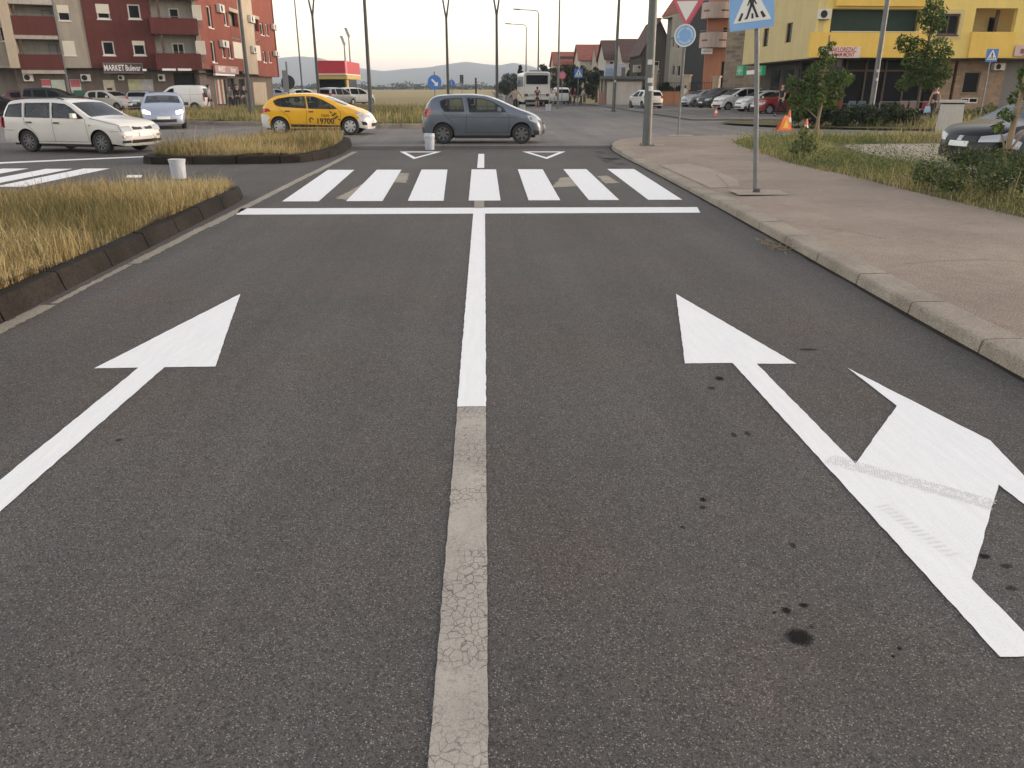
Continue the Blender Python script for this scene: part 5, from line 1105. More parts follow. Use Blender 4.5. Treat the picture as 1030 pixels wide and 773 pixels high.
# concrete utility box
g0 = G(954, 131, .09); M_conc = concrete('pale_concrete', (.48, .45, .41), .12, .2)
t = thing('utility_box', 'pale concrete utility box with a flat lid among the weeds', 'utility box', g0, R(-8)); b = MB(); b.hexa([(-.42, -.2, -.1), (.42, -.2, -.1), (.42, .3, -.1), (-.42, .3, -.1), (-.37, -.17, .98), (.37, -.17, .98), (.37, .27, .98), (-.37, .27, .98)]); b.build('cabinet', M_conc, t, bevel=.02)
b = MB(); b.box(-.43, .43, -.23, .33, 1.03, 1.14); b.build('lid', M_conc, t, bevel=.015); b = MB(); b.box(-.36, .36, -.16, .26, .975, 1.035); b.build('gap', M_dark, t)
# kerb-side dry twigs
b = MB()
for i in range(26):
    x, y = 3.27 + random.uniform(-.12, .12), 8.7 + random.uniform(-.45, .45); a = random.uniform(0, 6.28); L_ = random.uniform(.05, .16); b.tube([(x, y, .012 + random.uniform(0, .03)), (x + L_ * math.cos(a), y + L_ * math.sin(a), .02 + random.uniform(0, .04))], .004, 4)
tag(b.build('litter_twigs', DRY[1]), 'dry grass and twigs caught against the right kerb', kind='stuff')
# stadium floodlights far off
for px, pt, pb, yy, lab in ((346, 43, 62, 420, 'nearer floodlight mast behind the filling station canopy'), (350.5, 35, 62, 420, 'taller floodlight mast behind the filling station canopy')):
    a = at(px, pt, yy); t = thing('floodlight_mast', lab, 'floodlight mast', (a.x, yy, 0), 0, 'stadium floodlights beyond the filling station'); pole(t, [(0, 0, 0), (0, 0, a.z)], .45, .3, M_gal); b = MB(); b.hexa([(-.4, -.6, a.z - 1.2), (.9, -.6, a.z - 1.2), (.9, .2, a.z - 1.2), (-.4, .2, a.z - 1.2), (-1.9, -.6, a.z + 3), (-.5, -.6, a.z + 3), (-.5, .2, a.z + 3), (-1.9, .2, a.z + 3)]); b.build('lamp_array', mat('floodlight_grey', (.3, .3, .3), .5), t)
# ------------------------------------------------------------------ buildings
def rend(name, c, var=.12, scale=.6, streak=.25):
    if name in MC: return MC[name]
    m = bpy.data.materials.new(name); nt, N, L, p = nodes_of(m); tc = N.new('ShaderNodeTexCoord'); v = tc.outputs['Object']
    mp = N.new('ShaderNodeMapping'); mp.inputs['Scale'].default_value = (2.2, 2.2, .22); L.new(v, mp.inputs[0])
    a = ramp(nt, noise(nt, scale, 6, .65, v), [(.3, 1 - var), (.7, 1 + var * .6)]); s_ = ramp(nt, noise(nt, 1.3, 5, .7, mp.outputs[0]), [(.45, 1), (.75, 1 - streak)])
    f = ramp(nt, noise(nt, 25, 4, .7, v), [(.3, .93), (.7, 1.05)])
    x = mixc(nt, 'MULTIPLY', 1.0, c, a); x = mixc(nt, 'MULTIPLY', 1.0, x, s_); x = mixc(nt, 'MULTIPLY', 1.0, x, f)
    L.new(x, p.inputs['Base Color']); p.inputs['Roughness'].default_value = .9; p.inputs['Specular IOR Level'].default_value = .2; bump(nt, p, noise(nt, 40, 4, .6, v), .3, .01); MC[name] = m; return m
def masonry(name, c1, c2, mortar, sx, sy, ms=.02):
    m = bpy.data.materials.new(name); nt, N, L, p = nodes_of(m); tc = N.new('ShaderNodeTexCoord'); v = tc.outputs['Object']
    sp = N.new('ShaderNodeSeparateXYZ'); L.new(v, sp.inputs[0]); ad = N.new('ShaderNodeMath'); L.new(sp.outputs[0], ad.inputs[0]); L.new(sp.outputs[1], ad.inputs[1])
    cb = N.new('ShaderNodeCombineXYZ'); L.new(ad.outputs[0], cb.inputs[0]); L.new(sp.outputs[2], cb.inputs[1])
    br = N.new('ShaderNodeTexBrick'); L.new(cb.outputs[0], br.inputs['Vector']); br.inputs['Scale'].default_value = 1; br.inputs['Brick Width'].default_value = sx; br.inputs['Row Height'].default_value = sy; br.inputs['Mortar Size'].default_value = ms
    br.inputs['Color1'].default_value = (*c1, 1); br.inputs['Color2'].default_value = (*c2, 1); br.inputs['Mortar'].default_value = (*mortar, 1)
    k = ramp(nt, noise(nt, 3, 6, .7, v), [(.3, .8), (.7, 1.15)]); L.new(mixc(nt, 'MULTIPLY', 1.0, br.outputs[0], k), p.inputs['Base Color']); p.inputs['Roughness'].default_value = .9; return m
M_tile = masonry('clay_roof_tiles', (.20, .06, .04), (.26, .085, .055), (.10, .035, .025), .3, .35, .03)
M_tile2 = masonry('dark_roof_tiles', (.085, .045, .04), (.11, .06, .05), (.05, .03, .028), .3, .35, .03)
M_tile3 = masonry('red_roof_tiles', (.26, .075, .05), (.32, .10, .07), (.14, .05, .035), .3, .35, .03)
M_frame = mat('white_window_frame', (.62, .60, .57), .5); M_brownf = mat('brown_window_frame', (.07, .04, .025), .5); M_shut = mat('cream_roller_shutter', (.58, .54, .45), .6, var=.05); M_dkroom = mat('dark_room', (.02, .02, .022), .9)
class Fac:
    def __init__(s, A, B, root):
        s.A = Vector((A[0], A[1])); s.B = Vector((B[0], B[1])); s.u = (s.B - s.A).normalized(); s.L = (s.B - s.A).length; s.n = Vector((s.u.y, -s.u.x)); s.root = root
        if s.n.dot(-s.A) < 0: s.n = -s.n
    def W(s, u, z, w=0): p = s.A + s.u * u + s.n * w; return (p.x, p.y, z)
    def pix(s, px, py):
        r = ray(px, py); o = Vector((0, 0)); d = r.xy; den = d.dot(s.n); t = (s.A - o).dot(s.n) / den; q = d * t; return (q - s.A).dot(s.u), CH + r.z * t
    def rect(s, x0, y0, x1, y1):
        xm, ym = (x0 + x1) / 2, (y0 + y1) / 2
        return s.pix(x0, ym)[0], s.pix(x1, ym)[0], s.pix(xm, y1)[1], s.pix(xm, y0)[1]
    def box(s, mb, u0, u1, z0, z1, w0, w1, m=0):
        return mb.hexa([s.W(u0, z0, w0), s.W(u1, z0, w0), s.W(u1, z0, w1), s.W(u0, z0, w1), s.W(u0, z1, w0), s.W(u1, z1, w0), s.W(u1, z1, w1), s.W(u0, z1, w1)], m)
    def part(s, name, r4, w0, w1, m, parent=None, bevel=0):
        b = MB(); s.box(b, *r4, w0, w1); o = b.build(name, m, parent or s.root, base=s.root.location, bevel=bevel); return o
    def wall(s, name, u0, u1, z0, z1, holes, m, w=0.0, depth=.22, parent=None):
        b = MB(); us = sorted({u0, u1, *[min(max(h[0], u0), u1) for h in holes], *[min(max(h[1], u0), u1) for h in holes]}); zs = sorted({z0, z1, *[min(max(h[2], z0), z1) for h in holes], *[min(max(h[3], z0), z1) for h in holes]})
        for i in range(len(us) - 1):
            for j in range(len(zs) - 1):
                cu, cz = (us[i] + us[i + 1]) / 2, (zs[j] + zs[j + 1]) / 2
                if not any(h[0] < cu < h[1] and h[2] < cz < h[3] for h in holes): b.quad(s.W(us[i], zs[j], w), s.W(us[i + 1], zs[j], w), s.W(us[i + 1], zs[j + 1], w), s.W(us[i], zs[j + 1], w))
        for h in holes:
            a, b_, c, d = h; e = w - depth
            b.quad(s.W(a, c, w), s.W(b_, c, w), s.W(b_, c, e), s.W(a, c, e)); b.quad(s.W(a, d, w), s.W(b_, d, w), s.W(b_, d, e), s.W(a, d, e)); b.quad(s.W(a, c, w), s.W(a, d, w), s.W(a, d, e), s.W(a, c, e)); b.quad(s.W(b_, c, w), s.W(b_, d, w), s.W(b_, d, e), s.W(b_, c, e))
        # returns and back make it a slab
        e = w - depth - .02
        b.quad(s.W(u0, z0, w), s.W(u0, z1, w), s.W(u0, z1, e), s.W(u0, z0, e)); b.quad(s.W(u1, z0, w), s.W(u1, z1, w), s.W(u1, z1, e), s.W(u1, z0, e)); b.quad(s.W(u0, z1, w), s.W(u1, z1, w), s.W(u1, z1, e), s.W(u0, z1, e)); b.quad(s.W(u0, z0, w), s.W(u1, z0, w), s.W(u1, z0, e), s.W(u0, z0, e))
        return b.build(name, m, parent or s.root, base=s.root.location, fixn=False)
    def window(s, r4, w=0.0, depth=.16, fm=None, shutter=0.0, sill=True, mullion=True, fw=.06, dark=False, label=None):
        fm = fm or M_frame; u0, u1, z0, z1 = r4; b = MB(); d0, d1 = w - depth, w - depth + .06
        s.box(b, u0, u0 + fw, z0, z1, d0, d1); s.box(b, u1 - fw, u1, z0, z1, d0, d1); s.box(b, u0 + fw, u1 - fw, z0, z0 + fw, d0, d1); s.box(b, u0 + fw, u1 - fw, z1 - fw, z1, d0, d1)
        if mullion and u1 - u0 > .9: s.box(b, (u0 + u1) / 2 - .035, (u0 + u1) / 2 + .035, z0 + fw, z1 - fw, d0, d1 - .006)
        f = b.build('window', fm, s.root, base=s.root.location)
        if label: f['label'] = label
        b = MB(); s.box(b, u0 + .01, u1 - .01, z0 + .01, z1 - .01, d0 - .02, d0 + .012); b.build('pane', M_wglass, f, base=s.root.location)
        if shutter: b = MB(); s.box(b, u0 - .01, u1 + .01, z1 - (z1 - z0) * shutter, z1 + .01, d1 - .02, w + .012); b.build('shutter', M_shut, f, base=s.root.location)
        if sill: b = MB(); s.box(b, u0 - .07, u1 + .07, z0 - .07, z0 + .004, d0, w + .07); b.build('sill', fm, f, base=s.root.location)
        return f
    def ac(s, r4, w=.0):
        u0, u1, z0, z1 = r4; b = MB(); s.box(b, u0, u1, z0, z1, w + .08, w + .40); o = b.build('air_conditioner', mat('air_conditioner_white', (.55, .54, .50), .5, var=.08), s.root, base=s.root.location, bevel=.02)
        r_ = min((z1 - z0) * .4, (u1 - u0) * .3); cu = u0 + (u1 - u0) * .38; cz = (z0 + z1) / 2; n = 16
        b = MB(); b.add([s.W(cu + r_ * math.cos(2 * math.pi * k / n), cz + r_ * math.sin(2 * math.pi * k / n), w + .408) for k in range(n)] + [s.W(cu + r_ * math.cos(2 * math.pi * k / n), cz + r_ * math.sin(2 * math.pi * k / n), w + .39) for k in range(n)], [tuple(range(n))] + [(k, (k + 1) % n, n + (k + 1) % n, n + k) for k in range(n)]); b.build('fan_grille', M_dkroom, o, base=s.root.location)
        b = MB(); s.box(b, u0 + .1, u0 + .14, z0 - .04, z0, w, w + .38); s.box(b, u1 - .14, u1 - .1, z0 - .04, z0, w, w + .38); b.build('bracket', M_gal, o, base=s.root.location); return o
def body(root, pts, z0, z1, m, name='wall'):
    b = MB(); b.prism([p[:2] for p in pts], z0, z1); return b.build(name, m, root)
# ---- red and beige apartment block on the left
RA = px_at_y(20, 100, 66.0), 66.0; RC = px_at_y(209.5, 100, 71.0), 71.0; RB = px_at_y(281.5, 88, 97.0), 97.0
blk = wthing('apartment_block', 'red and beige apartment block with a market on its ground floor', 'apartment block', (RA[0], RA[1], 0))
M_redr = rend('shaded_red_render', (.115, .038, .033)); M_redr2 = rend('lit_red_render', (.225, .075, .055)); M_beige = rend('beige_render', (.34, .30, .245)); M_beige2 = rend('warm_beige_render', (.45, .38, .29)); M_gfl = rend('grey_brown_render', (.15, .125, .11)); M_pale = rend('pale_render', (.42, .40, .37)); M_slab2 = rend('pale_slab_edge', (.42, .39, .34))  # one red render: left face's shade and right face's light put into its colour
f = Fac(RA, RC, blk); OV = 3.12; TOP = 15.2
r_ = f.rect
def U(px, py): return f.pix(px, py)[0]
# upper wall fields as slabs with openings, set in one after another
ub = [U(5, 40), U(15.5, 40), U(60, 45), U(87.5, 40), U(155.5, 40), U(200, 60), f.L]
uA = U(-60, 40)
balc = [r_(11, 4, 55, 35.5), r_(17, 39.5, 62, 70.5)]
w1 = r_(58, 5.5, 69.5, 21); w2 = r_(63.5, 41.5, 75.5, 56)
f.wall('wall', ub[2], ub[3], OV, TOP, [w1, w2], M_beige, 0, parent=None); f.window(w1, shutter=.5, mullion=False); f.window(w2, shutter=1.0, mullion=False, label='window with its shutter fully down')
wr = [r_(97, 4.5, 110, 19.5), r_(128.5, 4.5, 141, 19.5), r_(103, 41.5, 115, 56), r_(133.8, 41.5, 146, 56)]
f.wall('wall', ub[3], ub[4], OV, TOP, wr, M_redr, .06)
for q, sh in zip(wr, (.62, 0, 0, .3)): f.window(q, .06, shutter=sh, mullion=False, fw=.10)
# pilaster, left wing and the loggia column
b = MB(); f.box(b, ub[0], ub[1] - .02, OV - .05, TOP, -1.6, .28); b.build('pilaster', M_beige2, blk)
f.wall('wall', uA, ub[0], OV, TOP, [r_(-2, 26, 5, 41)], M_beige, -.9); f.window(r_(-2, 26, 5, 41), -.9, label='window of the recessed left wing')
b = MB(); f.box(b, ub[1] - .02, ub[2], OV, TOP, -1.8, -1.55); b.build('loggia_back_wall', M_pale, blk)
for lo, (a0, a1, z0, z1) in enumerate(balc):
    u0, u1 = ub[1], ub[2] - .02; zb = z0; zt = z0 + (1.32 if lo == 0 else 1.1)
    b = MB(); f.box(b, u0, u1, zb, zt, -.02, .14); b.build('balcony_parapet', M_redr, blk)
    b = MB(); f.box(b, u0, u1, zb - .28, zb - .003, -1.5, .10); b.build('balcony_slab', M_slab2, blk)
    b = MB(); f.box(b, u0 + .25, u0 + .36, zt, zb + 2.75, -.06, .05); b.build('balcony_post', M_brownf, blk)
    d = r_(40, 9, 50, 20) if lo == 0 else r_(47, 44, 56, 57); f.window((d[0], d[1], zb + .1, d[3]), -1.55, .02, sill=False, fm=M_sback)
    b = MB(); b.tube([f.W(u0, zt + .09, .06), f.W(u1, zt + .09, .06)], .025, 6); b.build('handrail', M_sback, blk)
b = MB(); f.box(b, ub[1], ub[2], TOP - 3.5, TOP, -.02, .1); f.box(b, ub[1], ub[2], balc[0][3] - .05, balc[0][3] + .35, -1.5, .12); b.build('balcony_slab', M_slab2, blk)
# recessed balconies right of the red field
b = MB(); f.box(b, ub[4], ub[5], OV, TOP, -1.15, -.9); b.build('loggia_back_wall', M_pale, blk)
b = MB(); f.box(b, ub[5], f.L, OV, TOP, -.3, 0); b.build('wall', M_beige, blk)
for lo, (y0, y1) in enumerate(((19, 35.3), (54.2, 70.8), (-18, -.5))):
    q = f.rect(151 if lo != 1 else 157, y0, 195 if lo != 1 else 199, y1); u0, u1 = q[0], q[1] + .25
    b = MB(); f.box(b, u0, u1, q[2], q[3], .75, .9); f.box(b, u0, u0 + .14, q[2], q[3], -.02, .75); f.box(b, u1 - .14, u1, q[2], q[3], -.02, .75); b.build('balcony_parapet', M_redr, blk)
    b = MB(); f.box(b, u0 + .02, u1 - .02, q[2] + .02, q[2] + .22, -.9, .76); b.build('balcony_slab', M_slab2, blk)
    b = MB(); b.tube([f.W(u0 + .1, q[3] + .1, .82), f.W(u1 - .1, q[3] + .1, .82)], .025, 6); b.build('handrail', M_sback, blk)
    if lo < 2:
        d = r_(170, 7.5, 180.5, 19) if lo == 0 else r_(173.5, 43, 186, 55); f.window((d[0], d[1], q[2] + .2, d[3]), -.9, -.02, sill=False, fm=M_frame, fw=.1)
        b = MB(); px_ = f.pix(159 if lo == 0 else 163.5, y0 - 8)[0]; f.box(b, px_ - .08, px_ + .1, q[3], q[3] + 1.75, .55, .75); b.build('balcony_post', M_brownf, blk)
        e = r_(193.5, 5.5, 202.5, 20.5) if lo == 0 else r_(197, 41.5, 206.5, 55); f.window(e, .0, -.02, shutter=1.0, sill=False, mullion=False)
        b = MB(); zz = e[2]
        for k in range(4): f.box(b, e[0] - .05, e[1] + .05, zz - .1 - k * .15, zz - .06 - k * .15, .03, .08)
        b.build('window_rail', M_sback, blk)
# ground floor: recessed wall with shop fronts
gf0, gf1 = U(19, 90), f.L
g = Fac(f.W(0, 0, -.7)[:2], f.W(f.L - .3, 0, -.7)[:2], blk)
shop = g.rect(176, 74, 197, 104); door1 = g.rect(52.5, 80.5, 66, 104); win3 = g.rect(105, 80.5, 116.5, 103); win4 = g.rect(129.5, 80, 155, 100)
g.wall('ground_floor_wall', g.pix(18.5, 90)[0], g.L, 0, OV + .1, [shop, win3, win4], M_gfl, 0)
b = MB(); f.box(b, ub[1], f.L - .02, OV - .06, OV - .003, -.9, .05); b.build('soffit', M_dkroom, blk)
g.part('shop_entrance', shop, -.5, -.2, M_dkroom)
M_post1 = [mat('poster_red', (.42, .10, .12), .6), mat('poster_white', (.55, .55, .52), .6, var=.15, scale=2), mat('poster_green_white', (.48, .54, .47), .6, var=.2, scale=2), mat('poster_cream', (.52, .47, .36), .6, var=.3, scale=3), mat('poster_yellow_green', (.42, .43, .26), .6, var=.3, scale=2.5), mat('poster_grey', (.38, .38, .40), .6, var=.3, scale=2)]
def poster(r4, m, w=.02, bands=()):
    o = g.part('poster', r4, w - .03, w, m)
    for z0, z1, u0, u1, mm in bands:
        b = MB(); a = r4; g.box(b, a[0] + (a[1] - a[0]) * u0, a[0] + (a[1] - a[0]) * u1, a[2] + (a[3] - a[2]) * z0, a[2] + (a[3] - a[2]) * z1, w, w + .01); b.build('poster_print', mm, o, base=blk.location)
poster(g.rect(43, 80, 52, 103), M_post1[1], bands=[(.72, .98, 0, 1, M_post1[0])]); poster(g.rect(53, 80.5, 66.5, 103), M_post1[2]); poster(g.rect(71, 80, 81.5, 94), M_post1[1], bands=[(.45, .98, .05, .95, M_post1[0])])
poster(g.rect(105, 80.5, 116.5, 102), M_post1[3], -.05, [(.5, .62, .25, .7, M_dkroom), (.93, .98, .0, 1, M_post1[1]), (.2, .3, .15, .5, M_brownf)]); poster(g.rect(129.7, 80, 143, 100), M_post1[4], -.05); poster(g.rect(143.2, 80, 155, 100), M_post1[5], -.05, [(.12, .38, .1, .9, M_post1[0])])
for q in (g.rect(24, 74.5, 34, 82), g.rect(81.5, 75, 91.5, 82), g.rect(159, 75, 166, 82), g.rect(119, 76, 125, 81)): g.ac(q)
g.part('awning_box', g.rect(75, 91, 86, 97), 0, .5, mat('green_crate', (.03, .10, .06), .6))
for q in (f.rect(163, 69.4, 176.5, 71.6), f.rect(178.5, 69.4, 192, 71.6), f.rect(143.5, 69.8, 147.5, 71.8)): f.part('tube_light_box', q, .92, 1.05, mat('light_strip_white', (.72, .72, .70), .5))
f.part('downpipe', (ub[2] + .02, ub[2] + .12, 0, TOP), .0, .1, M_sback)
# market sign
q = f.rect(105, 64.5, 143, 73.2); sg = f.part('shop_sign', q, .1, .30, mat('sign_board_dark', (.06, .035, .035), .5)); b = MB(); e = .06
for a in ((q[0] - e, q[1] + e, q[3], q[3] + e), (q[0] - e, q[1] + e, q[2] - e, q[2]), (q[0] - e, q[0], q[2], q[3]), (q[1], q[1] + e, q[2], q[3])): f.box(b, *a, .1, .34)
b.build('sign_frame', M_gal, sg, base=blk.location)
ang = math.atan2(f.u.y, f.u.x); p = f.W((q[0] + q[1]) / 2, (q[2] + q[3]) / 2, .305); wd = q[1] - q[0]
o = text('sign_lettering', 'MARKET', .62, M_swhite, None, f.W(q[0] + wd * .26, (q[2] + q[3]) / 2, .305), (R(90), 0, ang), sx=.62, off=.012); o.data.transform(Matrix.Translation(-blk.location)); o.parent = sg
o = text('sign_lettering', 'Bulevar', .60, M_swhite, None, f.W(q[0] + wd * .755, (q[2] + q[3]) / 2, .305), (R(90), 0, ang), sx=.62, off=.012); o.data.transform(Matrix.Translation(-blk.location)); o.parent = sg
# right face of the block
f2 = Fac(RC, RB, blk); r2 = f2.rect
cA, cB = f2.pix(239.8, 20)[0], f2.pix(254, 20)[0]
slits = [r2(208.6, 6, 213.2, 28), r2(225.3, 12, 228.8, 26), r2(212.6, 41.5, 216.8, 63), r2(223.4, 48, 226, 58), r2(229.6, 44.5, 233, 59)]
sl2 = [r2(261.8, 23.5, 265, 35.5), r2(267.3, 24.5, 269.7, 36), r2(264.6, 52, 267.3, 63), r2(270, 52, 272.2, 63)]
bal = [r2(231.2, 13, 239.4, 37), r2(234.8, 43, 243.6, 59)]; bal2 = [r2(254.2, 19.5, 260.6, 40), r2(255.6, 46, 261.8, 61)]
f2.wall('wall', 0, cA, OV, TOP, slits + [bal[0]], M_redr2, 0, depth=.3); f2.wall('wall', cB, f2.L, OV - .35, TOP, sl2 + [bal2[0]], M_redr2, 0, depth=.3); f2.wall('wall', cA, cB, OV - .2, TOP, [], M_beige2, .05)
for q in slits + sl2: f2.window(q, 0, .2, mullion=False, fw=.12)
for q in (bal[0], bal2[0]):
    b = MB(); f2.box(b, q[0], q[1], q[2], q[3], -1.3, -1.2); f2.box(b, q[0], q[1], q[2] - .2, q[2], -1.25, 0); b.build('loggia_back_wall', M_pale, blk)
    b = MB(); f2.box(b, q[0], q[1], q[2], q[2] + (q[3] - q[2]) * .42, -.2, .02); b.build('balcony_parapet', M_redr2, blk); b = MB(); f2.box(b, q[0] - .1, q[1] + .1, q[3], q[3] + .3, -.1, .12); b.build('lintel', M_beige2, blk)
for q in (bal[1], bal2[1]): f2.part('roller_shutter', q, -.05, .04, M_shut)
for q in (r2(216.7, 4.8, 221.5, 13), r2(219.8, 41, 226, 48), r2(248.4, 16, 252.6, 23), r2(251.2, 46.6, 254.8, 53.6), r2(271.7, 24.6, 275.6, 30), r2(273.8, 51.6, 277.6, 56.6)): f2.ac(q)
f2.part('corner_trim', (f2.L - .35, f2.L + .04, OV - .3, TOP), -.2, .07, M_redr)
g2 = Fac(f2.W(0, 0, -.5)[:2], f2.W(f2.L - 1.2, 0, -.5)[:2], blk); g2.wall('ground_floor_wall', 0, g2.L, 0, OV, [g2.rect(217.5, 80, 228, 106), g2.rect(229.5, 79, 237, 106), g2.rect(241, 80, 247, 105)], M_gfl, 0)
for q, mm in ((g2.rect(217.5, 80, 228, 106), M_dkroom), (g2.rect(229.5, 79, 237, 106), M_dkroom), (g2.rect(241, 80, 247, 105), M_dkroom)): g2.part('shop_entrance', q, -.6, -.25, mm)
for k, mm in enumerate((M_post1[1], mat('poster_rust', (.28, .09, .06), .6), M_post1[1], mat('poster_rust', (.28, .09, .06), .6), M_post1[3])):
    q = g2.rect(217.7 + 2 * k, 80, 219.5 + 2 * k, 105); g2.part('poster', q, -.2, -.15, mm)
g2.part('garage_shutter', g2.rect(255, 83, 268, 107.5), .0, .06, M_beige2)
q = f2.rect(213, 66.5, 236.5, 74.2); sg = f2.part('shop_sign', q, .1, .3, mat('faded_sign_board', (.36, .21, .19), .6)); ang = math.atan2(f2.u.y, f2.u.x); wd = q[1] - q[0]
for wtxt, pos in (('MARKET', .27), ('Bulevar', .76)): o = text('sign_lettering', wtxt, .62, M_swhite, None, f2.W(q[0] + wd * pos, (q[2] + q[3]) / 2, .305), (R(90), 0, ang), sx=.8 * wd / 6.5, off=.01); o.data.transform(Matrix.Translation(-blk.location)); o.parent = sg
f2.part('light_strip', f2.rect(213.5, 74.6, 233, 76.4), .1, .3, mat('light_strip_white', (.72, .72, .70), .5))
# core, passage and roof
bk = [f.W(ub[1], 0, -1.85), f.W(f.L - .31, 0, -1.2), f2.W(f2.L - .25, 0, -.33), f2.W(f2.L - .25, 0, -12), f.W(ub[1], 0, -16)]
body(blk, bk, OV + .005, TOP - .02, M_beige, 'core_wall'); bk2 = [f.W(ub[1] + .3, 0, -1.6), f.W(f.L - 1.6, 0, -1.6), g2.W(g2.L - .2, 0, -1.0), g2.W(g2.L - .2, 0, -9), f.W(ub[1] + .3, 0, -14)]; body(blk, bk2, 0, OV, M_gfl, 'core_wall')
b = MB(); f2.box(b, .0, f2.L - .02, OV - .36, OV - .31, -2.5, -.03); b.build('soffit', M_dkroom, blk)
b = MB(); f.box(b, uA, ub[1], 0, OV, -9, -8.8); f.box(b, uA, ub[1], OV - .02, OV + .1, -9, -.5); f.box(b, U(8, 90), U(9.4, 90), 0, OV - .03, -5.6, -5.4); b.build('passage_wall', M_pale, blk); b = MB(); f.box(b, uA, ub[0], OV + .1, TOP, -9, -1.2); b.build('left_wing', M_beige, blk)
b = MB(); b.prism([f.W(uA, 0, -.6), f.W(f.L, 0, .3), f2.W(f2.L, 0, .3), f2.W(f2.L, 0, -13), f.W(uA, 0, -17)], TOP, TOP + .3); b.build('roof', M_slab2, blk)
# ---- ochre filling station
fs = wthing('filling_station', 'small filling station with a bright red canopy fascia', 'filling station', (px_at_y(337, 95, 117), 117, 0)); A = (px_at_y(318, 80, 117), 117); B = (px_at_y(347.5, 80, 117), 117); C = (px_at_y(358, 80, 132), 132)
fa = Fac(A, B, fs); fb2 = Fac(B, C, fs); q = fa.rect(318, 61.2, 347.5, 74.3)
b = MB(); fa.box(b, 0, fa.L, q[2], q[3], -14, 0); b.build('canopy_fascia', mat('fascia_red', (.42, .025, .045), .5), fs)
b = MB(); fb2.box(b, .02, fb2.L, q[2] + .01, q[3] - .01, -.1, .12); b.build('canopy_side', mat('pale_fascia_red', (.62, .16, .17), .5), fs)  # side of the fascia in a paler red than its front
b = MB(); fa.box(b, -.1, fa.L + .1, q[2] - .13, q[2], -14, .12); b.build('canopy_edge', M_swhite, fs); q3 = fa.rect(318, 73.5, 349, 79.8); b = MB(); fa.box(b, 0, fa.L + .2, q3[2], q[2] - .13, -13.5, -.1); b.build('ochre_wall', mat('ochre_wall', (.50, .36, .12), .7), fs)
b = MB(); fa.box(b, -.1, fa.L - .3, 0, q3[2], -12, -1.0); b.build('shop_glazing', M_wglass, fs); b = MB(); fb2.box(b, 2, 6, 0, q[2] - .3, -.4, -.05); b.build('ochre_pillar', mat('ochre_wall', (.50, .36, .12), .7), fs)
# ---- yellow block on the right
YC = px_at_y(817.5, 70, 50.0), 50.0; YA = px_at_y(746, 70, 66.0), 66.0; YR = px_at_y(1090, 70, 50.8), 50.8
yb = wthing('yellow_apartment_block', 'yellow apartment block with a bar and shops under its overhang', 'apartment block', (YC[0], YC[1], 0)); M_y = rend('yellow_render', (.72, .55, .18), .08, .6, .08); M_y2 = rend('pale_yellow_render', (.57, .47, .24), .08, .6, .08); M_y3 = rend('deep_yellow_render', (.72, .49, .12), .08, .6, .08)
fy = Fac(YC, YR, yb); ry = fy.rect; OY = fy.pix(900, 58.5)[1]; YT = 12.5
op1 = (ry(836, 8, 926, 33)[0], ry(836, 8, 926, 33)[1], ry(880, 9, 900, 33)[2], ry(880, 9, 900, 33)[3]); op0 = (ry(817, 0, 836, 33)[0] + .15, op1[0], op1[2], op1[3] + .6); ow = ry(943.5, 14, 964.5, 35.5); op2 = ry(980, 8.5, 1022, 32.5)
up = MB()
fy.wall('wall', 0, fy.L, OY, YT, [op1, (ow[0], ow[1], ow[2], ow[3]), op2, ry(872, -40, 925, -1.5)], M_y, 0, depth=.3)
b = MB(); fy.box(b, op1[0] - 1.2, op1[1] + .3, OY + .01, op1[2] - .02, 0, .35); b.build('balcony_parapet', M_y3, yb); b = MB(); fy.box(b, op1[0] + .1, op1[1] + .1, op1[3] + .12, op1[3] + .55, .0, .22); b.build('balcony_band', M_y3, yb)
b = MB(); fy.box(b, op2[0] - .05, op2[1] + .1, OY + .02, op2[2], .0, .16); b.build('balcony_parapet', M_y3, yb)
b = MB(); fy.box(b, op1[0] + .25, op1[1], op1[2], op1[3] - .02, -.6, -.5); b.build('green_curtain', mat('dark_green_canvas', (.012, .035, .026), .8, var=.2), yb)
for q in (op1, op2): b = MB(); fy.box(b, q[0], q[1], q[2] - .02, q[3] + .05, -2.0, -1.85); b.build('loggia_back_wall', M_y2, yb)
b = MB(); q = ry(981, 16, 998, 32.5); fy.box(b, *q, -1.84, -1.8); q = ry(1014, 15, 1019, 32.5); fy.box(b, *q, -1.84, -1.8); b.build('balcony_door', M_wglass, yb); b = MB(); q = ry(1009, 9, 1012, 32.5); fy.box(b, *q, -.8, -.7); b.build('balcony_post', M_brownf, yb)
fy.window(ow, .0, .12, fm=M_brownf, fw=.1); q = ow; b = MB(); e = .22
for a in ((q[0] - e, q[1] + e, q[3], q[3] + e), (q[0] - e, q[1] + e, q[2] - e, q[2]), (q[0] - e, q[0], q[2], q[3]), (q[1], q[1] + e, q[2], q[3])): fy.box(b, *a, 0, .04)
b.build('window_surround', M_y2, yb); fy.ac(ry(821.5, 10, 833, 20)); fy.part('handrail', (op1[0], op1[1], op1[2], op1[2] + .05), .2, .3, M_shut)
fl = Fac(YA, YC, yb); rl = fl.rect; sw = [rl(767.5, 29, 772.8, 47), rl(790.5, 23.5, 796.5, 43)]; fl.wall('wall', 0, fl.L, OY, YT, sw, M_y2, 0, depth=.3)
for q in sw: fl.window(q, 0, .15, fm=M_brownf, mullion=False, sill=False, fw=.05)
b = MB(); b.prism([fl.W(.1, 0, -.35), fl.W(fl.L - .4, 0, -.33), fy.W(.8, 0, -2.15), fy.W(fy.L, 0, -2.15), fy.W(fy.L, 0, -16), fl.W(.1, 0, -14)], OY + .06, YT - .02); b.build('core_wall', M_y2, yb)
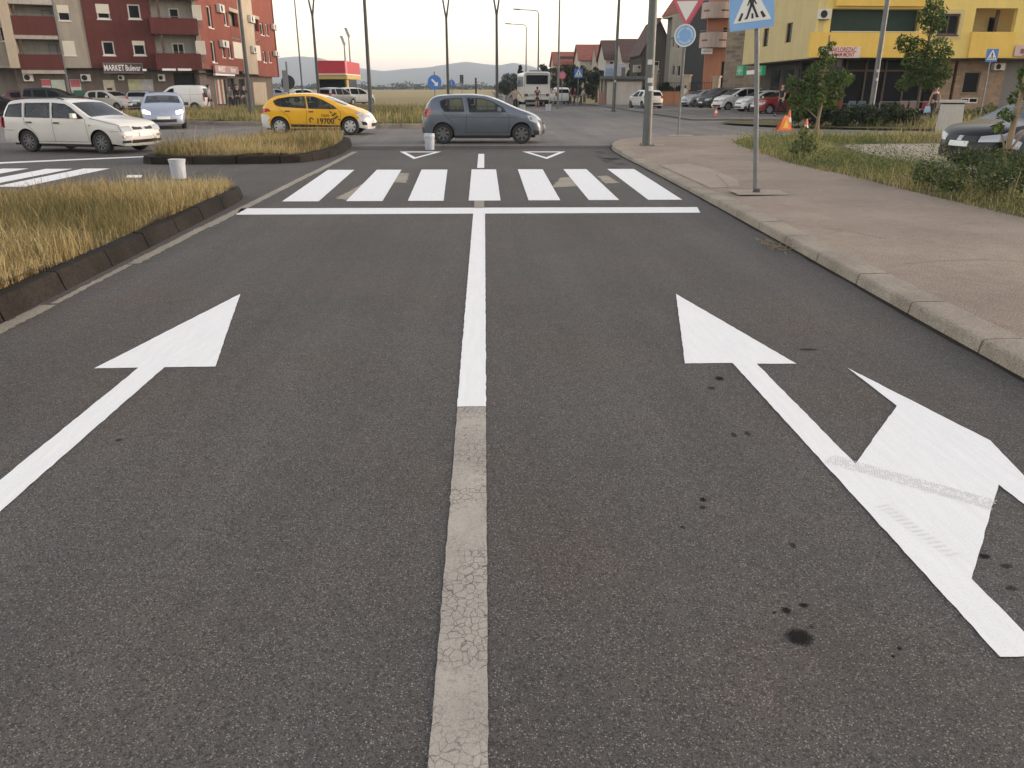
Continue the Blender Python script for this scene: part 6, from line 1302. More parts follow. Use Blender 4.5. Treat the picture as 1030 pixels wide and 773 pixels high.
b = MB(); b.prism([fl.W(.05, 0, -.05), fl.W(fl.L - .03, 0, -.05), fy.W(fy.L, 0, -.05), fy.W(fy.L, 0, -16), fl.W(.05, 0, -14)], OY - .07, OY - .004); b.build('soffit', mat('soffit_brown', (.05, .04, .03), .8), yb); b = MB(); b.prism([fl.W(-.3, 0, .3), fl.W(fl.L, 0, .5), fy.W(fy.L, 0, .5), fy.W(fy.L, 0, -16), fl.W(-.3, 0, -14)], YT, YT + .3); b.build('roof', M_tile, yb)
gy = Fac(fy.W(1.2, 0, -1.3)[:2], fy.W(fy.L, 0, -1.3)[:2], yb); q0 = gy.rect(832, 62, 943, 108); M_brick = masonry('buff_brick', (.30, .20, .125), (.24, .155, .10), (.20, .17, .14), .42, .14, .015)
b = MB(); gy.box(b, q0[0], q0[1], 0, OY - .08, -.9, -.7); b.build('bar_glazing', M_wglass, yb)
for px_ in (836, 853, 873, 893, 913, 932):
    q = gy.rect(px_, 62, px_ + 1.8, 108); b = MB(); gy.box(b, q[0], q[1], 0, OY - .08, -.69, -.58); b.build('glazing_bar', M_brownf, yb)
b = MB(); q = gy.rect(832, 70, 943, 72); gy.box(b, q[0], q[1], q[2], q[2] + .1, -.57, -.5); b.build('glazing_bar', M_brownf, yb)
q = gy.rect(826, 64, 832, 108); b = MB(); gy.box(b, q[0], q[1], 0, OY - .08, -.6, 0); b.build('brick_column', M_brick, yb); q = gy.rect(944, 64, 956, 108); b = MB(); gy.box(b, q[0], q[1], 0, OY - .08, -.6, .1); b.build('brick_column', M_brick, yb)
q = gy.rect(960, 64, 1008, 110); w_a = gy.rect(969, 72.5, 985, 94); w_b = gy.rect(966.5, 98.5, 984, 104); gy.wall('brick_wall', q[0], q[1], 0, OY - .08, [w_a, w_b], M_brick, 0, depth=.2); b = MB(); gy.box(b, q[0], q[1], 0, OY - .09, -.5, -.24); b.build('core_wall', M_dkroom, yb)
gy.window(w_a, 0, .12, fm=mat('olive_frame', (.16, .13, .08), .6), mullion=False); gy.window(w_b, 0, .1, sill=False); gy.ac(gy.rect(996, 64, 1007, 71))
q = gy.rect(1008, 66, 1060, 110); b = MB(); gy.box(b, q[0], q[1], 0, OY - .08, -.3, -.1); b.build('grey_shopfront', mat('grey_shopfront', (.13, .12, .12), .6, var=.1), yb)
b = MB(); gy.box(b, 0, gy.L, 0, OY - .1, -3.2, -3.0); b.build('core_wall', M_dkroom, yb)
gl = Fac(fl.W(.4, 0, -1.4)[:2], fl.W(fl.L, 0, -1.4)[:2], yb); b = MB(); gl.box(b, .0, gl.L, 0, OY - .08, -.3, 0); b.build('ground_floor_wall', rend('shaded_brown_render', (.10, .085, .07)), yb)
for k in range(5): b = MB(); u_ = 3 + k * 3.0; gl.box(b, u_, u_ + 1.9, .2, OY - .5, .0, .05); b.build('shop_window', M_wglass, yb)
# glazier's banner and pharmacy crosses
q = ry(823.5, 47.5, 862, 58.6); bn = fy.part('banner', q, .36, .41, mat('banner_pinkish_white', (.62, .52, .47), .6)); ang = math.atan2(fy.u.y, fy.u.x); M_rtx = mat('red_lettering', (.35, .04, .06), .6)
for tx_, zz, sz, sx_, cu in (('STAKLOREZAC', .70, .36, .72, .52), ('URAM MONT', .26, .32, .72, .56)):
    o = text('banner_lettering', tx_, sz, M_rtx, None, fy.W(q[0] + (q[1] - q[0]) * cu, q[2] + (q[3] - q[2]) * zz, .413), (R(90), 0, ang), sx=sx_, off=.006); o.data.transform(Matrix.Translation(-yb.location)); o.parent = bn
q = ry(1018.5, 46, 1036, 57); bn2 = fy.part('banner', q, .17, .22, mat('banner_pink', (.50, .36, .35), .6)); b = MB(); fy.box(b, q[0] + .35, q[1] - .2, q[2] + .15, q[2] + .42, .22, .225); b.build('banner_print', mat('banner_maroon', (.18, .07, .08), .6), bn2, base=yb.location)
M_grn = mat('pharmacy_green', (.015, .12, .06), .5, emit=((.03, .5, .2), .04)); M_grn2 = mat('pharmacy_light_green', (.16, .42, .27), .5)
for q in (fl.rect(745.5, 66.5, 752, 76), fl.rect(764.5, 66.5, 771.5, 76)):
    z0, z1 = q[2], q[3]; c = fl.part('pharmacy_sign', q, .1, .35, M_grn); cu, cz = (q[0] + q[1]) / 2, (z0 + z1) / 2; hu, hz_ = (q[1] - q[0]) * .36, (z1 - z0) * .36
    b = MB(); fl.box(b, cu - hu, cu + hu, cz - hz_ * .35, cz + hz_ * .35, .35, .37); fl.box(b, cu - hu * .35, cu + hu * .35, cz + hz_ * .352, cz + hz_, .35, .37); fl.box(b, cu - hu * .35, cu + hu * .35, cz - hz_, cz - hz_ * .352, .35, .37); b.build('pharmacy_cross', M_grn2, c, base=yb.location)
fl.part('light_box', fl.rect(755, 71, 763.5, 75), .1, .3, mat('light_strip_white', (.72, .72, .70), .5))
# ---- rubble stone house end behind the yellow block
M_stone = masonry('rubble_stone', (.34, .27, .21), (.16, .13, .105), (.27, .23, .19), .6, .34, .06)
A = (px_at_y(729, 60, 74), 74); B = (px_at_y(768, 60, 73), 73); st = wthing('stone_house', 'narrow rubble stone house wall between the balconies and the yellow block', 'house', (A[0], A[1], 0)); fsn = Fac(A, B, st); q = fsn.rect(729, 12, 760, 90); b = MB(); fsn.box(b, 0, fsn.L, 0, 9.8, -6, 0); b.build('wall', M_stone, st); b = MB(); fsn.box(b, -.2, fsn.L, 9.8, 10.05, -6, .2); b.build('roof', M_tile2, st); fsn.part('plinth', (0, fsn.L, 0, 1.7), 0, .12, rend('brown_plinth', (.10, .075, .06)))
# ---- salmon house with two rounded balconies
M_sal = rend('salmon_render', (.42, .20, .13)); M_salp = rend('pale_salmon_render', (.46, .36, .31)); A = (px_at_y(713, 60, 82), 82); B = (px_at_y(737, 60, 82), 82); sh = wthing('salmon_house', 'salmon house with two pale rounded balconies', 'house', (A[0], A[1], 0)); fs_ = Fac(A, B, sh); q = fs_.rect(713, 0, 729, 92)
fs_.wall('wall', -.4, fs_.L, 0, 12, [fs_.rect(727.5, 28, 733, 40), fs_.rect(725, 62, 731, 90), fs_.rect(727, 2, 733, 10)], M_sal, 0); b = MB(); fs_.box(b, -.4, fs_.L, 0, 11.98, -8, -.27); b.build('core_wall', M_dkroom, sh); b = MB(); fs_.box(b, -.8, fs_.L + .2, 12, 12.3, -8, .6); b.build('roof', M_tile, sh)
for y0, y1 in ((33.5, 48.5), (3.5, 19.5)):
    zt, zb = fs_.pix(712, y0)[1], fs_.pix(712, y1)[1]; u0, u1 = fs_.pix(703.5, 40)[0], fs_.pix(733, 40)[0]; n = 12; P_ = []
    for k in range(n + 1): t = math.pi * k / n; P_.append(((u0 + u1) / 2 - (u1 - u0) / 2 * math.cos(t), 1.7 * math.sin(t) ** .7))
    b = MB(); o_ = [fs_.W(u, 0, w) for u, w in P_]; i_ = [fs_.W((u0 + u1) / 2 + (u - (u0 + u1) / 2) * .94, 0, max(0, w - .12)) for u, w in P_]
    for k in range(n):
        b.hexa([(*o_[k][:2], zb), (*o_[k + 1][:2], zb), (*i_[k + 1][:2], zb), (*i_[k][:2], zb), (*o_[k][:2], zt), (*o_[k + 1][:2], zt), (*i_[k + 1][:2], zt), (*i_[k][:2], zt)])
    b.build('balcony_parapet', M_salp, sh); b = MB(); b.prism(i_, zb + .01, zb + .2); b.build('balcony_slab', M_salp, sh)
    b = MB(); b.tube([(p_[0], p_[1], zt + .16) for p_ in o_], .03, 5); b.build('handrail', M_sback, sh)
    for (ua, ub_) in ((.12, .3), (.5, .8)):
        k0, k1 = int(ua * n), int(ub_ * n); b = MB(); zz = zb + (zt - zb) * .42
        for k in range(k0, k1): b.quad(*[((p_[0] + fs_.n.x * .02), (p_[1] + fs_.n.y * .02), z_) for p_, z_ in ((o_[k], zz), (o_[k + 1], zz), (o_[k + 1], zz + .14), (o_[k], zz + .14))])
        b.build('parapet_slot', mat('slot_brown', (.12, .08, .06), .8), sh)
q = fs_.rect(703, 49.5, 713.5, 55); b = MB(); fs_.box(b, q[0], q[1], q[2], q[3], .95, 1.15); o = b.build('hanging_sign', M_swhite, sh); b = MB(); fs_.box(b, q[0] + .15, q[1] - .15, q[2] + .22, q[3] - .2, 1.15, 1.17); b.build('sign_print', M_sback, o, base=sh.location)
# ---- gable house helper
def ghouse(label, px0, px1, y, yd, eave_py, ridge_py, wallm, roofm, axis='x', dz=0, wins=(), chim=None, name='house', base_py=100, over=.3):
    A = (px_at_y(px0, 70, y), y); B = (px_at_y(px1, 70, y), y); t = wthing(name, label, 'house', (A[0], A[1], 0)); fh = Fac(A, B, t); xm = (px0 + px1) / 2; ze = fh.pix(xm, eave_py)[1]; zr_ = fh.pix(xm, ridge_py)[1]; L_ = fh.L
    holes = [fh.rect(*w_) for w_ in wins]; fh.wall('wall', 0, L_, 0, ze, holes, wallm, 0); b = MB(); fh.box(b, .02, L_ - .02, 0, ze - .01, -yd, -.25); b.build('core_wall', wallm, t)
    for h in holes: fh.window(h, 0, .12, mullion=False)
    b = MB(); th = .14
    if axis == 'x':    # ridge parallel to the front, slope faces the viewer
        for s0, s1 in (((over, ze - .1), (-yd / 2, zr_)), ((-yd / 2, zr_), (-yd - over, ze - .1))):
            b.hexa([fh.W(-over, s0[1], s0[0]), fh.W(L_ + over, s0[1], s0[0]), fh.W(L_ + over, s1[1], s1[0]), fh.W(-over, s1[1], s1[0]), fh.W(-over, s0[1] + th, s0[0]), fh.W(L_ + over, s0[1] + th, s0[0]), fh.W(L_ + over, s1[1] + th, s1[0]), fh.W(-over, s1[1] + th, s1[0])])
        g_ = MB()
        for u in (0.01, L_ - .22): g_.add([fh.W(u, ze, 0), fh.W(u, ze, -yd), fh.W(u, zr_, -yd / 2), fh.W(u + .2, ze, 0), fh.W(u + .2, ze, -yd), fh.W(u + .2, zr_, -yd / 2)], [(0, 1, 2), (3, 4, 5), (0, 1, 4, 3), (1, 2, 5, 4), (2, 0, 3, 5)])
        g_.build('gable', wallm, t)
    else:              # gable faces the viewer
        for s0, s1 in (((-over, ze - .15), (L_ / 2, zr_)), ((L_ / 2, zr_), (L_ + over, ze - .15))):
            b.hexa([fh.W(s0[0], s0[1], over), fh.W(s1[0], s1[1], over), fh.W(s1[0], s1[1], -yd), fh.W(s0[0], s0[1], -yd), fh.W(s0[0], s0[1] + th, over), fh.W(s1[0], s1[1] + th, over), fh.W(s1[0], s1[1] + th, -yd), fh.W(s0[0], s0[1] + th, -yd)])
        g_ = MB(); g_.add([fh.W(0, ze, 0), fh.W(L_, ze, 0), fh.W(L_ / 2, zr_, 0), fh.W(0, ze, -yd + .1), fh.W(L_, ze, -yd + .1), fh.W(L_ / 2, zr_, -yd + .1)], [(0, 1, 2), (3, 5, 4), (0, 1, 4, 3)]); g_.build('gable', wallm, t)
    ro = b.build('roof', roofm, t)
    if chim:
        u, z = fh.pix(chim[0], chim[1]); b = MB(); fh.box(b, u - .4, u + .4, min(ze, zr_) , z, -yd / 2 - .4, -yd / 2 + .4); fh.box(b, u - .5, u + .5, z, z + .18, -yd / 2 - .5, -yd / 2 + .5); b.build('chimney', rend('brick_chimney', (.22, .09, .06)), ro, base=t.location)
    return t, fh
M_grey = rend('bare_grey_render', (.165, .155, .14), .15, .5, .35); M_bg = rend('greyish_beige_render', (.36, .33, .27)); M_dw = rend('dark_timber_wall', (.055, .048, .042)); M_pw = rend('pale_house_render', (.45, .42, .37))
# grey house with red roof: beige front strip and bare side wall
A = (px_at_y(673.5, 60, 92.2), 92.2); B = (px_at_y(686, 60, 91), 91); C = (px_at_y(716, 60, 91.3), 91.3); gh = wthing('grey_house', 'tall bare grey house with a red roof beside the salmon house', 'house', (B[0], B[1], 0)); f1_ = Fac(A, B, gh); f2_ = Fac(B, C, gh); zt = f2_.pix(700, 15)[1]
ws = [f1_.rect(676, 38, 678, 48), f1_.rect(681, 38, 683.5, 49), f1_.rect(676, 66, 678.5, 76), f1_.rect(681, 66, 684, 77)]
f1_.wall('wall', 0, f1_.L, 0, zt, ws, M_bg, 0)
for q in ws: f1_.window(q, 0, .15, mullion=False, sill=False)
b = MB(); f2_.box(b, 0.02, f2_.L, 0, zt - .01, -6, 0); b.build('bare_side_wall', M_grey, gh); zr_ = zt + 2.6; b = MB(); f2_.box(b, -.5, f2_.L + .3, zt, zt + .25, -6.4, .4); b.build('cornice', M_bg, gh)
b = MB(); b.add([f2_.W(-.6, zt + .252, .5), f2_.W(f2_.L + .4, zt + .252, .5), f2_.W(f2_.L + .4, zt + .252, -6.6), f2_.W(-.6, zt + .252, -6.6), f2_.W(.6, zr_ + .6, -3.1), f2_.W(f2_.L - .2, zr_ + .6, -3.1)], [(0, 1, 5, 4), (2, 3, 4, 5), (0, 4, 3), (1, 2, 5), (3, 2, 1, 0)]); b.build('roof', M_tile3, gh); f2_.ac(f2_.rect(701.5, 65.5, 709, 71))
# dark gabled house, and the row of steep roofs
ghouse('dark steep-roofed house with a brick chimney behind the thick lamp post', 645, 676, 108, 9, 55, 21, M_dw, M_tile2, 'y', wins=((658, 62, 663, 70),), chim=(668.5, 17))
ghouse('house with a dark red steep roof right of the slim lamp post', 627, 647, 124, 9, 62, 38.5, M_pw, M_tile2, 'x', wins=((632, 64, 636, 69),))
ghouse('dark red roofed house left of the slim lamp post', 609, 628, 130, 9, 60, 40, M_pw, M_tile2, 'x', wins=((613, 62, 617, 67), (621, 62, 624, 67)))
ghouse('house with a bright red roof and a white gable strip', 583, 608, 142, 9, 61, 44.5, M_pw, M_tile3, 'x', wins=((596, 62, 600, 68),))
t, fh = ghouse('far low house with a red roof beside the tall lamp post', 558, 579, 160, 10, 66, 52, M_beige2, M_tile3, 'x', wins=((564, 68, 568, 72),)); b = MB(); q = fh.rect(562, 57.5, 578, 59.5); fh.box(b, *q, -.5, 3); b.build('porch_roof', M_tile2, t)
for pxs, lab in (((596.2, 599.8), 'a'),):
    q = 0
b = MB(); A = at(595.5, 63, 141.4); B = at(600.5, 63, 141.4); T = at(597, 46, 141.4); tg = wthing('gable_wall', 'narrow white gable end between two red roofs', 'wall', (A.x, A.y, 0)); b.add([(A.x, A.y, A.z - .5), (B.x, B.y, B.z - .5), (T.x, T.y, T.z), (A.x, A.y + .4, A.z - .5), (B.x, B.y + .4, B.z - .5), (T.x, T.y + .4, T.z), (A.x, A.y, 0), (B.x, B.y, 0), (B.x, B.y + .4, 0), (A.x, A.y + .4, 0)], [(0, 1, 2), (3, 5, 4), (0, 2, 5, 3), (1, 4, 5, 2), (6, 7, 1, 0), (8, 9, 3, 4), (7, 8, 4, 1), (9, 6, 0, 3)]); b.build('wall', M_pw, tg); b = MB(); b.tube([(A.x - .2, A.y - .05, A.z - .4), (T.x, T.y - .05, T.z + .1), (B.x + .2, B.y - .05, B.z - .4)], .09, 5); b.build('verge_tiles', M_tile, tg)
# orange garden wall with pillars, garage, billboard
M_ow = rend('orange_render', (.42, .20, .105)); A = (px_at_y(655, 100, 84), 84); B = (px_at_y(722, 100, 80), 80); ow_ = wthing('garden_wall', 'low orange garden wall with beige pillars behind the parked row', 'wall', (A[0], A[1], 0)); fo = Fac(A, B, ow_); zt = fo.pix(690, 92)[1]; b = MB(); fo.box(b, 0, fo.L, 0, zt, -.3, 0); b.build('wall', M_ow, ow_)
b = MB(); fo.box(b, -.05, fo.L, zt, zt + .08, -.36, .06); b.build('coping', M_dkroom, ow_)
for pxp, pyt in ((658, 75), (690.5, 76.5), (720, 78)):
    u = fo.pix(pxp, 85)[0]; z = fo.pix(pxp, pyt)[1]; b = MB(); fo.box(b, u - .3, u + .3, 0, z, -.42, .12); o = b.build('pillar', M_beige2, ow_); b = MB(); fo.box(b, u - .4, u + .4, z, z + .12, -.5, .2); b.build('pillar_cap', M_beige2, o, base=ow_.location)
b = MB(); n = int(fo.L / .18)
for k in range(n): fo.box(b, k * .18, k * .18 + .03, zt + .08, zt + .75, -.17, -.14)
fo.box(b, 0, fo.L, zt + .76, zt + .8, -.18, -.13); b.build('iron_fence', M_dkroom, ow_)
A = (px_at_y(608.5, 100, 84.5), 84.5); B = (px_at_y(646, 100, 84), 84); ga = wthing('garage', 'garage with a wide pale pink door under a grey roof edge', 'garage', (A[0], A[1], 0)); fg = Fac(A, B, ga); zt = fg.pix(627, 80)[1]; b = MB(); fg.box(b, 0, fg.L, 0, zt, -6, -.2); b.build('wall', rend('grey_garage', (.25, .23, .21)), ga); q = fg.rect(610.5, 82.5, 645, 104); b = MB(); fg.box(b, q[0], q[1], 0, q[3], -.19, -.1); b.build('garage_door', rend('pale_pink_door', (.62, .56, .51)), ga); b = MB(); fg.box(b, -.6, fg.L + .4, zt, zt + .3, -6.2, .3); b.build('roof', rend('grey_roof_edge', (.16, .16, .16)), ga)
A = (px_at_y(602, 100, 85), 85); B = (px_at_y(608.3, 100, 84.8), 84.8); gp = wthing('gate_pillar', 'pink and brown gate pillar left of the garage door', 'wall', (A[0], A[1], 0)); fp_ = Fac(A, B, gp); z1 = fp_.pix(605, 93)[1]; z2 = fp_.pix(605, 79)[1]; b = MB(); fp_.box(b, 0, fp_.L, 0, z1, -.4, 0); b.build('pillar_base', rend('pink_render', (.42, .24, .20)), gp); b = MB(); fp_.box(b, .05, fp_.L * .35, z1, z2, -.35, -.05); fp_.box(b, fp_.L * .55, fp_.L * .9, z1, z2, -.35, -.05); b.build('pillar_shaft', M_beige2, gp)
A = (px_at_y(608, 70, 88), 88); B = (px_at_y(629.5, 70, 88), 88); bb = wthing('billboard', 'pale blue and white billboard on the garage roof', 'billboard', (A[0], A[1], fg.pix(627, 79)[1])); fbb = Fac(A, B, bb); q = fbb.rect(608, 64.5, 629.5, 78); b = MB(); fbb.box(b, *q, -.2, 0); b.build('panel', mat('billboard_white', (.48, .50, .54), .6, var=.1), bb); q = fbb.rect(609, 69, 619, 77); b = MB(); fbb.box(b, *q, 0, .02); b.build('printed_field', mat('billboard_blue', (.26, .33, .46), .6, var=.15), bb); q = fbb.rect(625, 68, 629, 77); b = MB(); fbb.box(b, *q, 0, .02); b.build('printed_figure', mat('billboard_brown', (.18, .15, .13), .6, var=.3), bb)
for pa, lab in (((637.5, 65.5, 645, 73), 'white box with a dark hole on the garage roof'), ((653, 66, 662, 75), 'plain white panel behind the thick lamp post')):
    A = (px_at_y(pa[0], 70, 89.5), 89.5); B = (px_at_y(pa[2], 70, 89.5), 89.5); wb = wthing('white_cabinet', lab, 'cabinet', (A[0], A[1], fg.pix(627, 79)[1] if pa[0] < 640 else 0)); fw_ = Fac(A, B, wb); q = fw_.rect(*pa); b = MB(); fw_.box(b, *q, -.6, 0); b.build('box', M_pw, wb, bevel=.03); b = MB(); fw_.box(b, (q[0] + q[1]) / 2 - .05, (q[0] + q[1]) / 2 + .05, wb.location.z - .3, q[2], -.35, -.25); b.build('post', M_gal, wb)
    if pa[0] < 640: b = MB(); fw_.box(b, q[0] + .45, q[0] + .7, q[3] - .35, q[3] - .12, 0, .02); b.build('vent_hole', M_dkroom, wb)
# bar terrace: tables, chairs, rail
tb = []
def terr_table(x, y, label):
    t = thing('terrace_table', label, 'table', (x, y, .05), 0, 'tables on the bar terrace'); b = MB(); b.box(-.4, .4, -.4, .4, .72, .75); b.build('tabletop', M_bark2, t)
    for sx in (-1, 1):
        for sy in (-1, 1): b = MB(); b.box(sx * .34 - .02, sx * .34 + .02, sy * .34 - .02, sy * .34 + .02, 0, .72); b.build('leg', M_black, t)
def terr_chair(x, y, rz, m, label):
    t = thing('terrace_chair', label, 'chair', (x, y, .05), rz, 'chairs on the bar terrace'); b = MB(); b.box(-.22, .22, -.22, .22, .43, .47); b.build('seat', m, t, bevel=.01); b = MB(); b.hexa([(-.22, .19, .47), (.22, .19, .47), (.22, .23, .47), (-.22, .23, .47), (-.21, .27, .92), (.21, .27, .92), (.21, .31, .92), (-.21, .31, .92)]); b.build('backrest', m, t, bevel=.01)
    for sx in (-1, 1):
        for sy in (-1, 1): b = MB(); b.tube([(sx * .19, sy * .19, .43), (sx * .21, sy * .22, 0)], .016, 6); b.build('leg', M_black, t)
M_tan = mat('tan_seat', (.28, .19, .15), .7); M_rd = mat('red_seat', (.22, .03, .03), .7); M_bl = mat('blue_grey_seat', (.10, .12, .17), .7)
for k, (px_, m, lab) in enumerate(((842, M_rd, 'red chair at the left end of the bar terrace'), (855, M_bl, 'blue grey chair beside the red one on the terrace'), (866, M_bl, 'blue grey chair nearest the terrace lamp post'), (907, M_tan, 'tan chair behind the tiered young tree'), (918, M_tan, 'tan chair right of the tiered young tree trunk'), (929, M_rd, 'red chair beside the woman in black'))):
    p = at(px_, 105, 47.6); terr_chair(p.x, 47.6, R(180 if k % 2 else 165), m, lab)
for px_, lab in ((849, 'terrace table among the blue grey chairs'), (912, 'terrace table between the tan chairs'), (889, 'terrace table right of the terrace lamp post')): p = at(px_, 105, 48.2); terr_table(p.x, 48.2, lab)
A, B = at(884, 110, 46.7), at(945, 110, 46.7); t = wthing('terrace_rail', 'thin dark rail along the front of the bar terrace', 'railing', (A.x, A.y, 0)); b = MB(); b.tube([(A.x, 46.7, .92), (B.x, 46.7, .92)], .025, 6); b.tube([(A.x, 46.7, .5), (B.x, 46.7, .5)], .015, 6); b.build('rail', M_sback, t)
for k in range(6): x = A.x + (B.x - A.x) * k / 5; b = MB(); b.box(x - .025, x + .025, 46.68, 46.72, 0, .92); b.build('post', M_sback, t)
# ------------------------------------------------------------------ people
def skinmesh(joints, bones, rad, name, m, parent, sub=1):
    me = bpy.data.meshes.new(name); me.from_pydata([tuple(j) for j in joints], bones, []); o = bpy.data.objects.new(name, me); col.objects.link(o)
    md = o.modifiers.new('skin', 'SKIN'); md.use_smooth_shade = True
    for i, v in enumerate(me.skin_vertices[0].data): v.radius = (rad[i], rad[i]) if not hasattr(rad[i], '__len__') else rad[i]; v.use_root = (i == 0)
    sm = o.modifiers.new('sub', 'SUBSURF'); sm.levels = sub; sm.render_levels = sub
    bpy.context.view_layer.update(); dg = bpy.context.evaluated_depsgraph_get(); n = bpy.data.meshes.new_from_object(o.evaluated_get(dg)); bpy.data.objects.remove(o)
    n.materials.clear(); n.materials.append(m); o = bpy.data.objects.new(name, n); col.objects.link(o); o.parent = parent; return o
M_skin = mat('skin', (.42, .25, .18), .6); M_hair = mat('dark_hair', (.025, .018, .014), .7); M_shoe = mat('shoe', (.05, .05, .05), .7)
def person(label, x, y, z, rz, top, legs, h=1.75, sleeves=.5, shorts=False, pose=None, bend=0.0, group=None, hair=M_hair, tank=False):
    t = thing('person', label, 'person', (x, y, z), rz, group); P = dict(legL=.12, legR=-.12, armL=-.2, armR=.2, elbL=.25, elbR=.25, outL=.10, outR=.10); P.update(pose or {}); k = h / 1.75
    V3 = lambda x_, y_, z_: Vector((x_, y_, z_)) * k
    hip = V3(0, 0, .95); cb, sb = math.cos(bend), math.sin(bend)
    def T(x_, y_, z_):      # upper body leaning forward by bend
        dz = z_ - .95; return Vector((x_, y_ * cb - dz * sb if True else 0, .95 + dz * cb + y_ * sb)) * k
    def leg(sx, a):
        kn = V3(sx * .10, -math.sin(a) * .45, .92 - math.cos(a) * .44); an = kn + V3(0, -math.sin(a - (.25 if a < 0 else .05)) * .42, -math.cos(a - .1) * .42); an.z = max(an.z, .07 * k); return V3(sx * .095, 0, .90), kn, an, an + V3(sx * .02, -.13, -.035)
    def arm(sx, a, e, out):
        sh_ = T(sx * .185, 0, 1.42); el = sh_ + V3(sx * out, -math.sin(a) * .28, -math.cos(a) * .28); wr_ = el + V3(sx * out * .3, -math.sin(a + e) * .25, -math.cos(a + e) * .25); d = (wr_ - el).normalized(); return sh_, el, wr_, d
    J = [hip, T(0, .01, 1.15), T(0, .01, 1.36), T(0, 0, 1.49), T(0, -.015, 1.56), T(0, -.02, 1.64), T(0, -.01, 1.72)]; RR = [(.145, .105), (.125, .092), (.15, .095), (.055, .055), (.062, .066), (.078, .094), (.055, .07)]; E = [(0, 1), (1, 2), (2, 3), (3, 4), (4, 5), (5, 6)]
    def addj(p, r_, par): J.append(p); RR.append(r_); E.append((par, len(J) - 1)); return len(J) - 1
    addj(T(0, -.115, 1.615), .014, 5); addj(T(.085, .01, 1.62), .015, 5); addj(T(-.085, .01, 1.62), .015, 5)
    top_ch, leg_ch = [], []
    for sx, la, aa, ee, oo in ((-1, P['legL'], P['armL'], P['elbL'], P['outL']), (1, P['legR'], P['armR'], P['elbR'], P['outR'])):
        a, b_, c, d = leg(sx, la); i = addj(a, .088, 0); i = addj(b_, .058, i); i = addj(c, .038, i); addj(d, .034, i); leg_ch.append((a, b_, c))
        s0, e0, w0, dd = arm(sx, aa, ee, oo); i = addj(s0, .052, 2); i = addj(e0, .038, i); i = addj(w0, .027, i); top_ch.append((s0, e0, w0))
        pm_ = addj(w0 + dd * .075 * k, (.036, .018), i); ref = Vector((0, 1, 0)); sd_ = dd.cross(ref).normalized() if abs(dd.y) < .9 else Vector((1, 0, 0)); fw = sd_.cross(dd)
        for q in range(4): o_ = (q - 1.5) * .018 * k; f1 = addj(w0 + dd * .12 * k + fw * o_, .009, pm_); addj(w0 + dd * (.165 - abs(q - 1.2) * .008) * k + fw * o_ * 1.05 + sd_ * .012, .007, f1)
        addj(w0 + dd * .07 * k + fw * .045 * k, .010, i)
    RR = [(r_[0] * k, r_[1] * k) if hasattr(r_, '__len__') else (r_ * k, r_ * k) for r_ in RR]
    skinmesh(J, E, RR, 'body', M_skin, t)
    # clothing
    sl = sleeves; q = [J[0] + Vector((0, 0, -.05 * k)), J[1], J[2], T(0, 0, 1.47)]; rr = [(.165, .125), (.15, .118), (.172, .118), (.07, .07)]; ee_ = [(0, 1), (1, 2), (2, 3)]
    if not tank:
        for (s0, e0, w0) in top_ch:
            q += [s0]; ee_.append((2, len(q) - 1)); rr.append(.068); en = s0.lerp(e0, min(1, sl * 2)); q.append(en); rr.append(.056); ee_.append((len(q) - 2, len(q) - 1))
            if sl > .55: q.append(e0.lerp(w0, (sl - .5) * 2)); rr.append(.045); ee_.append((len(q) - 2, len(q) - 1))
    skinmesh(q, ee_, [(a[0] * k, a[1] * k) if hasattr(a, '__len__') else (a * k, a * k) for a in rr], 'shirt' if not tank else 'tank_top', top, t)
    q = [J[0], J[0] + Vector((0, 0, .07 * k))]; rr = [(.165, .125), (.15, .115)]; ee_ = [(0, 1)]
    for (a, b_, c) in leg_ch:
        q.append(a); rr.append(.106); ee_.append((0, len(q) - 1)); q.append(b_ if not shorts else a.lerp(b_, .85)); rr.append(.076); ee_.append((len(q) - 2, len(q) - 1))
        if not shorts: q.append(b_.lerp(c, .95)); rr.append(.056); ee_.append((len(q) - 2, len(q) - 1))
    skinmesh(q, ee_, [(a[0] * k, a[1] * k) if hasattr(a, '__len__') else (a * k, a * k) for a in rr], 'trousers' if not shorts else 'shorts', legs, t)
    for (a, b_, c) in leg_ch: skinmesh([c + Vector((0, .04 * k, -.035 * k)), c + Vector((0, -.06 * k, -.04 * k)), c + Vector((0, -.16 * k, -.045 * k))], [(0, 1), (1, 2)], [.042 * k, .045 * k, .034 * k], 'shoe', M_shoe, t)
    skinmesh([T(0, .03, 1.66), T(0, .02, 1.72), T(0, -.03, 1.74), T(0, .06, 1.60)], [(0, 1), (1, 2), (0, 3)], [(.09 * k, .085 * k), (.08 * k, .085 * k), (.06 * k, .05 * k), (.06 * k, .05 * k)], 'hair', hair, t)
    return t, top_ch
C_ = lambda n, c: mat(n, c, .85, var=.1, scale=6)
wsh = C_('white_cloth', (.62, .60, .58)); blkc = C_('black_cloth', (.018, .018, .02)); navy = C_('navy_cloth', (.03, .035, .06)); beigec = C_('beige_cloth', (.33, .28, .20)); purp = C_('plum_cloth', (.06, .03, .045)); greyc = C_('grey_cloth', (.16, .16, .17)); bluec = C_('blue_cloth', (.07, .09, .18)); redc = C_('dark_red_cloth', (.16, .03, .04))
def pp_(px, y, z=0): return at(px, 100, y).x, y, z
person('man in a white T-shirt and dark shorts walking before the market corner', *pp_(211, 61, .1), R(120), wsh, navy, 1.76, .45, True, dict(legL=.35, legR=-.3))
person('man in black standing beneath the market sign on the right face', *pp_(239.5, 65, .1), R(20), blkc, blkc, 1.78, .9, False, dict(legL=.18, legR=-.18))
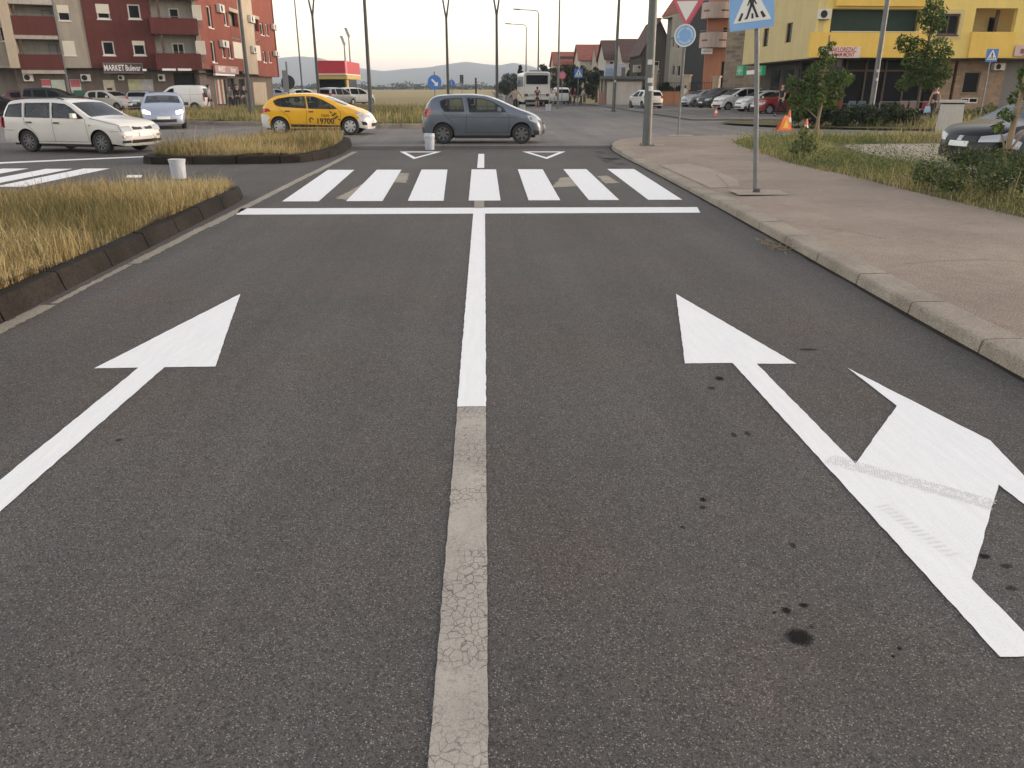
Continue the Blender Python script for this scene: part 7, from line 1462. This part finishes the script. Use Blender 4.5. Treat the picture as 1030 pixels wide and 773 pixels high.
person('man in dark clothes walking behind the man in black by the market', *pp_(246, 67, .1), R(70), blkc, navy, 1.74, .9, False, dict(legL=.3, legR=-.3, armR=.5))
person('grey-shirted person by the market doorway', *pp_(232, 67, .1), R(-20), greyc, blkc, 1.70, .5)
person('man in a beige shirt and dark trousers with arms spread on the road', *pp_(518.5, 60, 0), R(190), beigec, blkc, 1.74, .55, False, dict(outL=.24, outR=.28, legL=.15, legR=-.12))
person('person in plum clothes and bare calves behind the coach', *pp_(540.5, 74, 0), R(170), purp, purp, 1.72, .3, True)
person('person in blue standing on the grass by the crossing sign', *pp_(573.5, 84, 0), R(90), bluec, navy, 1.74, .8); person('person in dark red beside the one in blue', *pp_(577.8, 86, 0), R(60), redc, navy, 1.65, .8)
person('person in a white top leaning over on the grass by the dark trees', *pp_(584.5, 86, 0), R(70), wsh, navy, 1.72, .6, False, dict(armL=.3, armR=.4), .5)
person('man in a white shirt walking past the orange wall', *pp_(689, 76, .05), R(100), wsh, greyc, 1.78, .5, False, dict(legL=.28, legR=-.25)); person('child walking beside the man in the white shirt', *pp_(695.5, 76.5, .05), R(95), beigec, greyc, 1.15, .5, True)
person('man in black with light shoes walking past the red saloon', *pp_(786.5, 50, .05), R(-70), blkc, blkc, 1.84, .3, False, dict(legL=.30, legR=-.30))
t, ch = person('woman in a black tank top carrying a pale blue bag on the planted strip', *pp_(940.5, 44.0, .05), R(15), blkc, blkc, 1.70, .0, False, dict(outL=.09, outR=.09, legL=.15, legR=-.15), tank=True)
b = MB(); s0, e0, w0 = ch[0]; c = t.matrix_basis @ w0; b.hexa([(-.17, -.08, -.45), (.17, -.08, -.45), (.17, .08, -.45), (-.17, .08, -.45), (-.12, -.05, -.12), (.12, -.05, -.12), (.12, .05, -.12), (-.12, .05, -.12)]); tb_ = thing('shopping_bag', 'pale blue plastic bag hanging from the hand of the woman in black', 'bag', (c.x - .05, c.y - .02, c.z - .05)); b.build('bag', mat('pale_blue_plastic', (.36, .48, .60), .5), tb_, bevel=.03); b = MB(); b.tube([(-.09, 0, -.13), (-.04, 0, .0), (.04, 0, .0), (.09, 0, -.13)], .012, 6); b.build('handles', mat('pale_blue_plastic', (.36, .48, .60), .5), tb_)
